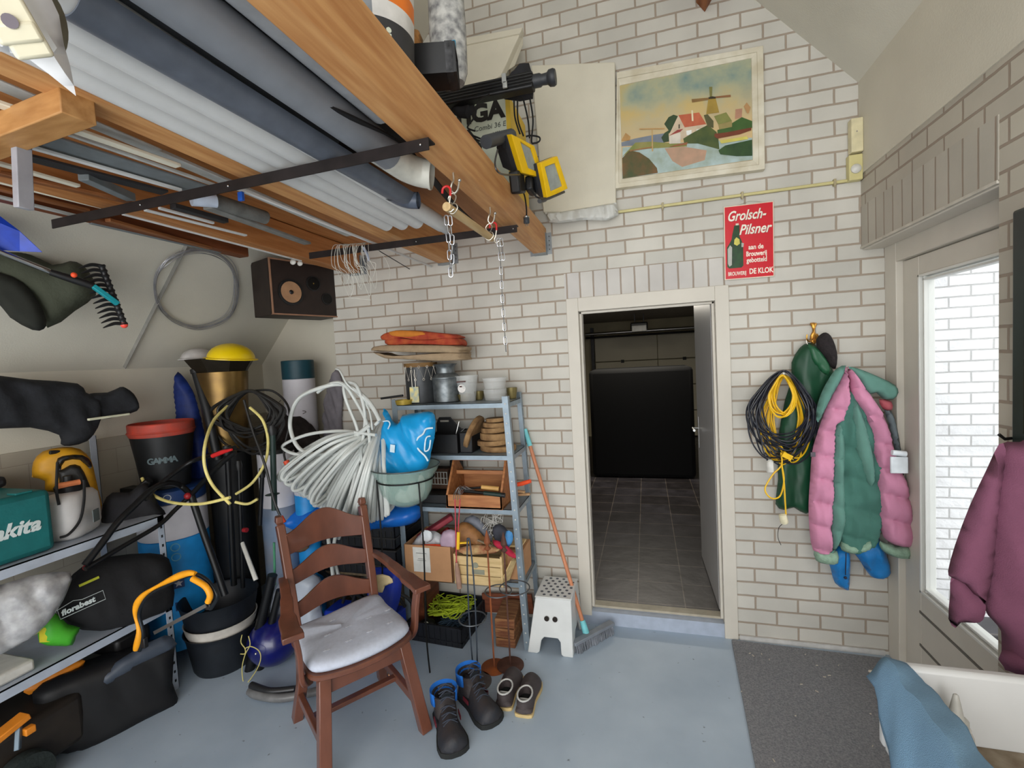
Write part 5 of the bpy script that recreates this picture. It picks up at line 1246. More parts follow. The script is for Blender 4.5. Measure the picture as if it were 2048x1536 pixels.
b = MB(); b.bb((-.26, -.30, Z3), (-.03, -.08, Z3 + .06)); b.build('black_tray', blackp, label='low black tray behind the glass bowl on the third shelf', cat='tray', bevel=.006)
b = MB(); b.bb((-.03, -.22, Z3 + .0), (.0, -.07, Z3 + .24)); b.bb((-.08, -.12, Z3 + .065), (-.03, -.07, Z3 + .24)); b.build('black_bin', M('black_case', (0, 0, 0)), label='tall black bin behind the wooden tote', cat='bin', bevel=.004)
t = thing('wire_basket', 'small pale wire basket behind the glass bowl', 'basket', (-.16, -.2, Z3 + .07)); b = MB()
for k in range(7): b.tube([(-.20 + k * .022, -.2, Z3 + .10), (-.20 + k * .022, -.2, Z3 + .18)], .003, 6)
for k in range(3): b.tube([(-.20, -.2, Z3 + .10 + k * .04), (-.065, -.2, Z3 + .10 + k * .04)], .003, 6)
b.build('wires', M('basket_grey', (170, 168, 160), .5), t); b = MB(); b.bb((-.2, -.19, Z3 + .062), (-.065, -.10, Z3 + .20)); b.build('contents', M('rough_brown', (0, 0, 0)), t, bevel=.01)
t = thing('hand_saw', 'bright orange tool handle sticking out right of the rack', 'tool', at(1045, 965, y=-.2)); b = MB(); b.tube([at(1024, 971, y=-.2), at(1045, 967, y=-.21), at(1061, 962, y=-.22)], [.012, .014, .012], 12); b.build('grip', M('orange_grip', (238, 84, 44), .5), t)
for (a, e, lab) in (((1026, 981), (1050, 984), 'upper wooden stick sticking out right of the rack'), ((1026, 990), (1060, 988), 'lower wooden stick sticking out right of the rack')):
    b = MB(); b.bar(at(*a, y=-.2), at(*e, y=-.2), .02, .014); b.build('wooden_stick', wood('stick_wood', (150, 112, 74), (190, 152, 108)), label=lab, cat='stick', bevel=.002)

# --- fourth shelf
t = thing('cardboard_box', 'open brown cardboard box with a white paper sheet on the fourth shelf', 'box', (-.11, -.4, Z4)); cb = M('cardboard', (186, 140, 100), .85, var=.05); xa, xb, ya, yb = -.285, .035, -.43, -.12; zt = .64
for a, e in (((xa, ya, Z4), (xb, ya + .005, zt)), ((xa, yb, Z4), (xb, yb + .005, zt)), ((xa, ya, Z4), (xa + .005, yb, zt)), ((xb - .005, ya, Z4), (xb, yb, zt)), ((xa, ya, Z4), (xb, yb, Z4 + .005))):
    b = MB(); b.bb(a, e); b.build('box_side', cb, t, smooth=False, bevel=.001)
b = MB(); b.box((-.165, ya - .002, .55), (.115, .002, .155)); ps = b.build('paper_sheet', M('sheet_white', (216, 216, 210), .6), t, smooth=False)
b = MB(); b.bb((-.20, ya - .0042, .59), (-.13, ya - .0035, .593)); b.bb((-.19, ya - .0042, .555), (-.14, ya - .0035, .557)); b.bb((-.195, ya - .0042, .545), (-.135, ya - .0035, .547)); b.build('printed_line', ink2, ps, smooth=False)
t = thing('wooden_crate', 'pale slatted cheese crate on the fourth shelf beside the cardboard box', 'crate', (.2, -.4, Z4)); pw = wood('pale_crate', (202, 172, 118), (226, 198, 146), stretch=(2, 14, 14)); xa, xb = .06, .345
for k in range(3): b = MB(); b.bb((xa, -.43, Z4 + .004 + k * .058), (xb, -.422, Z4 + .058 + k * .058)); b.build('slat', pw, t, bevel=.001)
for k in range(3): b = MB(); b.bb((xa, -.13, Z4 + .004 + k * .058), (xb, -.122, Z4 + .058 + k * .058)); b.build('slat', pw, t, bevel=.001)
for x in (xa - .012, xb): b = MB(); b.bb((x, -.43, Z4), (x + .012, -.12, Z4 + .185)); b.build('end_board', pw, t, bevel=.002)
b = MB(); b.box((.205, -.4315, .50), (.08, .001, .03)); b.lathe([(.018, 0), (.018, .001)], (.19, -.431, .54), 16, Matrix.Rotation(PI / 2, 4, 'X')); b.build('crate_print', M('crate_print', (150, 150, 130), .6), t, smooth=False)
b = MB(); b.add([at(1000, 1165, y=-.40), at(1018, 1160, y=-.36), at(1033, 1120, y=-.34), at(1030, 1115, y=-.33), at(1022, 1122, y=-.40), at(1006, 1155, y=-.42)], [(0, 1, 2, 3, 4, 5)]); b.build('broken_board', pw, solid=.006, label='split pale board leaning at the right end of the slatted crate', cat='board', smooth=False)
# contents heaped in box and crate
clearbag = M('crumpled_film', (222, 224, 228), .3, var=.12, alpha=.75)


def heap(label, cat, name, px, y, thick, mat, seed=1, fold=.012, back=.6):
    T = wallT(y); b = MB(); inflate(b, px2(px, T, dict(y=y)), T, thick, .012, None, fold, (1, .4), 30, seed, back, 2); return b.build(name, mat, weld=True, label=label, cat=cat, angle=75)


heap('crumpled clear film with white paper in the cardboard box', 'film', 'plastic_film', [(828, 1082), (845, 1065), (870, 1062), (890, 1078), (888, 1095), (830, 1092)], -.33, .04, clearbag, 2)
heap('white crumpled paper ball on the clear film', 'paper', 'paper_ball', [(842, 1066), (850, 1060), (862, 1064), (866, 1078), (855, 1085), (845, 1078)], -.38, .02, M('paper_white', (0, 0, 0)), 4, .01)
heap('orange plastic rim inside the cardboard box', 'plastic', 'orange_tub', [(836, 1090), (870, 1088), (897, 1092), (896, 1101), (836, 1095)], -.40, .012, M('orange_grip', (0, 0, 0)), 3, .002)
heap('clear plastic container with an orange label in the cardboard box', 'container', 'plastic_container', [(882, 1070), (892, 1060), (912, 1062), (914, 1092), (895, 1098), (880, 1090)], -.39, .03, M('pinkish_plastic', (196, 170, 190), .3, var=.1, alpha=.85), 6, .004)
b = MB(); b.bar(at(835, 1078, y=-.30), at(905, 1032, y=-.20), .075, .035); b.build('red_tray', M('dusty_red_plastic', (150, 54, 66), .5), label='long dusty red plastic tray standing slanted in the cardboard box', cat='tray', bevel=.008)
b = MB(); b.bar(at(862, 1092, y=-.24), at(900, 1060, y=-.2), .05, .05); b.build('red_cloth', M('deep_red', (160, 20, 30), .7), label='deep red thing under the slanted red tray', cat='box', bevel=.01)
heap('brown crumpled leather glove on the slatted crate', 'glove', 'leather_glove', [(915, 1050), (935, 1045), (955, 1060), (975, 1080), (990, 1098), (970, 1100), (945, 1092), (915, 1090)], -.33, .05, M('brown_leather', (150, 104, 60), .6, var=.25, bump=.3), 7, .018)
heap('grey cloth bundle behind the leather glove', 'cloth', 'grey_cloth', [(925, 1045), (945, 1030), (965, 1045), (985, 1075), (978, 1085), (955, 1065)], -.26, .04, M('grey_cloth', (128, 132, 142), .9, var=.1), 8)
heap('dark blue grey foam sheet in the crate', 'foam', 'dark_sheet', [(985, 1055), (1000, 1048), (1015, 1060), (1022, 1085), (1010, 1098), (990, 1080)], -.30, .03, M('dark_sheet', (64, 66, 76), .8), 9, .006)
heap('red fabric glove hanging over the right end of the crate', 'glove', 'red_glove', [(985, 1080), (1000, 1083), (1015, 1092), (1030, 1108), (1031, 1117), (1018, 1112), (1003, 1100), (990, 1092)], -.41, .022, M('crimson', (178, 34, 62), .8, var=.15), 3)
heap('bright blue plastic scrap at the right end of the crate', 'plastic', 'blue_scrap', [(1012, 1062), (1024, 1065), (1026, 1080), (1018, 1094), (1010, 1086)], -.37, .018, M('sky_plastic', (84, 156, 220), .4), 5)
heap('red and brown rags at the front of the crate', 'rag', 'rag', [(915, 1096), (950, 1090), (985, 1093), (1000, 1098), (990, 1106), (940, 1110), (918, 1104)], -.41, .022, M('rag_mix', (150, 66, 50), .9, c2=(196, 172, 120), scale=20), 11)
b = MB(); b.bar(at(955, 1080, y=-.39), at(998, 1098, y=-.40), .014, .010); b.build('worn_stick', M('worn_stick', (136, 120, 98), .9, var=.25), label='worn grey stick across the leather glove', cat='stick', bevel=.003)
t = thing('cord_bundle', 'tangle of thin white cord above the slatted crate', 'cord', at(985, 1060, y=-.25)); b = MB(); random.seed(9)
for k in range(10): b.tube(spline([at(985 + random.uniform(-22, 22), 1052 + random.uniform(-26, 24), y=-.25 + random.uniform(-.05, .03)) for _ in range(6)], 5), .0016, 5)
b.build('cord', M('cord_white', (206, 204, 198), .7), t)
b = MB(); b.bb((.32, -.32, Z4 + .0), (.45, -.10, Z4 + .17)); b.build('small_carton', cb, label='small brown carton behind the right rack post', cat='box', bevel=.002)
b = MB(); b.bb((.25, -.28, .600), (.44, -.16, .612)); b.build('thin_board', pw, label='thin pale board with a knob lying over the small carton', cat='board', bevel=.002)
# red skewers and brush
t = thing('barbecue_fork', 'long red handled wire fork hanging from the wooden tote', 'fork', at(915, 1120, y=-.44))
b = MB(); b.tube([at(910, 998, y=-.43), at(913, 1128, y=-.45)], .0035, 7); b.tube([at(920, 998, y=-.43), at(914, 1100, y=-.45)], .0035, 7); b.build('red_wire', M('red_pink', (196, 70, 84), .4), t)
b = MB()
for k in range(4): b.tube(spline([at(907 + k * 4, 1000, y=-.43), at(908 + k * 4, 988 - (k % 2) * 5, y=-.42), at(915 + k * 2, 975, y=-.40)], 4), .002, 6)
b.build('wire_tines', steel, t)
b = MB(); b.tube([at(913, 1125, y=-.45), at(915, 1145, y=-.45), at(919, 1176, y=-.45)], [.009, .017, .016], 10); b.build('wooden_grip', M('pinkish_wood', (170, 136, 118), .8, var=.2), t)
t = thing('yellow_clamp', 'yellow T shaped clamp hanging in front of the slatted crate', 'clamp', at(917, 1080, y=-.47)); b = MB(); b.bar(at(917, 1064, y=-.47), at(916, 1099, y=-.47), .018, .012); b.bar(at(917, 1086, y=-.46), at(938, 1085, y=-.45), .016, .010); b.build('clamp_body', M('clamp_yellow', (236, 188, 40), .5), t, bevel=.003)

# --- below the rack
t = thing('black_crate', 'low black plastic crate with rope and bottles on the floor under the rack', 'crate', (-.13, -.22, 0)); T = Matrix.Translation(Vector((-.11, -.21, 0))) @ Matrix.Rotation(-.06, 4, 'Z'); bp_ = M('crate_black', (26, 28, 34), .5)
for nm, a, e in (('crate_wall', (-.19, -.20, .004), (.19, -.194, .125)), ('crate_wall', (-.19, .194, .004), (.19, .20, .125)), ('crate_wall', (-.19, -.2, .004), (-.184, .2, .125)), ('crate_wall', (.184, -.2, .004), (.19, .2, .125)), ('crate_floor', (-.19, -.2, 0), (.19, .2, .006))):
    q = MB(); q.bb(a, e)
    if nm == 'crate_wall':
        long_x = abs(e[0] - a[0]) > .1
        for k in range(9):
            s = -.16 + k * .04; cc = (s, a[1] - .002, .062) if long_x else (e[0] + .001, s, .062); q.box(cc, (.004, .006, .11) if long_x else (.006, .004, .11))
        for z in (.03, .12): q.box(((a[0] + e[0]) / 2, (a[1] + e[1]) / 2, z), ((e[0] - a[0]) + .008, (e[1] - a[1]) + .008, .008))
    b = MB(); b.add(q.v, q.f, T); b.build(nm, bp_, t, smooth=False)
t = thing('rope_tangle', 'tangle of yellow green rope on the low black crate', 'rope', (-.12, -.22, .12)); b = MB(); random.seed(21); c = at(890, 1225, z=.14)
for k in range(16): b.tube(spline([T @ Vector((random.uniform(-.17, .15), random.uniform(-.10, .16), .10 + random.uniform(0, .05))) for _ in range(6)], 5), .0036, 6)
b.build('rope', M('lime_rope', (186, 206, 50), .7, var=.3), t)
t = thing('net_tangle', 'dark blue netting heaped in the right half of the low black crate', 'net', (-.0, -.2, .1)); b = MB()
for k in range(16): b.tube(spline([T @ Vector((random.uniform(-.02, .17), random.uniform(-.18, .1), .06 + random.uniform(0, .06))) for _ in range(6)], 4), .0022, 5)
b.build('net', M('net_blue', (56, 76, 96), .7), t)
b = MB(); b.sphere(T @ Vector((-.09, -.12, .075)), .04, 12, (1.4, 1, .8)); b.build('black_bottle', blackp, label='black bottle with a white cap lying in the low black crate', cat='bottle')
b = MB(); b.lathe([(.016, 0), (.016, .02)], T @ Vector((-.075, -.165, .10)), 12, Matrix.Rotation(1.3, 4, 'X')); b.build('screw_ring', M('soft_white', (0, 0, 0)), label='white ring cap in the low black crate', cat='cap')
rb = wood('red_board', (112, 60, 40), (140, 80, 54), stretch=(2, 14, 14)); b = MB(); b.bar((.08, -.05, .10), (.44, -.08, .14), .02, .13); b.build('brown_board', rb, label='reddish brown board on edge behind the wood blocks under the rack', cat='board', bevel=.002)
hw = M('hewn_wood', (172, 124, 82), .85, c2=(118, 70, 46), scale=9, stretch=(1, 8, 8), bump=.5); z = 0
for i, (h, dx, r, lab) in enumerate(((.055, .0, .02, 'bottom split wood block of the small pile under the rack'), (.06, .006, -.05, 'middle split wood block of the small pile under the rack'), (.06, -.006, .08, 'long top wood block of the small pile under the rack'))):
    b = MB(); b.box((.325 + dx, -.24, z + h / 2), (.125, .24, h - .002), r); b.build('wood_block', hw, label=lab, cat='wood block', bevel=.006, group='wood blocks under the rack'); z += h + .003

# --- crates left of the rack, blue tarp and white pipe coil
def bcrate(label, x0, x1, y0, y1, z0, h):
    t = thing('stacking_crate', label, 'crate', ((x0 + x1) / 2, (y0 + y1) / 2, z0)); m = M('crate_black', (0, 0, 0)); w = .006
    for a, e in (((x0, y0, z0), (x1, y0 + w, z0 + h)), ((x0, y1 - w, z0), (x1, y1, z0 + h)), ((x0, y0, z0), (x0 + w, y1, z0 + h)), ((x1 - w, y0, z0), (x1, y1, z0 + h)), ((x0, y0, z0), (x1, y1, z0 + w))):
        b = MB(); b.bb(a, e); b.build('crate_wall', m, t, smooth=False)
    b = MB()
    for z in (z0 + h * .35, z0 + h - .008): b.bb((x0 - .006, y0 - .006, z), (x1 + .006, y1, z + .008))
    for k in range(12): x = x0 + (x1 - x0) * (k + .5) / 12; b.bb((x - .003, y0 - .005, z0 + .01), (x + .003, y0, z0 + h * .33)); b.bb((x - .003, y0 - .005, z0 + h * .4), (x + .003, y0, z0 + h * .62))
    b.build('crate_ribs', M('crate_rib', (46, 44, 42), .5), t, smooth=False)


bcrate('upper black stacking crate behind the chair back', -.90, -.35, -.42, -.06, .60, .18)
bcrate('lower black stacking crate behind the chair back', -.90, -.35, -.42, -.06, .42, .17)
t = thing('box_trestle', 'grey brown crate stand under the black stacking crates', 'crate', (-.6, -.24, 0)); tr = wood('trestle_wood', (96, 84, 66), (128, 110, 84))
for x in (-.88, -.37): b = MB(); b.bb((x - .015, -.40, 0), (x + .015, -.08, .40)); b.build('side_board', tr, t)
b = MB(); b.bb((-.895, -.41, .40), (-.355, -.07, .417)); b.build('top_board', tr, t)
T = wallT(-.36); b = MB(); inflate(b, px2([(560, 1020), (640, 1010), (735, 1012), (800, 1005), (838, 1012), (840, 1035), (818, 1050), (770, 1056), (735, 1062), (640, 1062), (560, 1050)], T, dict(y=-.36)), T, .14, .025, .16, .035, (1, .2), 10, 4, .9, 2)
b.build('blue_tarp', M('blue_tarp', (24, 104, 196), .35, var=.2, scale=7), weld=True, label='bright blue plastic tarpaulin bundled over the black crates', cat='tarp', angle=80)
# coil of white pipe: fanned bundle
wp = M('pipe_white', (204, 208, 204), .35, var=.06, scale=6)
t = thing('pipe_coil', 'big loose coil of white plastic pipe slumped over the crates beside the rack', 'pipe', (-.65, -.5, .9)); random.seed(4); b = MB(); n = 58
for k in range(n):
    f = k / (n - 1); j = lambda s: random.uniform(-s, s)
    top = (748 + 18 * f + j(5), 840 + 26 * (1 - f) + j(6)); a = (555 + 215 * f ** 1.05, 945 + 90 * min(1, f * 1.6) - (0 if f < .7 else 18 * (f - .7) / .3) + j(4))
    mid = (top[0] * .48 + a[0] * .52 + 18 * (1 - f) * .4, top[1] * .52 + a[1] * .48 - 26 * (1 - f) + 6 * f)
    y0 = -.42 - .25 * random.random(); P = [at(top[0], top[1], y=-.45), at(mid[0], mid[1], y=y0 - .05), at(a[0] + 6, a[1] - 10 * (1 - f), y=y0), at(a[0] + 6 + 10 * (1 - f), a[1] + 8, y=y0 + .05), at(mid[0] + 14, mid[1] + 26, y=-.33), at(top[0] + 4, top[1] + 20, y=-.38)]
    b.tube(spline(P, 7), .0112, 8)
for k in range(9):
    f = k / 8; x0 = 735 + 8 * f; b.tube(spline([at(752 + 5 * f, 845, y=-.42), at(765 + 3 * f, 900, y=-.5), at(768 - 2 * f, 960, y=-.52), at(788 - 3 * f, 1005 + 4 * f, y=-.5), at(765 - 22 * f, 1028 - 3 * f, y=-.45), at(738 - 18 * f, 1000, y=-.4), at(740 - 10 * f, 930, y=-.36)], 7), .0105, 8)
b.build('coiled_pipe', wp, t)
b = MB()
for l, r in (([(760, 842), (735, 800), (690, 770), (640, 776), (595, 800), (580, 850), (600, 898), (650, 908), (700, 880), (740, 850)], .0125), ([(752, 870), (720, 866), (680, 862), (620, 868), (575, 885), (566, 896), (590, 908), (640, 910), (690, 904), (730, 885)], .010), ([(735, 1000), (725, 930), (715, 860), (692, 800), (688, 770), (700, 765), (715, 775), (730, 830), (722, 900), (700, 990)], .010),
             ([(740, 900), (735, 850), (710, 800), (686, 768), (660, 768), (635, 785)], .010), ([(745, 860), (738, 820), (718, 790), (694, 768), (680, 742), (672, 738)], .006), ([(750, 850), (757, 838), (740, 810), (720, 790)], .010)):
    b.tube(spline([at(x, y, y=-.60 + .012 * (i % 3)) for i, (x, y) in enumerate(l)], 9), r, 9)
b.build('loose_loops', wp, t)
b = MB(); b.tube(spline([at(655, 1060, y=-.62), at(658, 1090, y=-.64), at(662, 1120, y=-.65), at(668, 1165, y=-.65)], 5), .011, 9); b.tube(spline([at(675, 1055, y=-.60), at(668, 1090, y=-.62), at(668, 1120, y=-.62), at(680, 1160, y=-.62)], 5), .011, 9); b.tube([at(684, 1055, y=-.58), at(677, 1078, y=-.58)], .011, 9); b.build('pipe_ends', wp, t)
# ================================================================ bowl, chair, boots, stands, stool, broom
t = thing('glass_bowl', 'large green tinted glass bowl in a wire stand, holding a blue bag', 'bowl', (-.08, -.55, 0)); cb_ = Vector((at(810, 930, y=-.55).x, -.55, at(805, 1010, y=-.55).z))
gl = M('green_glass', (168, 196, 186), .08, var=.02, alpha=.38); R1 = .20
b = MB(); b.lathe([(.02, 0), (.07, .008), (.12, .04), (.148, .09), (.158, .14), (.160, .17), (.185, .20), (R1, .235), (R1 + .004, .24)], cb_, 40, thick=.004); b.build('bowl_glass', gl, t)
b = MB(); b.tube([cb_ + Vector(((R1 + .002) * math.cos(2 * PI * k / 40), (R1 + .002) * math.sin(2 * PI * k / 40), .24)) for k in range(40)], .004, 6, closed=True); b.build('rim', M('rim_dark', (58, 66, 64), .3), t)
t2 = thing('bowl_stand', 'tall thin black wire stand carrying the glass bowl', 'stand', (cb_.x, cb_.y, 0))
rg = [cb_ + Vector((.166 * math.cos(2 * PI * k / 40), .166 * math.sin(2 * PI * k / 40), .165)) for k in range(40)]
b = MB(); b.tube(rg, .0045, 6, closed=True); b.build('ring', blackm, t2)
for k, q in ((24, (-.19, -.10)), (36, (.14, -.12)), (10, (-.02, .20))):
    p = rg[k]; b = MB(); b.tube(spline([p, p + Vector((.004, 0, -.4)), Vector((cb_.x + q[0] * .9, cb_.y + q[1] * .9, .25)), Vector((cb_.x + q[0], cb_.y + q[1], .005))], 5), .0048, 8); b.build('leg', blackm, t2)
heapT = wallT(-.55)
b = MB(); inflate(b, px2([(790, 990), (800, 978), (812, 982), (822, 962), (835, 965), (838, 950), (848, 955), (850, 980), (840, 1000), (815, 1006), (795, 1003)], heapT, dict(y=-.55)), heapT, .03, .012, None, .012, (1, 0), 30, 2, .8, 2)
b.build('paper_scraps', M('scrap_white', (214, 212, 200), .7), weld=True, label='crumpled white paper scraps in the bottom of the glass bowl', cat='paper')
t = thing('plastic_shopping_bag', 'bright blue plastic shopping bag with white lines stuffed in the glass bowl', 'bag', (cb_.x, -.55, cb_.z + .18)); bl = M('bag_cyan', (22, 150, 212), .28, var=.08, scale=9)
o = [(766, 818), (775, 822), (783, 840), (795, 847), (803, 838), (805, 830), (830, 826), (858, 823), (869, 830), (871, 850), (868, 880), (862, 905), (858, 928), (845, 945), (812, 950), (775, 946), (765, 935), (762, 900), (764, 868), (766, 850), (772, 838)]
T = wallT(-.53); b = MB(); inflate(b, px2(o, T, dict(y=-.53)), T, .075, .014, .10, .024, (.9, .5), 16, 12, .8, 2); b.build('bag_body', bl, t, weld=True, angle=80)
wl = M('bag_white', (206, 226, 236), .35)
for l, r in (([(866, 856), (852, 858), (846, 868), (836, 876), (832, 888), (838, 900), (850, 912), (856, 922)], .0055), ([(861, 872), (853, 875), (850, 888), (850, 902), (858, 898), (861, 880)], .0045), ([(766, 843), (776, 842), (780, 848), (776, 858)], .004), ): b = MB(); b.tube(spline([at(x, y, y=-.618 + .0025 * abs(x - 820) * .30) for x, y in l], 5), r, 6); b.build('white_print', wl, t)
b = MB(); b.box(at(785, 897, y=-.612), (.03, .003, .045), Matrix.Rotation(.15, 4, 'Y')); b.build('barcode_patch', wl, t, label='small pale label patch')

# ---------------------------------------------------------------- armchair
cw = M('chair_wood', (106, 64, 48), .33, var=.22, scale=4, stretch=(3, 3, 1), coat=.35, bump=.03); A0 = math.radians(54)
ch = thing('armchair', 'dark brown wooden ladder back armchair with a pale seat cushion', 'chair', (-.24, -1.07, 0), A0)


def cb2(name, fn, bev=.004, sub=0, lab=None, mat=None):
    b = MB(); fn(b); return b.build(name, mat or cw, ch, local=True, bevel=bev, label=lab)


def flatbar(b, pts, wd, th, side=Vector((1, 0, 0))):
    """lofted rectangular section; wd along side, th across"""
    P = [Vector(p) for p in pts]; r = []
    for i, p in enumerate(P):
        d = (P[min(i + 1, len(P) - 1)] - P[max(i - 1, 0)]).normalized(); s = (side - d * side.dot(d)).normalized(); n = d.cross(s)
        w = wd[i] if isinstance(wd, list) else wd; h = th[i] if isinstance(th, list) else th
        r.append([p - s * w / 2 - n * h / 2, p + s * w / 2 - n * h / 2, p + s * w / 2 + n * h / 2, p - s * w / 2 + n * h / 2])
    b.loft(r)


for s in (-1, 1):
    cb2('back_post', lambda b: flatbar(b, spline([(s * .195, .17, .40), (s * .20, .19, .50), (s * .206, .235, .70), (s * .212, .29, .90), (s * .215, .315, .975)], 3), .040, .050), .005)
    cb2('post_finial', lambda b: (b.box((s * .2155, .318, .982), (.030, .042, .008)), b.box((s * .2165, .323, 1.003), (.036, .050, .034), taper=(.8, .8))), .006)
    cb2('leg', lambda b: flatbar(b, [(s * .235, -.29, .0), (s * .185, -.205, .42)], .052, .052), .004)
    cb2('leg', lambda b: flatbar(b, [(s * .225, .215, .0), (s * .20, .165, .20), (s * .185, .15, .42)], .046, .048), .004)
    cb2('armrest', lambda b: flatbar(b, spline([(s * .232, .255, .715), (s * .245, .15, .715), (s * .262, .04, .695), (s * .285, -.08, .665), (s * .295, -.20, .655), (s * .297, -.235, .655)], 4), [.040] * 4 + [.045] * 4 + [.055] * 4 + [.075] * 4 + [.085] * 5, .026), .008)
    cb2('arm_post', lambda b: flatbar(b, spline([(s * .215, -.11, .385), (s * .25, -.14, .40), (s * .268, -.165, .45), (s * .272, -.18, .55), (s * .285, -.19, .645)], 4), .022, .048, Vector((1, 0, 0))), .005)
    cb2('side_stretcher', lambda b: flatbar(b, [(s * .212, -.25, .145), (s * .212, .20, .145)], .026, .042), .003)
cb2('cross_stretcher', lambda b: flatbar(b, [(-.212, -.03, .145), (.212, -.03, .145)], .036, .022, Vector((0, 1, 0))), .003)


def slat(z, h, amp):
    def f(b):
        n = 22; rings = []
        for k in range(n + 1):
            u = k / n * 2 - 1; x = u * .20; zz = z + amp * math.cos(u * PI * .95) * .5; hh = h * (.62 + .38 * (math.cos(u * PI) * .5 + .5)); y = .19 + .235 * (zz - .5) + .0 + .030 * (1 - u * u)
            rings.append([Vector((x, y - .008, zz - hh / 2)), Vector((x, y + .008, zz - hh / 2)), Vector((x, y + .008, zz + hh / 2)), Vector((x, y - .008, zz + hh / 2))])
        b.loft(rings)
    return f


for z, h, a in ((.900, .175, .05), (.735, .125, .045), (.575, .125, .045)): cb2('ladder_slat', slat(z, h, a), .003)
seat = [(-.215, .20), (0, .215), (.215, .20), (.235, .05), (.245, -.12), (.225, -.215), (.12, -.262), (0, -.275), (-.12, -.262), (-.225, -.215), (-.245, -.12), (-.235, .05)]


def seatf(z0, z1, s):
    def f(b):
        P = [tuple(p)[:2] for p in spline([(x, y, 0) for x, y in seat], 4, True)]
        b.loft([[Vector((x * s * q, y * s * q, z)) for x, y in P] for z, q in ((z0, .955), (z0 + (z1 - z0) * .35, 1.0), (z1 - .006, 1.0), (z1, .98))])
    return f


cb2('seat', seatf(.418, .448, 1.0), 0)
cb2('apron', lambda b: (flatbar(b, [(-.185, -.215, .385), (.185, -.215, .385)], .02, .065, Vector((0, 1, 0))), flatbar(b, [(-.185, .16, .385), (.185, .16, .385)], .02, .065, Vector((0, 1, 0)))), .003)
cus = thing('seat_cushion', 'pale grey seat cushion with faint woven pattern on the brown armchair', 'cushion', (-.24, -1.07, .448), A0)
P = [tuple(p)[:2] for p in spline([(x * .955, y * .93 + .0, 0) for x, y in seat], 4, True)]
def ring(z, s, w=0): return [Vector((x * s, y * s, z + w * (.012 * math.sin(x * 9) * (1 if y > 0 else .3) + .010 * (abs(x) / .22) ** 3 * (1 if y > .1 else 0)))) for x, y in P]
b = MB(); b.loft([ring(.002, .90), ring(.004, .99), ring(.018, 1.02), ring(.036, 1.0, .4), ring(.048, .93, 1), ring(.053, .80, 1), ring(.055, .5, 1), ring(.0555, .15, 1)])
b.build('cushion_pad', M('cushion_cloth', (190, 196, 210), .9, var=.05, scale=60, bump=.15, bscale=700), cus, local=True, angle=80)
b = MB(); random.seed(2)
for i in range(4):
    for j in range(3):
        x = -.15 + i * .10 + (j % 2) * .04; y = -.15 + j * .12
        for k in range(4): b.box((x + (k - 1.5) * .007, y + .003 * (k % 2), .0575 + .012 * math.sin(x * 9) * (1 if y > 0 else .3)), (.005, .012, .001), .6)
b.build('woven_motif', M('motif_white', (210, 214, 224), .9), cus, local=True, smooth=False, kind='stuff')
t = thing('wooden_ball', 'small tan wooden ball on the floor behind the front chair leg', 'ball', at(780, 1350, z=.012)); b = MB(); b.sphere(at(780, 1348, z=.014), .014, 14); b.build('ball', M('ball_tan', (190, 140, 106), .6), t)

# ---------------------------------------------------------------- boots and shoes


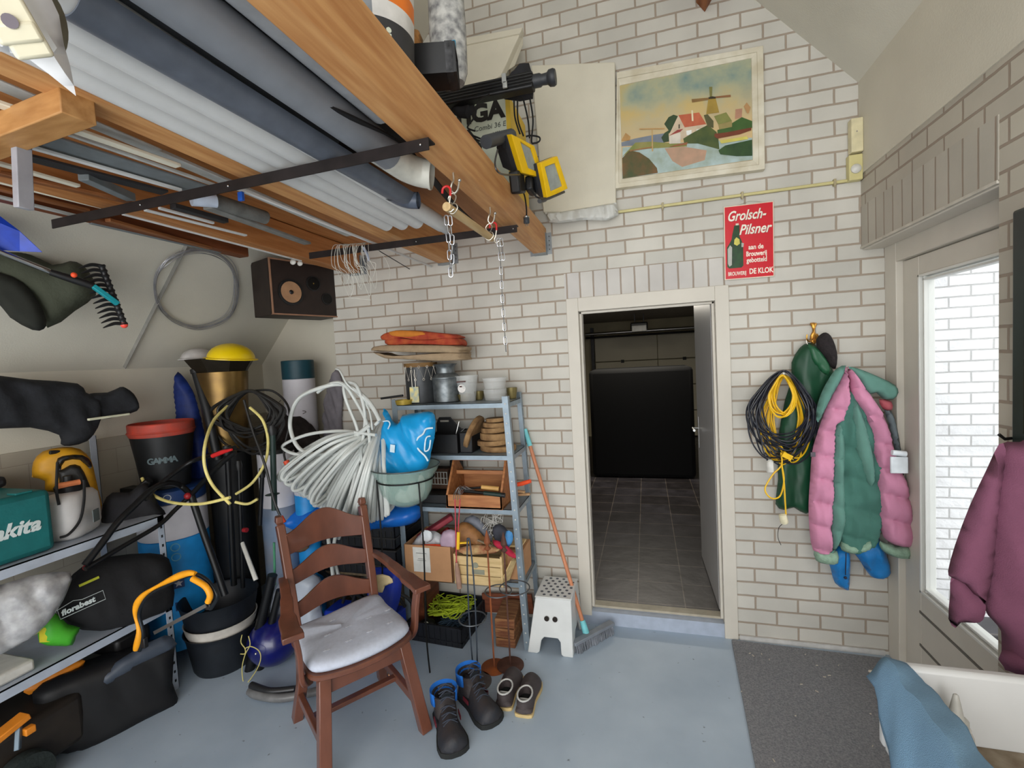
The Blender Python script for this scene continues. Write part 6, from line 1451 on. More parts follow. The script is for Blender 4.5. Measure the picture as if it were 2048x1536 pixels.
def shoe(name, label, cat, heel, toe, Lh, wmax, mats, boot=False, scale=1.0):
    heel = Vector((heel[0], heel[1], 0)); toe = Vector((toe[0], toe[1], 0)); d = toe - heel; L = d.length; a = math.atan2(d.y, d.x)
    t = thing(name, label, cat, heel, a, group='footwear on the floor'); up_m, sole_m, col_m, lace_m = mats
    W_ = [(.0, .030), (.06, .036), (.2, .036), (.4, .034), (.6, .043), (.78, .048), (.92, .042), (1.0, .022)]; H_ = [(.0, .075), (.06, .085), (.2, .09), (.4, .092), (.6, .070), (.78, .058), (.92, .052), (1.0, .030)]

    def itp(T_, u):
        for i in range(len(T_) - 1):
            if T_[i][0] <= u <= T_[i + 1][0]: f = (u - T_[i][0]) / (T_[i + 1][0] - T_[i][0]); return T_[i][1] * (1 - f) + T_[i + 1][1] * f
        return T_[-1][1]
    if not boot: H_ = [(.0, .03), (.38, .03), (.46, .088), (.6, .070), (.78, .058), (.92, .052), (1.0, .030)]; H_ = [(a, c * 1.1) for a, c in H_]
    us = [0, .02, .06, .15, .25, .35, .45, .55, .65, .75, .84, .92, .97, 1.0]; rings = []
    for u in us:
        w = itp(W_, u) * wmax; h = itp(H_, u) * (1.12 if boot else .78); e = .55 if u in (0, 1.0) else 1
        rings.append([Vector((u * L, math.cos(q) * w * e * (1 if math.sin(q) < .2 else (1 - .25 * math.sin(q))), .022 + max(0, math.sin(q)) * (h - .0) * (e if e < 1 else 1) + min(0, math.sin(q)) * .004)) for q in [2 * PI * k / 18 for k in range(18)]])
    b = MB(); b.loft(rings)
    if True:
        pr = []
        for z, x0, rx, ry in (((.06, .30, .30, 1.0), (.09, .26, .27, 1.0), (.12, .23, .245, 1.02), (Lh, .215, .26, 1.15)) if boot else ((.02, .27, .31, .96), (.04, .27, .31, .98), (.062, .265, .30, .92), (Lh, .25, .275, .82))):
            pr.append([Vector((L * (x0 - .03) + math.cos(q) * L * rx * .78, math.sin(q) * .037 * ry * wmax, z + (.012 * math.cos(q) if z > .15 else 0))) for q in [2 * PI * k / 18 for k in range(18)]])
        b.loft(pr, closed_ends=False)
        pi = [[Vector((p.x * .0 + (p.x - L * .18) * .86 + L * .18, p.y * .84, p.z - .001)) for p in r] for r in reversed(pr)]
        b.loft([pr[-1], pi[0]], closed_ends=False); b.loft(pi, closed_ends=False)
    b.build('upper', up_m, t, local=True, angle=70)
    if not boot: q_ = MB(); q_.tube([p + Vector((0, 0, .001)) for p in pr[-1]], .0045, 6, closed=True); q_.build('collar_lining', col_m, t, local=True); q_ = MB(); q_.box((L * .16, 0, .045), (L * .03, .05, .05)); q_.build('heel_padding', col_m, t, local=True, bevel=.006)
    b = MB(); sp2 = [[Vector((u * L * 1.02 - .003, s * itp(W_, u) * wmax * 1.08 * (.6 if u in (0, 1.0) else 1), z)) for u, s in [(u, 1) for u in us] + [(u, -1) for u in reversed(us)]] for z in ((.0, .012, .024) if boot else (.0, .008, .016))]; b.loft(sp2); b.build('sole', sole_m, t, local=True, bevel=.002)
    if boot:
        b = MB(); n = 18; zz = Lh; ang = [PI * .30 + PI * 1.40 * k / n for k in range(n + 1)]
        lo = [Vector((L * .18 + math.cos(q) * L * .200, math.sin(q) * .043 * wmax, zz - .045)) for q in ang]; hi = [Vector((L * .18 + math.cos(q) * L * .210, math.sin(q) * .046 * wmax, zz + .012)) for q in ang]; inn = [Vector((L * .18 + math.cos(q) * L * .16, math.sin(q) * .034 * wmax, zz - .02)) for q in ang]
        m = n + 1; vs = lo + hi + inn; b.add(vs, [(k, k + 1, m + k + 1, m + k) for k in range(n)] + [(m + k, m + k + 1, 2 * m + k + 1, 2 * m + k) for k in range(n)]); b.build('padded_collar', col_m, t, local=True, solid=.008)
        b = MB(); b.loft([[Vector((L * .36, s * .024, .14)) for s in (-1, -.3, .3, 1)] + [Vector((L * .375, s * .024, .14)) for s in (1, .3, -.3, -1)], [Vector((L * .385, s * .024, Lh + .03)) for s in (-1, -.3, .3, 1)] + [Vector((L * .40, s * .024, Lh + .03)) for s in (1, .3, -.3, -1)]]); b.build('tongue', M('boot_tongue', (34, 38, 44), .8), t, local=True, bevel=.003)
        b = MB()
        for k in range(6):
            x = L * (.66 - k * .055); z = .092 + k * .022 + (.01 if k > 2 else 0); b.tube(spline([(x, -.034, z - .012), (x - .006, 0, z + .006), (x - .014, .034, z - .006)], 4), .0028, 6); b.tube(spline([(x, .034, z - .012), (x - .006, 0, z + .008), (x - .014, -.034, z - .006)], 4), .0028, 6)
        b.build('laces', lace_m, t, local=True)
        for s in (-1, 1): b = MB(); b.box((L * .40, s * .041 * wmax, .055), (.05, .004, .02)); b.build('red_patch', M('boot_red', (110, 30, 44), .7), t, local=True)
    else:
        b = MB(); b.sphere((L * .24, 0, .045), 1, 16, (L * .19, .026 * wmax, .012)); b.build('dark_opening', M('shoe_inside', (18, 22, 24), .9), t, local=True)
        b = MB()
        for k in range(4): x = L * (.47 + k * .05); b.tube(spline([(x, -.02, .074 - k * .004), (x, 0, .083 - k * .005), (x, .02, .074 - k * .004)], 3), .0028, 6)
        b.build('laces', lace_m, t, local=True)
    return t


bm_ = (M('boot_leather', (38, 41, 48), .6, c2=(54, 46, 44), scale=12, bump=.2), M('boot_sole', (34, 36, 36), .8), M('boot_blue', (24, 106, 196), .8), M('lace_grey', (52, 58, 70), .8))
shoe('work_boot', 'worn dark work boot with blue collar, the front left one of the pair', 'boot', (.168, -.925), (.338, -1.160), .150, 1.45, bm_, True)
shoe('work_boot', 'worn dark work boot with blue collar, the rear right one of the pair', 'boot', (.225, -.775), (.455, -.955), .150, 1.45, bm_, True)
sm_ = (M('shoe_brown', (72, 64, 64), .7, var=.2), M('shoe_sole', (200, 176, 124), .7), M('shoe_lining', (196, 196, 192), .8), M('lace_dark', (46, 42, 44), .8))
shoe('work_shoe', 'low grey brown work shoe with white lining, the left one of the pair', 'shoe', (.462, -.850), (.450, -.585), .082, 1.22, sm_)
shoe('work_shoe', 'low grey brown work shoe with white lining, the right one of the pair', 'shoe', (.574, -.875), (.560, -.61), .082, 1.22, sm_)


# ---------------------------------------------------------------- iron plant stands on disc bases
def pstand(label, c, r, h, mat, ringz, rr, twin=False, finial=True, ringoff=(0, 0)):
    t = thing('plant_stand', label, 'stand', c); x, y = c[:2]; z0 = c[2]
    b = MB(); b.lathe([(r, z0), (r, z0 + .005), (r * .98, z0 + .006)], (x, y, 0), 36); b.build('disc_base', mat, t)
    b = MB()
    if twin:
        b.tube(spline([(x - .012, y, z0 + .006), (x - .02, y, .3), (x - .015, y, .6), (x - .004, y, h - .01), (x + .002, y, h), (x + .010, y, h - .01), (x + .02, y, .6), (x + .018, y, .3), (x + .008, y, z0 + .006)], 6), .0045, 8)
    else: b.tube([(x, y, z0 + .006), (x, y, h)], .0052, 8)
    b.build('rod', M('iron_blue_grey', (70, 78, 88), .5, .5) if twin else mat, t)
    if finial: b = MB(); b.lathe([(.006, 0), (.020, .012), (.007, .03), (.020, .05), (.012, .085), (.001, .12)], (x, y, h - .045), 8); b.build('spear_finial', mat, t)
    b = MB(); cx, cy = x + ringoff[0], y + ringoff[1]; b.tube([(cx + rr * math.cos(2 * PI * k / 40), cy + rr * math.sin(2 * PI * k / 40), ringz) for k in range(40)], .0038, 7, closed=True); b.build('hoop', M('iron_hoop', (92, 96, 100), .45, .6), t)


rust = M('rusty_iron', (92, 62, 52), .7, .3, var=.3, scale=14, bump=.2); rust2 = M('orange_rust', (160, 84, 36), .8, c2=(120, 72, 50), scale=10)
pstand('rusty plant stand with a spear finial on an orange rusted disc, the left spear', (.315, -.545, 0), .075, .73, rust2, .455, .075, ringoff=(.05, .0))
pstand('rusty plant stand with a spear finial on a brown disc, the right spear', (.405, -.52, .0065), .078, .715, rust, .47, .085, ringoff=(.05, .0))
pstand('bent double rod plant stand on a grey disc behind the boots', (.255, -.68, 0), .085, .80, M('plate_grey_brown', (88, 82, 82), .6, .3, var=.2), .36, .075, twin=True, finial=False, ringoff=(-.0, 0.0))

# ---------------------------------------------------------------- white step stool
t = thing('step_stool', 'white plastic step stool with round holes in its top', 'stool', (.62, -.2, 0)); ws = M('stool_white', (214, 216, 214), .45, var=.05, scale=9)
bx0, bx1, by0, by1 = .470, .745, -.375, -.015; tx0, tx1, ty0, ty1, H = .528, .742, -.345, -.085, .335


def panel4(b, q, th):  # q: 4 world pts
    quadbox(b, q, th)


def legpanel(name, A, B, Cc, Dd, cut, th=.012, holes=()):
    """trapezoid side A(bottom l) B(bottom r) C(top r) D(top l) with an arch cut in the bottom"""
    A, B, Cc, Dd = map(Vector, (A, B, Cc, Dd))
    def P_(u, v): lo = A.lerp(B, u); hi = Dd.lerp(Cc, u); return lo.lerp(hi, v)
    uv = [(0, 0), (cut[0] - .05, 0), (cut[0], .03), (cut[0] + .02, cut[2] - .06), (cut[0] + .08, cut[2]), (cut[1] - .08, cut[2]), (cut[1] - .02, cut[2] - .06), (cut[1], .03), (cut[1] + .05, 0), (1, 0), (1, 1), (0, 1)]
    n = (B - A).cross(Dd - A).normalized(); b = MB(); P = [P_(u, v) for u, v in uv]; b.loft([[p for p in P], [p - n * th for p in P]]); return b.build(name, ws, t, bevel=.005)


legpanel('front_panel', (bx0, by0, 0), (bx1, by0 - .0, 0), (tx1, ty0, H), (tx0, ty0, H), (.26, .74, .30))
legpanel('back_panel', (bx1, by1, 0), (bx0, by1, 0), (tx0, ty1, H), (tx1, ty1, H), (.26, .74, .30))
legpanel('side_panel', (bx1, by0, 0), (bx1 + .01, by1, 0), (tx1, ty1, H), (tx1, ty0, H), (.24, .76, .30))
legpanel('side_panel', (bx0 - .005, by1, 0), (bx0, by0, 0), (tx0, ty0, H), (tx0, ty1, H), (.24, .76, .30))
b = MB(); b.bb((tx0 - .004, ty0 - .004, H - .008), (tx1 + .004, ty1 + .004, H + .004)); b.build('top_plate', ws, t, bevel=.006)
b = MB()
for i in range(7):
    for j in range(5 if i % 2 else 4): b.lathe([(.0095, 0), (.0095, .0012)], (tx0 + .028 + j * .042 + (0 if i % 2 else .021), ty0 + .025 + i * .035, H + .004), 12)
b.build('top_holes', M('hole_shadow', (92, 96, 104), .9), t, smooth=False, label='rows of round holes in the stool top', kind='stuff')
for x in (.595, .645): b = MB(); b.lathe([(.015, 0), (.015, .003)], (x, -.366 + .003, .215), 16, Matrix.Rotation(PI / 2 - .10, 4, 'X')); b.build('grip_hole', M('hole_dark', (40, 34, 30), .9), t, smooth=False)
# broom
t = thing('broom', 'broom with an orange brown handle and turquoise socket leaning on the bricks', 'broom', (.83, -.2, 0)); h0 = Vector((at(1050, 858, y=-.03).x, -.03, at(1050, 858, y=-.03).z)); h1_ = Vector((.80, -.215, .075))
b = MB(); f = (h1_ - h0); b.tube([h0 + f * .08, h1_], .012, 12); hd = b.build('handle', M('handle_orange', (196, 128, 92), .5, var=.08), t)
b = MB(); b.tube([h0, h0 + f * .09], [.013, .016], 12); b.build('end_sleeve', M('turquoise', (120, 200, 206), .5), hd, label='turquoise hanging sleeve')
b = MB(); b.tube([h1_ - f * .05, h1_ + f * .01], [.017, .021], 12); b.build('socket', M('turquoise', (0, 0, 0)), t)
hb = Vector((.845, -.20, .06)); dv = Vector((.62, .78, 0)); R = Matrix.Rotation(math.atan2(dv.y, dv.x), 4, 'Z')
b = MB(); b.box(hb, (.34, .045, .02), R); bk_ = b.build('brush_block', M('brush_grey', (128, 134, 142), .6), t, bevel=.004)
b = MB(); sd_ = Vector((-dv.y, dv.x, 0)); random.seed(1)
for i in range(34):
    for j in range(3):
        q = hb + dv * (-.155 + i * .0094) + sd_ * (-.014 + j * .014); b.tube([q, q + Vector((random.uniform(-.006, .006), random.uniform(-.006, .006), -.058)) + sd_ * (j - 1) * .012], [.003, .0055], 5)
b.build('bristles', M('bristle', (122, 126, 134), .9, var=.3), bk_, kind='stuff')
b = MB(); b.lathe([(.03, 0), (.032, .02), (.028, .025)], (.735, -.36 + .32, 0), 18); b.build('grey_saucer', M('cap_grey', (150, 152, 156), .6), label='grey plastic cap on the floor behind the white stool', cat='cap')
# ================================================================ left side
lg = M('shelf_blue_grey', (184, 194, 208), .45, .2, var=.08, scale=12)
t = thing('metal_shelf', 'light grey metal shelf unit along the left wall', 'shelf', (-1.65, -1.8, 0))
for z in (.50, 1.0):
    b = MB(); b.bb((-1.90, -3.3, z - .006), (-1.40, -1.07, z)); b.bb((-1.404, -3.3, z - .045), (-1.40, -1.07, z)); b.bb((-1.90, -1.074, z - .045), (-1.40, -1.07, z)); b.build('shelf_board', lg, t, smooth=False)
for y, x in ((-1.07, -1.40), (-1.07, -1.865), (-3.25, -1.40)):
    b = MB(); b.bb((x - .035, y - .003, 0), (x, y, 1.45 if x < -1.5 else 1.0)); b.bb((x - .003, y - .035, 0), (x, y, 1.45 if x < -1.5 else 1.0)); b.build('upright', lg, t, smooth=False)
b = MB()
for k in range(18): b.bb((-1.4, -1.093, .045 + k * .052), (-1.3992, -1.083, .060 + k * .052))
b.build('punched_holes', M('hole_black', (28, 30, 34), .8), t, smooth=False, kind='stuff')


def obl(name, label, cat, px, p0, n, thick, mat, parts_mat=None, step=.02, D0=None, fold=.0, ff=14, seed=0, back=.8, sm=2, fdir=(1, .3), parent=None, lab=None):
    T, pf, pg = tiltplane(p0, n); b = MB(); inflate(b, pg(px), T, thick, step, D0, fold, fdir, ff, seed, back, sm); return b.build(name, mat, parent, weld=True, angle=75, label=lab if parent else label, cat=None if parent else cat)


# teal tool case
t = thing('tool_case', 'teal plastic tool case with white lettering on the upper left shelf', 'case', (-1.6, -1.8, 1.0)); tl = M('case_teal', (20, 104, 104), .5, var=.1, bump=.1)
b = MB(); b.bb((-1.78, -2.12, 1.003), (-1.42, -1.545, 1.285)); b.build('case_body', tl, t, bevel=.025)
b = MB(); b.bb((-1.66, -1.95, 1.285), (-1.50, -1.72, 1.30)); b.build('handle', blackp, t, bevel=.006)
b = MB(); b.bb((-1.50, -1.66, 1.283), (-1.44, -1.60, 1.292)); b.build('latch', tl, t, bevel=.003)
text('brand_lettering', 'makita', Matrix.Translation(Vector((-1.4185, -1.60, 1.115))) @ plane_T((0, 0, 0), (0, 1, 0), (0, 0, 1)), .085, M('letter_white', (206, 216, 214), .5), t, shear=.3, bold=.003, align='RIGHT', sx=1.0)
b = MB(); b.bb((-1.86, -1.80, 1.286), (-1.70, -1.55, 1.34)); b.build('black_tool_bag', M('black_cloth', (0, 0, 0)), label='black tool bag lying behind the teal case', cat='bag', bevel=.02)
# yellow and black power tool, sprayer
t = thing('reel', 'yellow and black hose reel behind the white sprayer', 'reel', at(120, 1000, x=-1.72)); ym = M('old_yellow', (196, 142, 22), .5, var=.12)
P0 = (-1.72, -1.45, 1.2); N0 = (.85, -.5, .1)
obl('yellow_body', '', '', [(64, 950), (66, 925), (85, 903), (125, 894), (160, 898), (182, 920), (190, 950), (198, 985), (204, 1010), (195, 1030), (150, 1000), (115, 985), (90, 982), (90, 962), (66, 955)], P0, N0, .05, ym, parent=t)
obl('black_frame', '', '', [(112, 925), (125, 912), (165, 910), (183, 925), (180, 938), (160, 920), (130, 922), (122, 940), (140, 930), (160, 932), (175, 960), (182, 985), (160, 985), (125, 988), (118, 960)], (-1.66, -1.45, 1.2), N0, .02, blackp, parent=t, step=.012)
b = MB(); b.tube([at(100, 905, x=-1.66), at(140, 903, x=-1.66)], .010, 8); b.build('dark_slot', blackp, t)
t = thing('sprayer', 'white pressure sprayer tank with a black hose on the upper left shelf', 'sprayer', (-1.55, -1.42, 1.0)); sw_ = M('tank_white', (200, 198, 196), .4, var=.05)
c = Vector((-1.56, -1.40, 1.002)); rings = []
for z, s in ((0, .7), (.015, .9), (.05, 1), (.14, 1.0), (.19, .96), (.215, .8), (.225, .45)):
    rings.append([c + Matrix.Rotation(.5, 3, 'Z') @ Vector((math.copysign(abs(math.cos(q)) ** .6, math.cos(q)) * .085 * s, math.copysign(abs(math.sin(q)) ** .6, math.sin(q)) * .125 * s, z)) for q in [2 * PI * k / 28 for k in range(28)]])
b = MB(); b.loft(rings); b.build('tank', sw_, t, angle=60)
b = MB(); b.lathe([(.05, .22), (.055, .25), (.04, .27), (.02, .275), (.018, .30)], c, 18); b.build('pump_cap', blackp, t); b = MB(); b.tube([c + Vector((.03, -.06, .265)), c + Vector((.05, .02, .265))], .014, 8); b.build('orange_collar', M('peach_orange', (216, 128, 80), .5), t)
b = MB(); b.tube(spline([at(168, 960, x=-1.46), at(168, 1000, x=-1.45), at(160, 1040, x=-1.44), at(138, 1068, x=-1.44), at(120, 1075, x=-1.46)], 6), .006, 7); b.tube(spline([at(115, 925, x=-1.5), at(113, 980, x=-1.48), at(118, 1010, x=-1.47)], 5), .006, 7); b.build('hose', M('black_rubber', (0, 0, 0)), t)
b = MB(); b.box(at(192, 1030, x=-1.445), (.004, .045, .06), Matrix.Rotation(.5, 4, 'Z')); b.build('grey_label', M('label_slate', (88, 96, 96), .6), t)
obl('dark_glove_pile', 'dark tool holder and gloves at the right end of the upper left shelf', 'tool', [(205, 1010), (225, 985), (260, 985), (290, 965), (318, 1010), (332, 1028), (300, 1040), (240, 1062), (205, 1060)], (-1.62, -1.2, 1.05), (.8, -.6, .1), .05, M('black_cloth', (0, 0, 0)), fold=.01)
# black cloth on the wall slat
t = thing('black_garment', 'black work garment with a glove lying on a white slat high on the left wall', 'garment', at(140, 850, x=-1.8))
obl('garment_body', '', '', [(-60, 755), (60, 759), (155, 767), (172, 785), (200, 800), (202, 830), (196, 855), (175, 882), (140, 892), (121, 888), (118, 870), (60, 855), (-60, 850)], (-1.74, -1.5, 1.7), (1, -.15, 0), .055, M('dark_cloth', (30, 32, 36), .9, var=.25, bump=.3), fold=.02, seed=3, parent=t)
obl('glove', '', '', [(165, 790), (215, 785), (240, 774), (252, 776), (268, 788), (278, 808), (274, 822), (240, 832), (203, 838), (185, 825)], (-1.70, -1.15, 1.7), (1, -.25, 0), .04, M('dark_cloth', (0, 0, 0)), fold=.014, seed=5, parent=t, step=.014)
b = MB(); a = at(258, 828, x=-1.62); b.bar((-1.62, -1.25, a.z - .004), a, .018, .012); b.build('wall_slat', M('slat_cream', (206, 206, 180), .6), label='cream slat under the black garment on the left wall', cat='slat', bevel=.002)
# leaf chute, rake, blue sheet
t = thing('garden_chute', 'dark olive funnel shaped chute hanging under the loft at the left', 'chute', at(100, 600, x=-1.45)); ol = M('olive_cloth', (64, 68, 54), .85, var=.15, bump=.3, scale=8)
obl('chute_body', '', '', [(-60, 498), (50, 505), (105, 530), (140, 522), (165, 530), (185, 555), (192, 590), (150, 622), (95, 656), (60, 600), (-60, 560)], (-1.42, -1.4, 2.2), (.9, -.6, -.1), .09, ol, parent=t, fold=.008)
obl('dark_mouth', '', '', [(-60, 540), (0, 545), (45, 565), (75, 600), (93, 640), (88, 658), (65, 660), (20, 635), (-10, 600), (-60, 590)], (-1.32, -1.42, 2.15), (.9, -.6, -.1), .04, M('olive_dark', (34, 36, 30), .9), parent=t, fold=.004)
b = MB(); b.tube([at(-40, 488, x=-1.30), at(103, 545, x=-1.28)], .012, 10); b.build('aluminium_tube', steel, t, label='aluminium tube')
t = thing('lawn_rake', 'black curved tine rake head on a turquoise arm at the left', 'rake', at(225, 600, x=-1.2)); XK = -1.2
b = MB(); b.tube([at(100, 544, x=-1.25), at(150, 560, x=-1.22), at(185, 572, x=-1.2)], [.014, .018, .016], 10); b.build('grip_joint', blackp, t); b = MB(); b.sphere(at(148, 550, x=-1.19), .012, 8); b.build('orange_button', M('orange_grip', (0, 0, 0)), t)
b = MB(); b.bar(at(186, 572, x=-1.19), at(236, 608, x=-1.17), .026, .02); b.build('arm', M('turquoise_dark', (20, 140, 150), .4), t, bevel=.003, label='turquoise arm')
b = MB(); A_ = at(203, 532, x=XK); B_ = at(248, 648, x=XK); b.tube([A_, A_.lerp(B_, .5), B_], .012, 10)
for k in range(13): q = A_.lerp(B_, k / 12); b.lathe([(.014, -.006), (.017, 0), (.014, .006)], q, 10, (B_ - A_).to_track_quat('Z', 'Y').to_matrix().to_4x4())
b.build('tine_bar', blackp, t)
for k in range(13):
    q = A_.lerp(B_, k / 12); d = Vector((-.02, -.05, 0)); b = MB(); b.tube(spline([q, q + Vector((-.01, -.030, .002)), q + Vector((-.015, -.055, -.008)), q + Vector((-.02, -.080, -.022))], 4), [.009, .009, .009, .009, .0085, .008, .0075, .007, .006, .005, .004, .003, .0015][:13], 6); b.build('tine', blackp, t)
b = MB(); b.sphere(B_ + Vector((.0, .0, -.004)), .016, 10); b.build('red_end_cap', M('coral', (236, 80, 66), .4), t)
b = MB(); P = [at(-60, 420, x=-1.30), at(0, 432, x=-1.28), at(40, 462, x=-1.25), at(86, 505, x=-1.22), at(40, 503, x=-1.28), at(-60, 496, x=-1.36)]; b.loft([P, [p + Vector((-.02, 0, .012)) for p in P]]); b.build('blue_sheet', M('royal_blue', (22, 62, 176), .35, var=.2), label='pointed royal blue plastic sheet at the left edge under the loft', cat='sheet', bevel=.002, smooth=False)
# wire ring on the slope
t = thing('wire_ring', 'large coil of grey steel wire hanging against the sloping plaster', 'wire', at(390, 660, x=-1.5)); nS = Vector((1.17, 0, -1)).normalized(); pS = Vector((XL, -.9, 1.83)) + nS * .02; T, pf, pg = tiltplane(pS, nS); random.seed(8); b = MB()
C0 = [(308, 580), (315, 545), (340, 515), (390, 498), (440, 508), (468, 535), (476, 580), (468, 620), (445, 645), (395, 658), (350, 645), (320, 618)]
for k in range(11): j = random.uniform(-4, 4); i_ = random.uniform(-4, 4); s = random.uniform(.95, 1.0); b.tube(spline([pf(390 + (x - 390) * s + j, 580 + (y - 580) * s + i_) + nS * random.uniform(-.008, .01) for x, y in C0], 5, True), .0017, 5, closed=True)
b.build('wire_turns', M('grey_wire', (168, 168, 172), .4, .5, var=.2), t)
# loudspeaker
al = math.radians(20); fn = Vector((math.cos(al), -math.sin(al), 0)); fu = Vector((math.sin(al), math.cos(al), 0)); S0 = Vector((-1.124, -.45, 2.14)); Hs, Ws, Ds = .372, .493, .24; tilt = .0
t = thing('loudspeaker', 'black loudspeaker lying on its side in the corner under the joists', 'loudspeaker', S0 - fn * .13 + fu * .26)


def sq_(u, v, w=0): return S0 + fu * (u * Ws) + Vector((0, 0, v * Hs)) + fn * w


b = MB(); P = [sq_(0, 0, -.005), sq_(1, 0, -.005), sq_(1, 1, -.005), sq_(0, 1, -.005)]; quadbox(b, P, Ds); cbn = b.build('cabinet', M('walnut_dark', (40, 30, 26), .5, var=.2), t, bevel=.003, smooth=False)
b = MB(); framequad(b, [sq_(0, 0), sq_(1, 0), sq_(1, 1), sq_(0, 1)], [sq_(.02, .025), sq_(.98, .025), sq_(.98, .975), sq_(.02, .975)], .02); b.build('front_edge', M('pale_edge', (150, 112, 88), .5), cbn, smooth=False)
Rf = Matrix((fu, Vector((0, 0, 1)), fn)).transposed().to_4x4()


def driver(name, u, v, r, cone, dome):
    b = MB(); b.lathe([(r * 1.18, -.002), (r * 1.18, .004), (r, .005), (r * .98, .0)], sq_(u, v, -.003), 28, Rf); b.build(name + '_surround', blackp, t)
    b = MB(); b.lathe([(r * .95, .001), (r * .3, -.012), (r * .28, -.012)], sq_(u, v, -.0), 28, Rf); cn = b.build(name + '_cone', cone, t)
    b = MB(); b.sphere(sq_(u, v, -.008), r * .24, 10); b.build(name + '_dome', dome, cn)


driver('woofer', .28, .42, .076, M('cone_tan', (170, 130, 96), .7), blackp); driver('midrange', .62, .62, .045, blackm, M('gilt', (0, 0, 0))); driver('tweeter', .82, .35, .036, blackm, blackp)
t2 = thing('white_disc', 'pair of white round caps stuck under the long white lath at the speaker', 'cap', at(590, 525, y=-.45)); b = MB(); b.sphere(at(586, 524, y=-.45), .022, 12, (1, .5, .8)); b.build('round_cap', M('soft_white', (0, 0, 0)), t2); b = MB(); b.sphere(at(600, 527, y=-.44), .020, 12, (1, .5, .8)); b.build('round_cap', M('soft_white', (0, 0, 0)), t2)
# tall drums with blue print
wd_ = M('drum_white', (206, 204, 210), .5, var=.03); bd = M('drum_blue', (30, 142, 214), .45, var=.08); nb = M('drum_navy', (24, 58, 112), .45)


def drum(label, c, r, segs, sy=1.0, rz=0):
    t = thing('printed_drum', label, 'drum', (c[0], c[1], 0))
    for z0, z1, m, nm in segs:
        b = MB(); k = 1.0; b.lathe([(r * .97, z0), (r, z0 + .004), (r, z1 - .004), (r * .97, z1)], (c[0], c[1], 0), 32, None, 1, sy); b.build(nm, m, t)
    return t


cA = (-1.69, -.80); rA = .185
t = drum('white and blue pellet drum with navy star labels behind the bow saw', cA, rA, ((.10, .78, bd, 'blue_base'), (.78, 1.0, wd_, 'white_band'), (1.0, 1.08, nb, 'navy_top')))
for z, nm, s in ((.52, 'star_label', .058), (.38, 'star_label', .05)):
    a = -.66; q = Vector((cA[0] + rA * math.cos(a), cA[1] + rA * math.sin(a), z)); Tn = plane_T((0, 0, 0), (-math.sin(a), math.cos(a), 0), (0, 0, 1)); b = MB(); b.box(q, (.012, s, s), a); lb = b.build(nm, nb, t, smooth=False)
    b = MB(); st = []
    for k in range(10): rr = s * (.42 if k % 2 == 0 else .18); st.append(q + Vector((math.cos(a) * .0065, math.sin(a) * .0065, 0)) + Vector((-math.sin(a), math.cos(a), 0)) * rr * math.sin(k * PI / 5) + Vector((0, 0, rr * math.cos(k * PI / 5))))
    b.add(st, [tuple(range(10))]); b.build('white_star', wd_, lb, smooth=False, solid=.001)
for z in (.74, .68):
    a = -.66; q = Vector((cA[0] + rA * 1.004 * math.cos(a), cA[1] + rA * 1.004 * math.sin(a), z)); b = MB(); b.tube([q + Vector((-math.sin(a), math.cos(a), 0)) * .022 * math.cos(2 * PI * k / 20) + Vector((0, 0, .022 * math.sin(2 * PI * k / 20))) for k in range(20)], .003, 5, closed=True); b.build('round_mark', M('mark_pale', (110, 180, 210), .5), t)
a = -.75; q = Vector((cA[0] + rA * 1.0 * math.cos(a), cA[1] + rA * 1.0 * math.sin(a), 1.045)); b = MB(); b.tube([q + Vector((-math.sin(a), math.cos(a), 0)) * .018 * math.cos(2 * PI * k / 20) + Vector((0, 0, .018 * math.sin(2 * PI * k / 20))) for k in range(20)], .0025, 5, closed=True); b.build('round_mark', M('mark_white', (206, 214, 220), .5), t)
drum('white and blue drum standing between the mower handle and the chair', (-1.22, -.42), .115, ((.02, .86, M('drum_grey_blue', (96, 120, 150), .5, c2=(130, 136, 146), scale=5), 'printed_base'), (.86, 1.22, wd_, 'white_band'), (1.22, 1.25, blackp, 'black_top')))
drum('narrow blue and white drum right behind the chair post', (-1.03, -.38), .075, ((.02, .93, bd, 'blue_base'), (.93, 1.14, wd_, 'white_band')))
drum('tallest white drum with a dark teal cap behind the coiled black hose', (-1.33, -.02), .115, ((.02, 1.70, wd_, 'white_body'), (1.70, 1.84, M('teal_cap', (22, 64, 76), .5), 'teal_cap')))
# brass stand, hats
b = MB(); b.lathe([(.12, 0), (.13, 1.24)], (-1.53, -.50, 0), 28); b.build('black_barrel', M('bucket_black', (20, 22, 24), .5, var=.2), label='black barrel under the brass stand behind the garden tools', cat='barrel')
t = thing('umbrella_stand', 'tall tarnished brass stand with a dark flared rim, hard hats on top', 'stand', (-1.52, -.5, 1.245)); br_ = M('old_brass', (140, 112, 62), .35, .75, c2=(96, 74, 46), scale=5)
c = Vector((-1.53, -.50, 0)); b = MB(); b.lathe([(.118, 1.25), (.135, 1.50), (.150, 1.72), (.155, 1.78)], c, 36); b.build('brass_body', br_, t)
b = MB(); b.lathe([(.155, 1.78), (.165, 1.80), (.205, 1.86), (.21, 1.87), (.150, 1.80)], c, 8, Matrix.Rotation(.3, 4, 'Z')); b.build('dark_rim', M('dark_bronze', (44, 38, 28), .4, .6), t, angle=20)


def hat(label, c, r, mat, rot=None):
    t = thing('hard_hat', label, 'hat', c); b = MB(); b.sphere(c, r, 26, (1, 1.15, .78), rot, z0=-.02); b.build('shell', mat, t); b = MB(); b.lathe([(r * 1.0, 0), (r * 1.12, -.004), (r * 1.12, .002), (r, .006)], c, 28, rot, 1, 1.15); b.build('brim', mat, t)


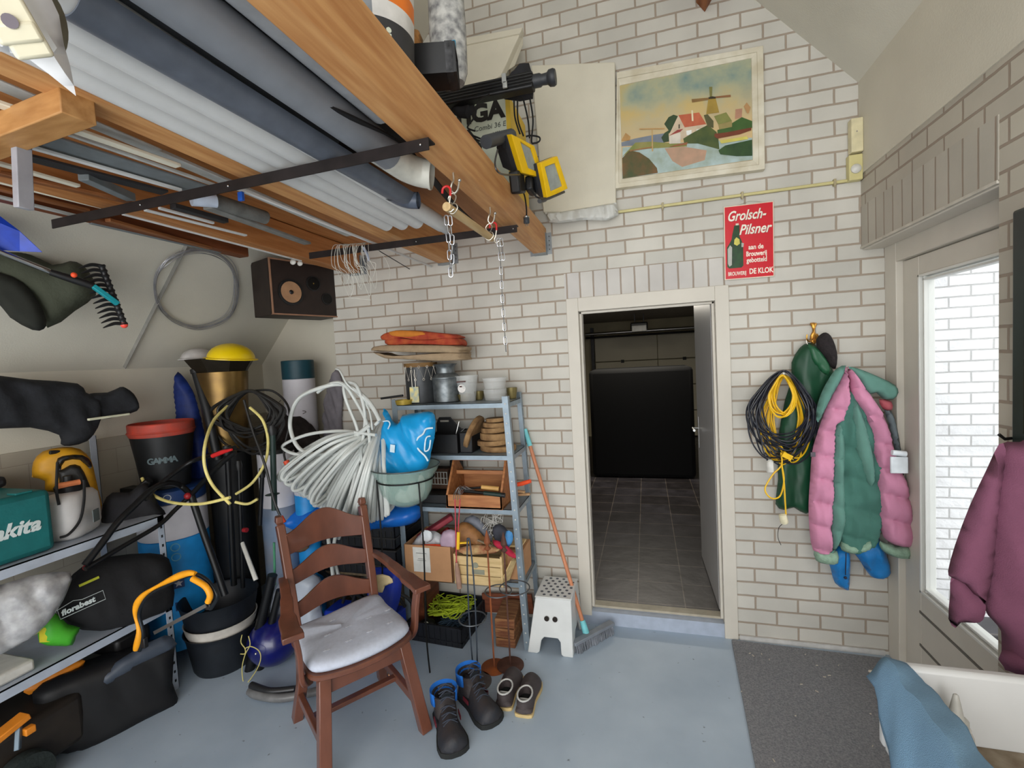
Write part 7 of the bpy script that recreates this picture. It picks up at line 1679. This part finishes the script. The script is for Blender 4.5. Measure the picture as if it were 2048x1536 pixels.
hat('yellow hard hat lying on the brass stand', (-1.42, -.52, 1.865), .13, M('helmet_yellow', (238, 206, 16), .3, var=.03), Matrix.Rotation(.12, 4, 'Y'))
hat('white hard hat behind the yellow one on the brass stand', (-1.69, -.53, 1.875), .095, M('helmet_white', (190, 186, 184), .4))
obl('blue_tarp_roll', 'folded dark blue tarpaulin standing behind the orange rimmed bucket', 'tarp', [(352, 748), (362, 748), (385, 780), (400, 830), (415, 900), (420, 960), (365, 960), (356, 860), (350, 790)], (-1.72, -.55, 1.4), (.3, -1, 0), .05, M('navy_tarp', (20, 44, 112), .6, var=.25), fold=.012, seed=2)
t = thing('wrapped_pole', 'long black wrapped pole leaning left of the brass stand', 'pole', at(432, 900, y=-.62)); b = MB(); b.tube([at(392, 742, y=-.62), at(415, 820, y=-.64), at(436, 920, y=-.66)], [.028, .03, .024], 10); b.build('pole', M('bucket_black', (0, 0, 0)), t); b = MB(); b.tube([at(391, 738, y=-.62), at(393, 746, y=-.62)], .033, 10); b.build('pole_cap', blackp, t)
# bucket with orange rim on the drum
t = thing('bucket', 'black bucket with a dusty orange rim and pale lettering on the printed drum', 'bucket', (-1.70, -.80, 1.082)); c = Vector((-1.715, -.80, 1.083)); b = MB(); b.lathe([(.125, 0), (.145, .18), (.165, .33)], c, 36, thick=.004); b.build('bucket_body', M('bucket_black', (20, 22, 24), .5, var=.2), t)
b = MB(); b.lathe([(.166, .325), (.172, .34), (.172, .40), (.166, .405), (.160, .34)], c, 36); b.lathe([(.174, .345), (.178, .35), (.174, .357)], c, 36); b.build('orange_rim', M('dusty_orange', (196, 66, 46), .6, c2=(150, 70, 60), scale=12), t, label='dusty orange rim')
a0 = -.72
for k, chh in enumerate('GAMMA'):
    a = a0 + (k - 2) * .20; rr = .149; text('bucket_lettering', chh, Matrix.Translation(c + Vector((rr * math.cos(a), rr * math.sin(a), .165))) @ plane_T((0, 0, 0), (-math.sin(a), math.cos(a), 0), (0, 0, 1)), .05, M('letter_slate', (92, 108, 112), .6), t, align='CENTER', bold=.002)
b = MB(); b.bb((-1.86, -.98, 1.082), (-1.70, -.90, 1.11)); b.build('plastic_plate', blackp, label='black plate edge sticking out under the orange rimmed bucket', cat='plate', bevel=.005)
# mower handle (black tubes)
t = thing('mower_handle', 'folded black lawn mower handle with red levers leaning on the left shelf', 'mower handle', at(445, 1180, y=-.95)); J = at(382, 990, y=-.95)
bt_ = M('tube_black', (16, 17, 19), .4, .2)
for nm, l, r in (('lower_tube', [(382, 990), (405, 1060), (430, 1130), (450, 1190)], .019), ('upper_tube', [(382, 990), (420, 950), (445, 925), (470, 905)], .014), ('curved_tube', [(382, 990), (362, 972), (335, 966), (305, 978), (270, 1010), (235, 1045), (205, 1085), (170, 1130)], .016), ('cross_tube', [(382, 990), (350, 1020), (318, 1050), (250, 1090), (170, 1138)], .012), ('grip_bar', [(470, 895), (425, 910), (380, 925), (320, 968), (290, 1000)], .012)):
    b = MB(); b.tube(spline([(at(x, y, y=-.95) if x > 350 else at(x, y, x=-1.365)) for x, y in l], 5), r, 10); b.build(nm, bt_, t)
b = MB(); b.tube([at(425, 912, y=-.98), at(445, 904, y=-.98), at(464, 899, y=-.98)], [.012, .012, .006], 8); b.build('red_lever', red, t); b = MB(); b.sphere(J + Vector((0, -.02, 0)), .02, 8); b.build('red_knob', M('dark_red', (140, 24, 30), .5), t)
b = MB(); b.bar(at(240, 1010, y=-1.1), at(300, 960, y=-1.0), .07, .04); b.build('black_grip_box', bt_, t, bevel=.008)
# upright black tool bundle with hoses
t = thing('black_hose', 'coiled black hose hanging over the upright garden tools', 'hose', at(500, 900, y=-.62)); random.seed(17); b = MB()
ovals(b, (500, 782), 12, (38, 74), (36, 62), -.60, .0085, 5, .08)
b.tube(spline([at(505, 782, y=-.6), at(545, 782, y=-.56), at(575, 810, y=-.55), at(578, 850, y=-.55), at(568, 900, y=-.58), at(572, 925, y=-.6)], 6), .007, 7); b.tube(spline([at(488, 800, y=-.68), at(505, 860, y=-.7), at(530, 930, y=-.72), at(548, 1000, y=-.72), at(562, 1035, y=-.72)], 6), .008, 7)
b.build('hose_loops', M('hose_black', (34, 33, 32), .5, var=.3), t); b = MB(); b.tube([at(572, 922, y=-.6), at(576, 930, y=-.6)], .018, 10); b.tube([at(560, 1034, y=-.72), at(567, 1046, y=-.72)], .018, 10); b.build('orange_coupling', M('coupling_orange', (206, 74, 44), .5), t)
t = thing('yellow_hose', 'pale yellow hose looping in front of the mower handle and drums', 'hose', at(440, 1000, y=-.98)); b = MB(); ysm = M('hose_yellow', (222, 208, 130), .4)
b.tube(spline([at(455, 812, y=-.66), at(428, 840, y=-.8), at(411, 885, y=-.97), at(409, 930, y=-1.0), at(425, 970, y=-1.0), at(460, 1008, y=-1.0)], 7), .0085, 8)
b.tube(spline([at(500, 815, y=-.68), at(525, 840, y=-.68), at(536, 880, y=-.68), at(530, 925, y=-.68), at(505, 965, y=-.70), at(472, 988, y=-.72)], 7), .0085, 8); b.tube(spline([at(470, 1004, y=-.75), at(495, 1008, y=-.72), at(515, 998, y=-.7)], 5), .0085, 8); b.tube(spline([at(284, 956, y=-1.0), at(300, 985, y=-1.02), at(340, 1004, y=-1.03), at(400, 1008, y=-1.02), at(460, 995, y=-1.0)], 6), .0085, 8); b.build('hose_tube', ysm, t)
for px0, px1, y, r, lab in (((455, 900), (468, 1170), -.72, .018, 'black garden tool shaft left of the two uprights'), ((478, 930), (486, 1175), -.70, .013, 'thin black garden tool shaft right of the two uprights'), ((525, 945), (520, 1050), -.62, .013, 'short black hanging rod in front of the white drum'), ((545, 860), (549, 1020), -.66, .017, 'dark green garden tool shaft beside the chair post')):
    t = thing('garden_tool', lab, 'tool', at(*px1, y=y)); b = MB(); b.tube([at(*px0, y=y), at(*px1, y=y)], r, 10); b.build('shaft', M('dark_green_shaft', (28, 48, 44), .5) if 'green' in lab else bt_, t)
    b = MB(); c = at(px0[0], px0[1] + 10, y=y); b.lathe([(r * 1.3, 0), (r * 1.6, .03), (r * 1.2, .06)], c, 12); b.build('grip', blackp, t)
b = MB(); b.lathe([(.004, 0), (.042, .004), (.004, .010)], at(545, 990, y=-.68), 20); b.build('green_disc', M('dark_green_disc', (18, 50, 44), .5), label='dark green disc guard on the tool shaft beside the chair post', cat='tool part')
b = MB(); b.tube([at(487, 1060, y=-.74), at(494, 1060, y=-.74)], .014, 10); b.build('red_button', M('dark_red', (0, 0, 0)), label='dark red knob on the thin black tool shaft', cat='knob')
b = MB(); b.tube([at(484, 1085, y=-.70), at(512, 1160, y=-.74)], [.012, .014], 8); b.build('white_rod', M('soft_white', (0, 0, 0)), label='white slanted rod standing in the stacked black buckets', cat='rod')
b = MB(); b.tube([at(548, 1085, y=-.72), at(550, 1170, y=-.74)], .007, 8); b.build('green_cane', M('mint_cane', (60, 130, 96), .5), label='mint green cane left of the chair post', cat='cane')
# root or plant tangle and grey cloth in the corner
obl('dark_netting', 'dark brown heap of netting and roots in the corner behind the white pipe', 'netting', [(540, 830), (560, 808), (575, 830), (600, 832), (620, 850), (640, 880), (660, 930), (640, 990), (560, 990), (535, 920)], (-1.15, -.10, 1.4), (0.1, -1, 0), .12, M('root_brown', (38, 32, 30), .95, var=.4, bump=.6, scale=30), fold=.03, ff=30, seed=4)
t = thing('dry_twig', 'thin dry twigs rising out of the netting against the plaster', 'twig', at(590, 830, y=-.1)); b = MB()
for l in ([(585, 835), (595, 815), (590, 800), (596, 785), (590, 775), (584, 772)], [(592, 850), (600, 832), (612, 824), (603, 822), (596, 832)], [(556, 850), (548, 820), (562, 800)]): b.tube(spline([at(x, y, y=-.1) for x, y in l], 4), .0022, 5)
b.build('twigs', M('twig', (60, 50, 42), .9), t)
obl('grey_workwear', 'grey work trousers hanging from a nail in the corner left of the bricks', 'trousers', [(672, 738), (682, 760), (684, 800), (682, 840), (684, 900), (670, 905), (668, 880), (658, 905), (648, 890), (652, 850), (648, 842), (652, 800), (660, 765)], (-.98, -.03, 1.6), (-.3, -1, 0), .03, M('workwear_grey', (122, 118, 124), .9, var=.12), fold=.014, ff=24, seed=6, step=.014)
# stacked buckets
t = thing('bucket_stack', 'black builder buckets nested with a white bucket between them', 'bucket', (-1.27, -.83, 0)); c = Vector((-1.335, -.83, 0)); bb_ = M('mortar_bucket', (24, 28, 34), .5, var=.2)
for nm, pr, m in (('outer_bucket', [(.155, 0), (.165, .02), (.19, .20), (.20, .235), (.205, .24)], bb_), ('white_bucket', [(.155, .16), (.190, .25), (.198, .29), (.2, .292)], M('bucket_white', (206, 200, 190), .5)), ('inner_bucket', [(.15, .20), (.19, .31), (.212, .42), (.218, .425)], bb_)):
    b = MB(); b.lathe([(r * .98, z) for r, z in pr], c, 40, thick=.005); b.build(nm, m, t)
t = thing('bow_saw', 'bow saw with thick yellow grips hanging at the shelf corner', 'saw', at(300, 1280, y=-1.40)); F1 = [(277, 1296), (284, 1262), (276, 1222), (290, 1190), (330, 1165), (380, 1144), (408, 1152), (428, 1178), (430, 1192), (418, 1212)]
P = spline([at(x, y, y=-1.40) for x, y in F1], 6); b = MB(); b.tube([p + Vector((.012, -.004, -.010)) for p in P], .0085, 10); b.build('steel_bow', M('bow_black', (40, 44, 48), .3, .5), t)
oy = M('grip_yellow_orange', (240, 160, 24), .45); b = MB(); b.tube([p + Vector((0, -.012, 0)) for p in P[:34]], [.012 + .004 * math.sin(i * .5) for i in range(34)], 10); b.build('long_grip', oy, t)
b = MB(); b.tube(spline([at(385, 1157, y=-1.43), at(410, 1172, y=-1.43), at(420, 1190, y=-1.43), at(416, 1204, y=-1.43)], 5), .013, 10); b.build('front_grip', oy, t); b = MB(); b.bar(at(308, 1266, y=-1.42), at(412, 1211, y=-1.42), .003, .016); b.build('saw_blade', steel, t); b = MB(); b.box(at(288, 1285, y=-1.40), (.03, .02, .05)); b.box(at(418, 1212, y=-1.40), (.03, .02, .03)); b.build('blade_clamp', blackp, t, bevel=.004)
# lower shelf: bag, film, green case
PB = (-1.42, -1.2, .65); NB = (.95, -.35, .1)
t = thing('grass_bag', 'black fabric garden vacuum bag with white lettering on the lower left shelf', 'bag', (-1.55, -1.3, .505)); fb = M('bag_black', (22, 22, 24), .85, var=.2, bump=.2)
obl('bag_body', '', '', [(112, 1205), (132, 1165), (165, 1133), (215, 1114), (300, 1106), (338, 1118), (346, 1160), (346, 1212), (300, 1235), (238, 1258), (165, 1260), (118, 1235)], PB, NB, .09, fb, fold=.012, seed=3, parent=t, D0=.12)
T, pf, pg = tiltplane(Vector(PB) + Vector(NB).normalized() * .098, NB); R3 = T.to_3x3(); q = pf(124, 1232); Tt = T.copy(); Tt.translation = q; Tt = Tt @ Matrix.Rotation(.13, 4, 'Z')
text('bag_lettering', 'florabest', Tt, .036, M('letter_white', (0, 0, 0)), t, bold=.0015, shear=.15, sx=.95)
b = MB(); cs = [Tt @ Vector(v) for v in ((-.008, -.012, 0), (.158, -.012, 0), (.158, .034, 0), (.08, .034, 0), (.05, .046, 0), (-.008, .034, 0))]; b.tube(cs, .0016, 5, closed=True); b.build('logo_outline', M('letter_white', (0, 0, 0)), t)
b = MB(); b.bar(pf(158, 1172), pf(198, 1154), .004, .012); b.build('yellow_tag', M('lime_tag', (176, 180, 40), .6), t); b = MB(); b.sphere(pf(172, 1135), .014, 8); b.build('red_knob', M('dark_red', (0, 0, 0)), t)
obl('clear_bag', 'clear crumpled plastic bag of white things on the lower left shelf', 'bag', [(-60, 1175), (0, 1170), (60, 1152), (140, 1143), (136, 1180), (115, 1220), (85, 1258), (40, 1290), (-60, 1320)], (-1.36, -1.65, .65), NB, .07, M('film_clear', (196, 196, 196), .2, c2=(150, 150, 152), scale=20, alpha=.85), fold=.03, ff=20, seed=5)
t = thing('chainsaw_guard', 'bright green plastic tool housing with a yellow sticker on the lower left shelf', 'tool', (-1.5, -1.55, .505)); obl('green_body', '', '', [(78, 1240), (95, 1222), (112, 1226), (135, 1248), (160, 1255), (152, 1272), (145, 1290), (115, 1292), (78, 1285)], (-1.43, -1.5, .6), NB, .04, M('leaf_green', (70, 170, 40), .5, var=.1), parent=t)
b = MB(); T, pf, pg = tiltplane((-1.395, -1.5, .6), NB); quadbox(b, [pf(78, 1256), pf(98, 1255), pf(100, 1284), pf(79, 1285)], .003); b.build('yellow_sticker', M('sticker_yellow', (206, 196, 40), .5), t, smooth=False)
b = MB(); b.bb((-1.72, -2.1, .502), (-1.43, -1.66, .555)); b.build('white_tray', M('tray_white', (206, 204, 196), .5), label='shallow white tray at the front of the lower left shelf', cat='tray', bevel=.012)
# lawn mower on the floor
t = thing('lawn_mower', 'black lawn mower with a large grass box and orange parts under the left shelf', 'lawn mower', (-1.6, -1.4, 0)); PM = Vector((-1.42, -1.34, .25)); NM = (.92, -.40, .05); bk = M('mower_black', (18, 18, 20), .55, var=.15)
obl('grass_box', '', '', [(64, 1388), (120, 1352), (200, 1326), (262, 1302), (343, 1284), (348, 1310), (345, 1365), (356, 1396), (350, 1412), (290, 1440), (215, 1482), (165, 1500), (112, 1508), (92, 1488), (78, 1440)], PM, NM, .06, bk, parent=t, fold=.006, back=3.5, D0=.07)
obl('grass_box_top', '', '', [(195, 1357), (218, 1335), (262, 1305), (330, 1270), (350, 1282), (348, 1296), (280, 1330), (212, 1372)], PM + Vector((.035, -.01, .02)), NM, .03, M('lid_blue_grey', (62, 70, 82), .45), parent=t)
obl('orange_cover', '', '', [(50, 1372), (110, 1340), (162, 1318), (166, 1332), (110, 1365), (58, 1390)], PM + Vector((-.05, 0, .03)), NM, .02, M('mower_orange', (214, 128, 30), .5, var=.1), parent=t, lab='orange motor cover')
b = MB(); q = at(20, 1455, x=-1.36); b.box(q, (.06, .11, .025), Matrix.Rotation(.25, 4, 'X')); b.box(at(58, 1460, x=-1.33), (.03, .035, .03)); b.build('orange_bracket', M('mower_orange', (0, 0, 0)), t, bevel=.004)
b = MB(); W0 = at(52, 1535, x=-1.36); Ry = Matrix.Rotation(PI / 2, 4, 'Y'); b.lathe([(.03, -.03), (.095, -.03), (.10, -.02), (.10, .02), (.095, .03), (.03, .03)], (W0.x - .02, W0.y, .10), 30, Ry); wl_ = b.build('wheel', M('tyre_black', (30, 38, 36), .8, bump=.4), t); b = MB(); b.lathe([(.032, .02), (.04, .035), (.015, .045)], (W0.x - .02, W0.y, .10), 16, Ry); b.build('wheel_hub', M('hub_blue', (70, 84, 110), .35, .4), wl_)
b = MB(); b.bar(at(38, 1440, x=-1.35), at(35, 1500, x=-1.33), .018, .02); b.build('height_lever', M('lever_grey', (96, 110, 120), .4, .4), t, bevel=.003); b = MB(); b.bb((-1.80, -1.98, .06), (-1.42, -1.50, .30)); b.build('motor_deck', M('deck_dark', (36, 30, 24), .6, var=.4, scale=9), t, bevel=.03)
b = MB(); b.bb((-1.78, -1.30, .30), (-1.5, -1.12, .40)); b.build('black_saw_case', blackp, label='flat black case lying between the shelf and the mower box', cat='case', bevel=.02)
# vacuum cleaner
t = thing('vacuum_cleaner', 'blue round vacuum cleaner with a grey hose behind the chair', 'vacuum cleaner', (-.86, -.80, 0)); vb = M('vacuum_blue', (14, 20, 92), .3, coat=.5); c = Vector((at(548, 1290, y=-.78).x, -.78, .145))
b = MB(); b.sphere(c, .145, 26, (1, 1, .95)); b.build('body', vb, t); b = MB(); b.sphere(c + Vector((.01, -.142, .01)), .008, 10); b.build('silver_badge', steel, t)
b = MB(); b.tube(spline([at(500, 1382, z=.03), at(515, 1390, z=.03), at(560, 1396, z=.03), at(610, 1388, z=.03), at(650, 1375, z=.03), at(665, 1350, z=.03)], 6), .022, 10); b.build('hose', M('hose_grey', (106, 106, 106), .35, var=.25), t)
b = MB(); b.tube(spline([at(502, 1370, z=.06), at(540, 1382, z=.05), at(590, 1378, z=.05)], 6), .018, 10); b.build('tube', M('black_gloss', (0, 0, 0)), t)
t = thing('black_vacuum_pipe', 'pair of black vacuum tubes leaning behind the stacked buckets', 'tube', at(500, 1330, z=.02)); b = MB(); b.tube([at(545, 1150, y=-.80), at(498, 1345, y=-.86)], .028, 12); b.tube([at(560, 1180, y=-.78), at(520, 1340, y=-.84)], .022, 12); b.build('tubes', bt_, t)
t = thing('twine_loop', 'thin yellow cord looping in front of the black vacuum tubes', 'cord', at(490, 1366, y=-.95)); b = MB(); b.tube(spline([at(497, 1272, y=-.95), at(500, 1290, y=-.95), at(490, 1310, y=-.95), at(484, 1340, y=-.95), at(490, 1368, y=-.95), at(510, 1345, y=-.95), at(521, 1320, y=-.95), at(518, 1302, y=-.95), at(502, 1293, y=-.95), at(490, 1297, y=-.95)], 6), .0028, 6); b.tube(spline([at(484, 1270, y=-.95), at(482, 1285, y=-.95), at(490, 1297, y=-.95), at(490, 1307, y=-.95), at(481, 1308, y=-.95)], 6), .0028, 6); b.build('cord', M('cord_yellow', (196, 184, 112), .6), t)
# things seen through the chair back
obl('steam_cleaner', 'grey white plastic machine housing behind the chair', 'machine', [(545, 1250), (548, 1205), (560, 1165), (585, 1145), (625, 1148), (640, 1165), (635, 1195), (645, 1240), (620, 1262), (590, 1278), (548, 1275)], (-.82, -.60, .4), (.1, -1, .1), .07, M('machine_grey', (168, 176, 188), .4, var=.05), D0=.05)
b = MB(); b.bb((-.80, -.585, 0), (-.30, -.42, .24)); b.build('blue_crate', M('crate_blue', (24, 52, 160), .4, var=.12), label='blue plastic crate on the floor behind the chair', cat='crate', bevel=.015)
obl('blue_shopping_bag', 'dark blue shopping bag standing behind the chair arm', 'bag', [(742, 1135), (790, 1140), (803, 1150), (800, 1200), (780, 1240), (745, 1232), (735, 1180)], (-.42, -.64, .3), (.1, -1, .1), .05, M('bag_navy', (26, 48, 150), .4, var=.15), fold=.012, seed=4)
obl('paper_carton', 'torn beige paper sticking out of the dark blue bag', 'paper', [(752, 1150), (778, 1152), (786, 1165), (770, 1172), (765, 1185), (752, 1180)], (-.40, -.705, .4), (.1, -1, .1), .008, M('beige_card', (202, 182, 140), .8), step=.01)
obl('rusty_scissors', 'old hanging clamp with a blue dot on the brown board behind the chair', 'tool', [(575, 1075), (600, 1065), (620, 1068), (618, 1095), (600, 1105), (580, 1100)], (-.82, -.47, .65), (.1, -1, .1), .012, M('brown_board', (92, 70, 52), .8), step=.012)
b = MB(); b.sphere(at(583, 1097, y=-.49), .017, 10, (1, .4, 1)); b.build('plastic_disc', M('knob_blue', (40, 120, 210), .4), label='blue round knob seen between the chair slats', cat='knob')
t = thing('cable_reel', 'black tubes and loops of cable lying behind the chair under the crates', 'cable', (-.6, -.52, .25)); random.seed(12); b = MB()
for k in range(7): q = Vector((-.85 + k * .07, -.50, .26)); b.tube(spline([q, q + Vector((.08, -.03, .12)), q + Vector((.18, 0, .08)), q + Vector((.22, .03, -.0))], 5), .011, 8)
b.build('cable_loops', M('hose_black', (0, 0, 0)), t); b = MB(); b.bar((-.88, -.5, .46), (-.42, -.54, .28), .02, .02); b.build('dark_rod', bt_, t)
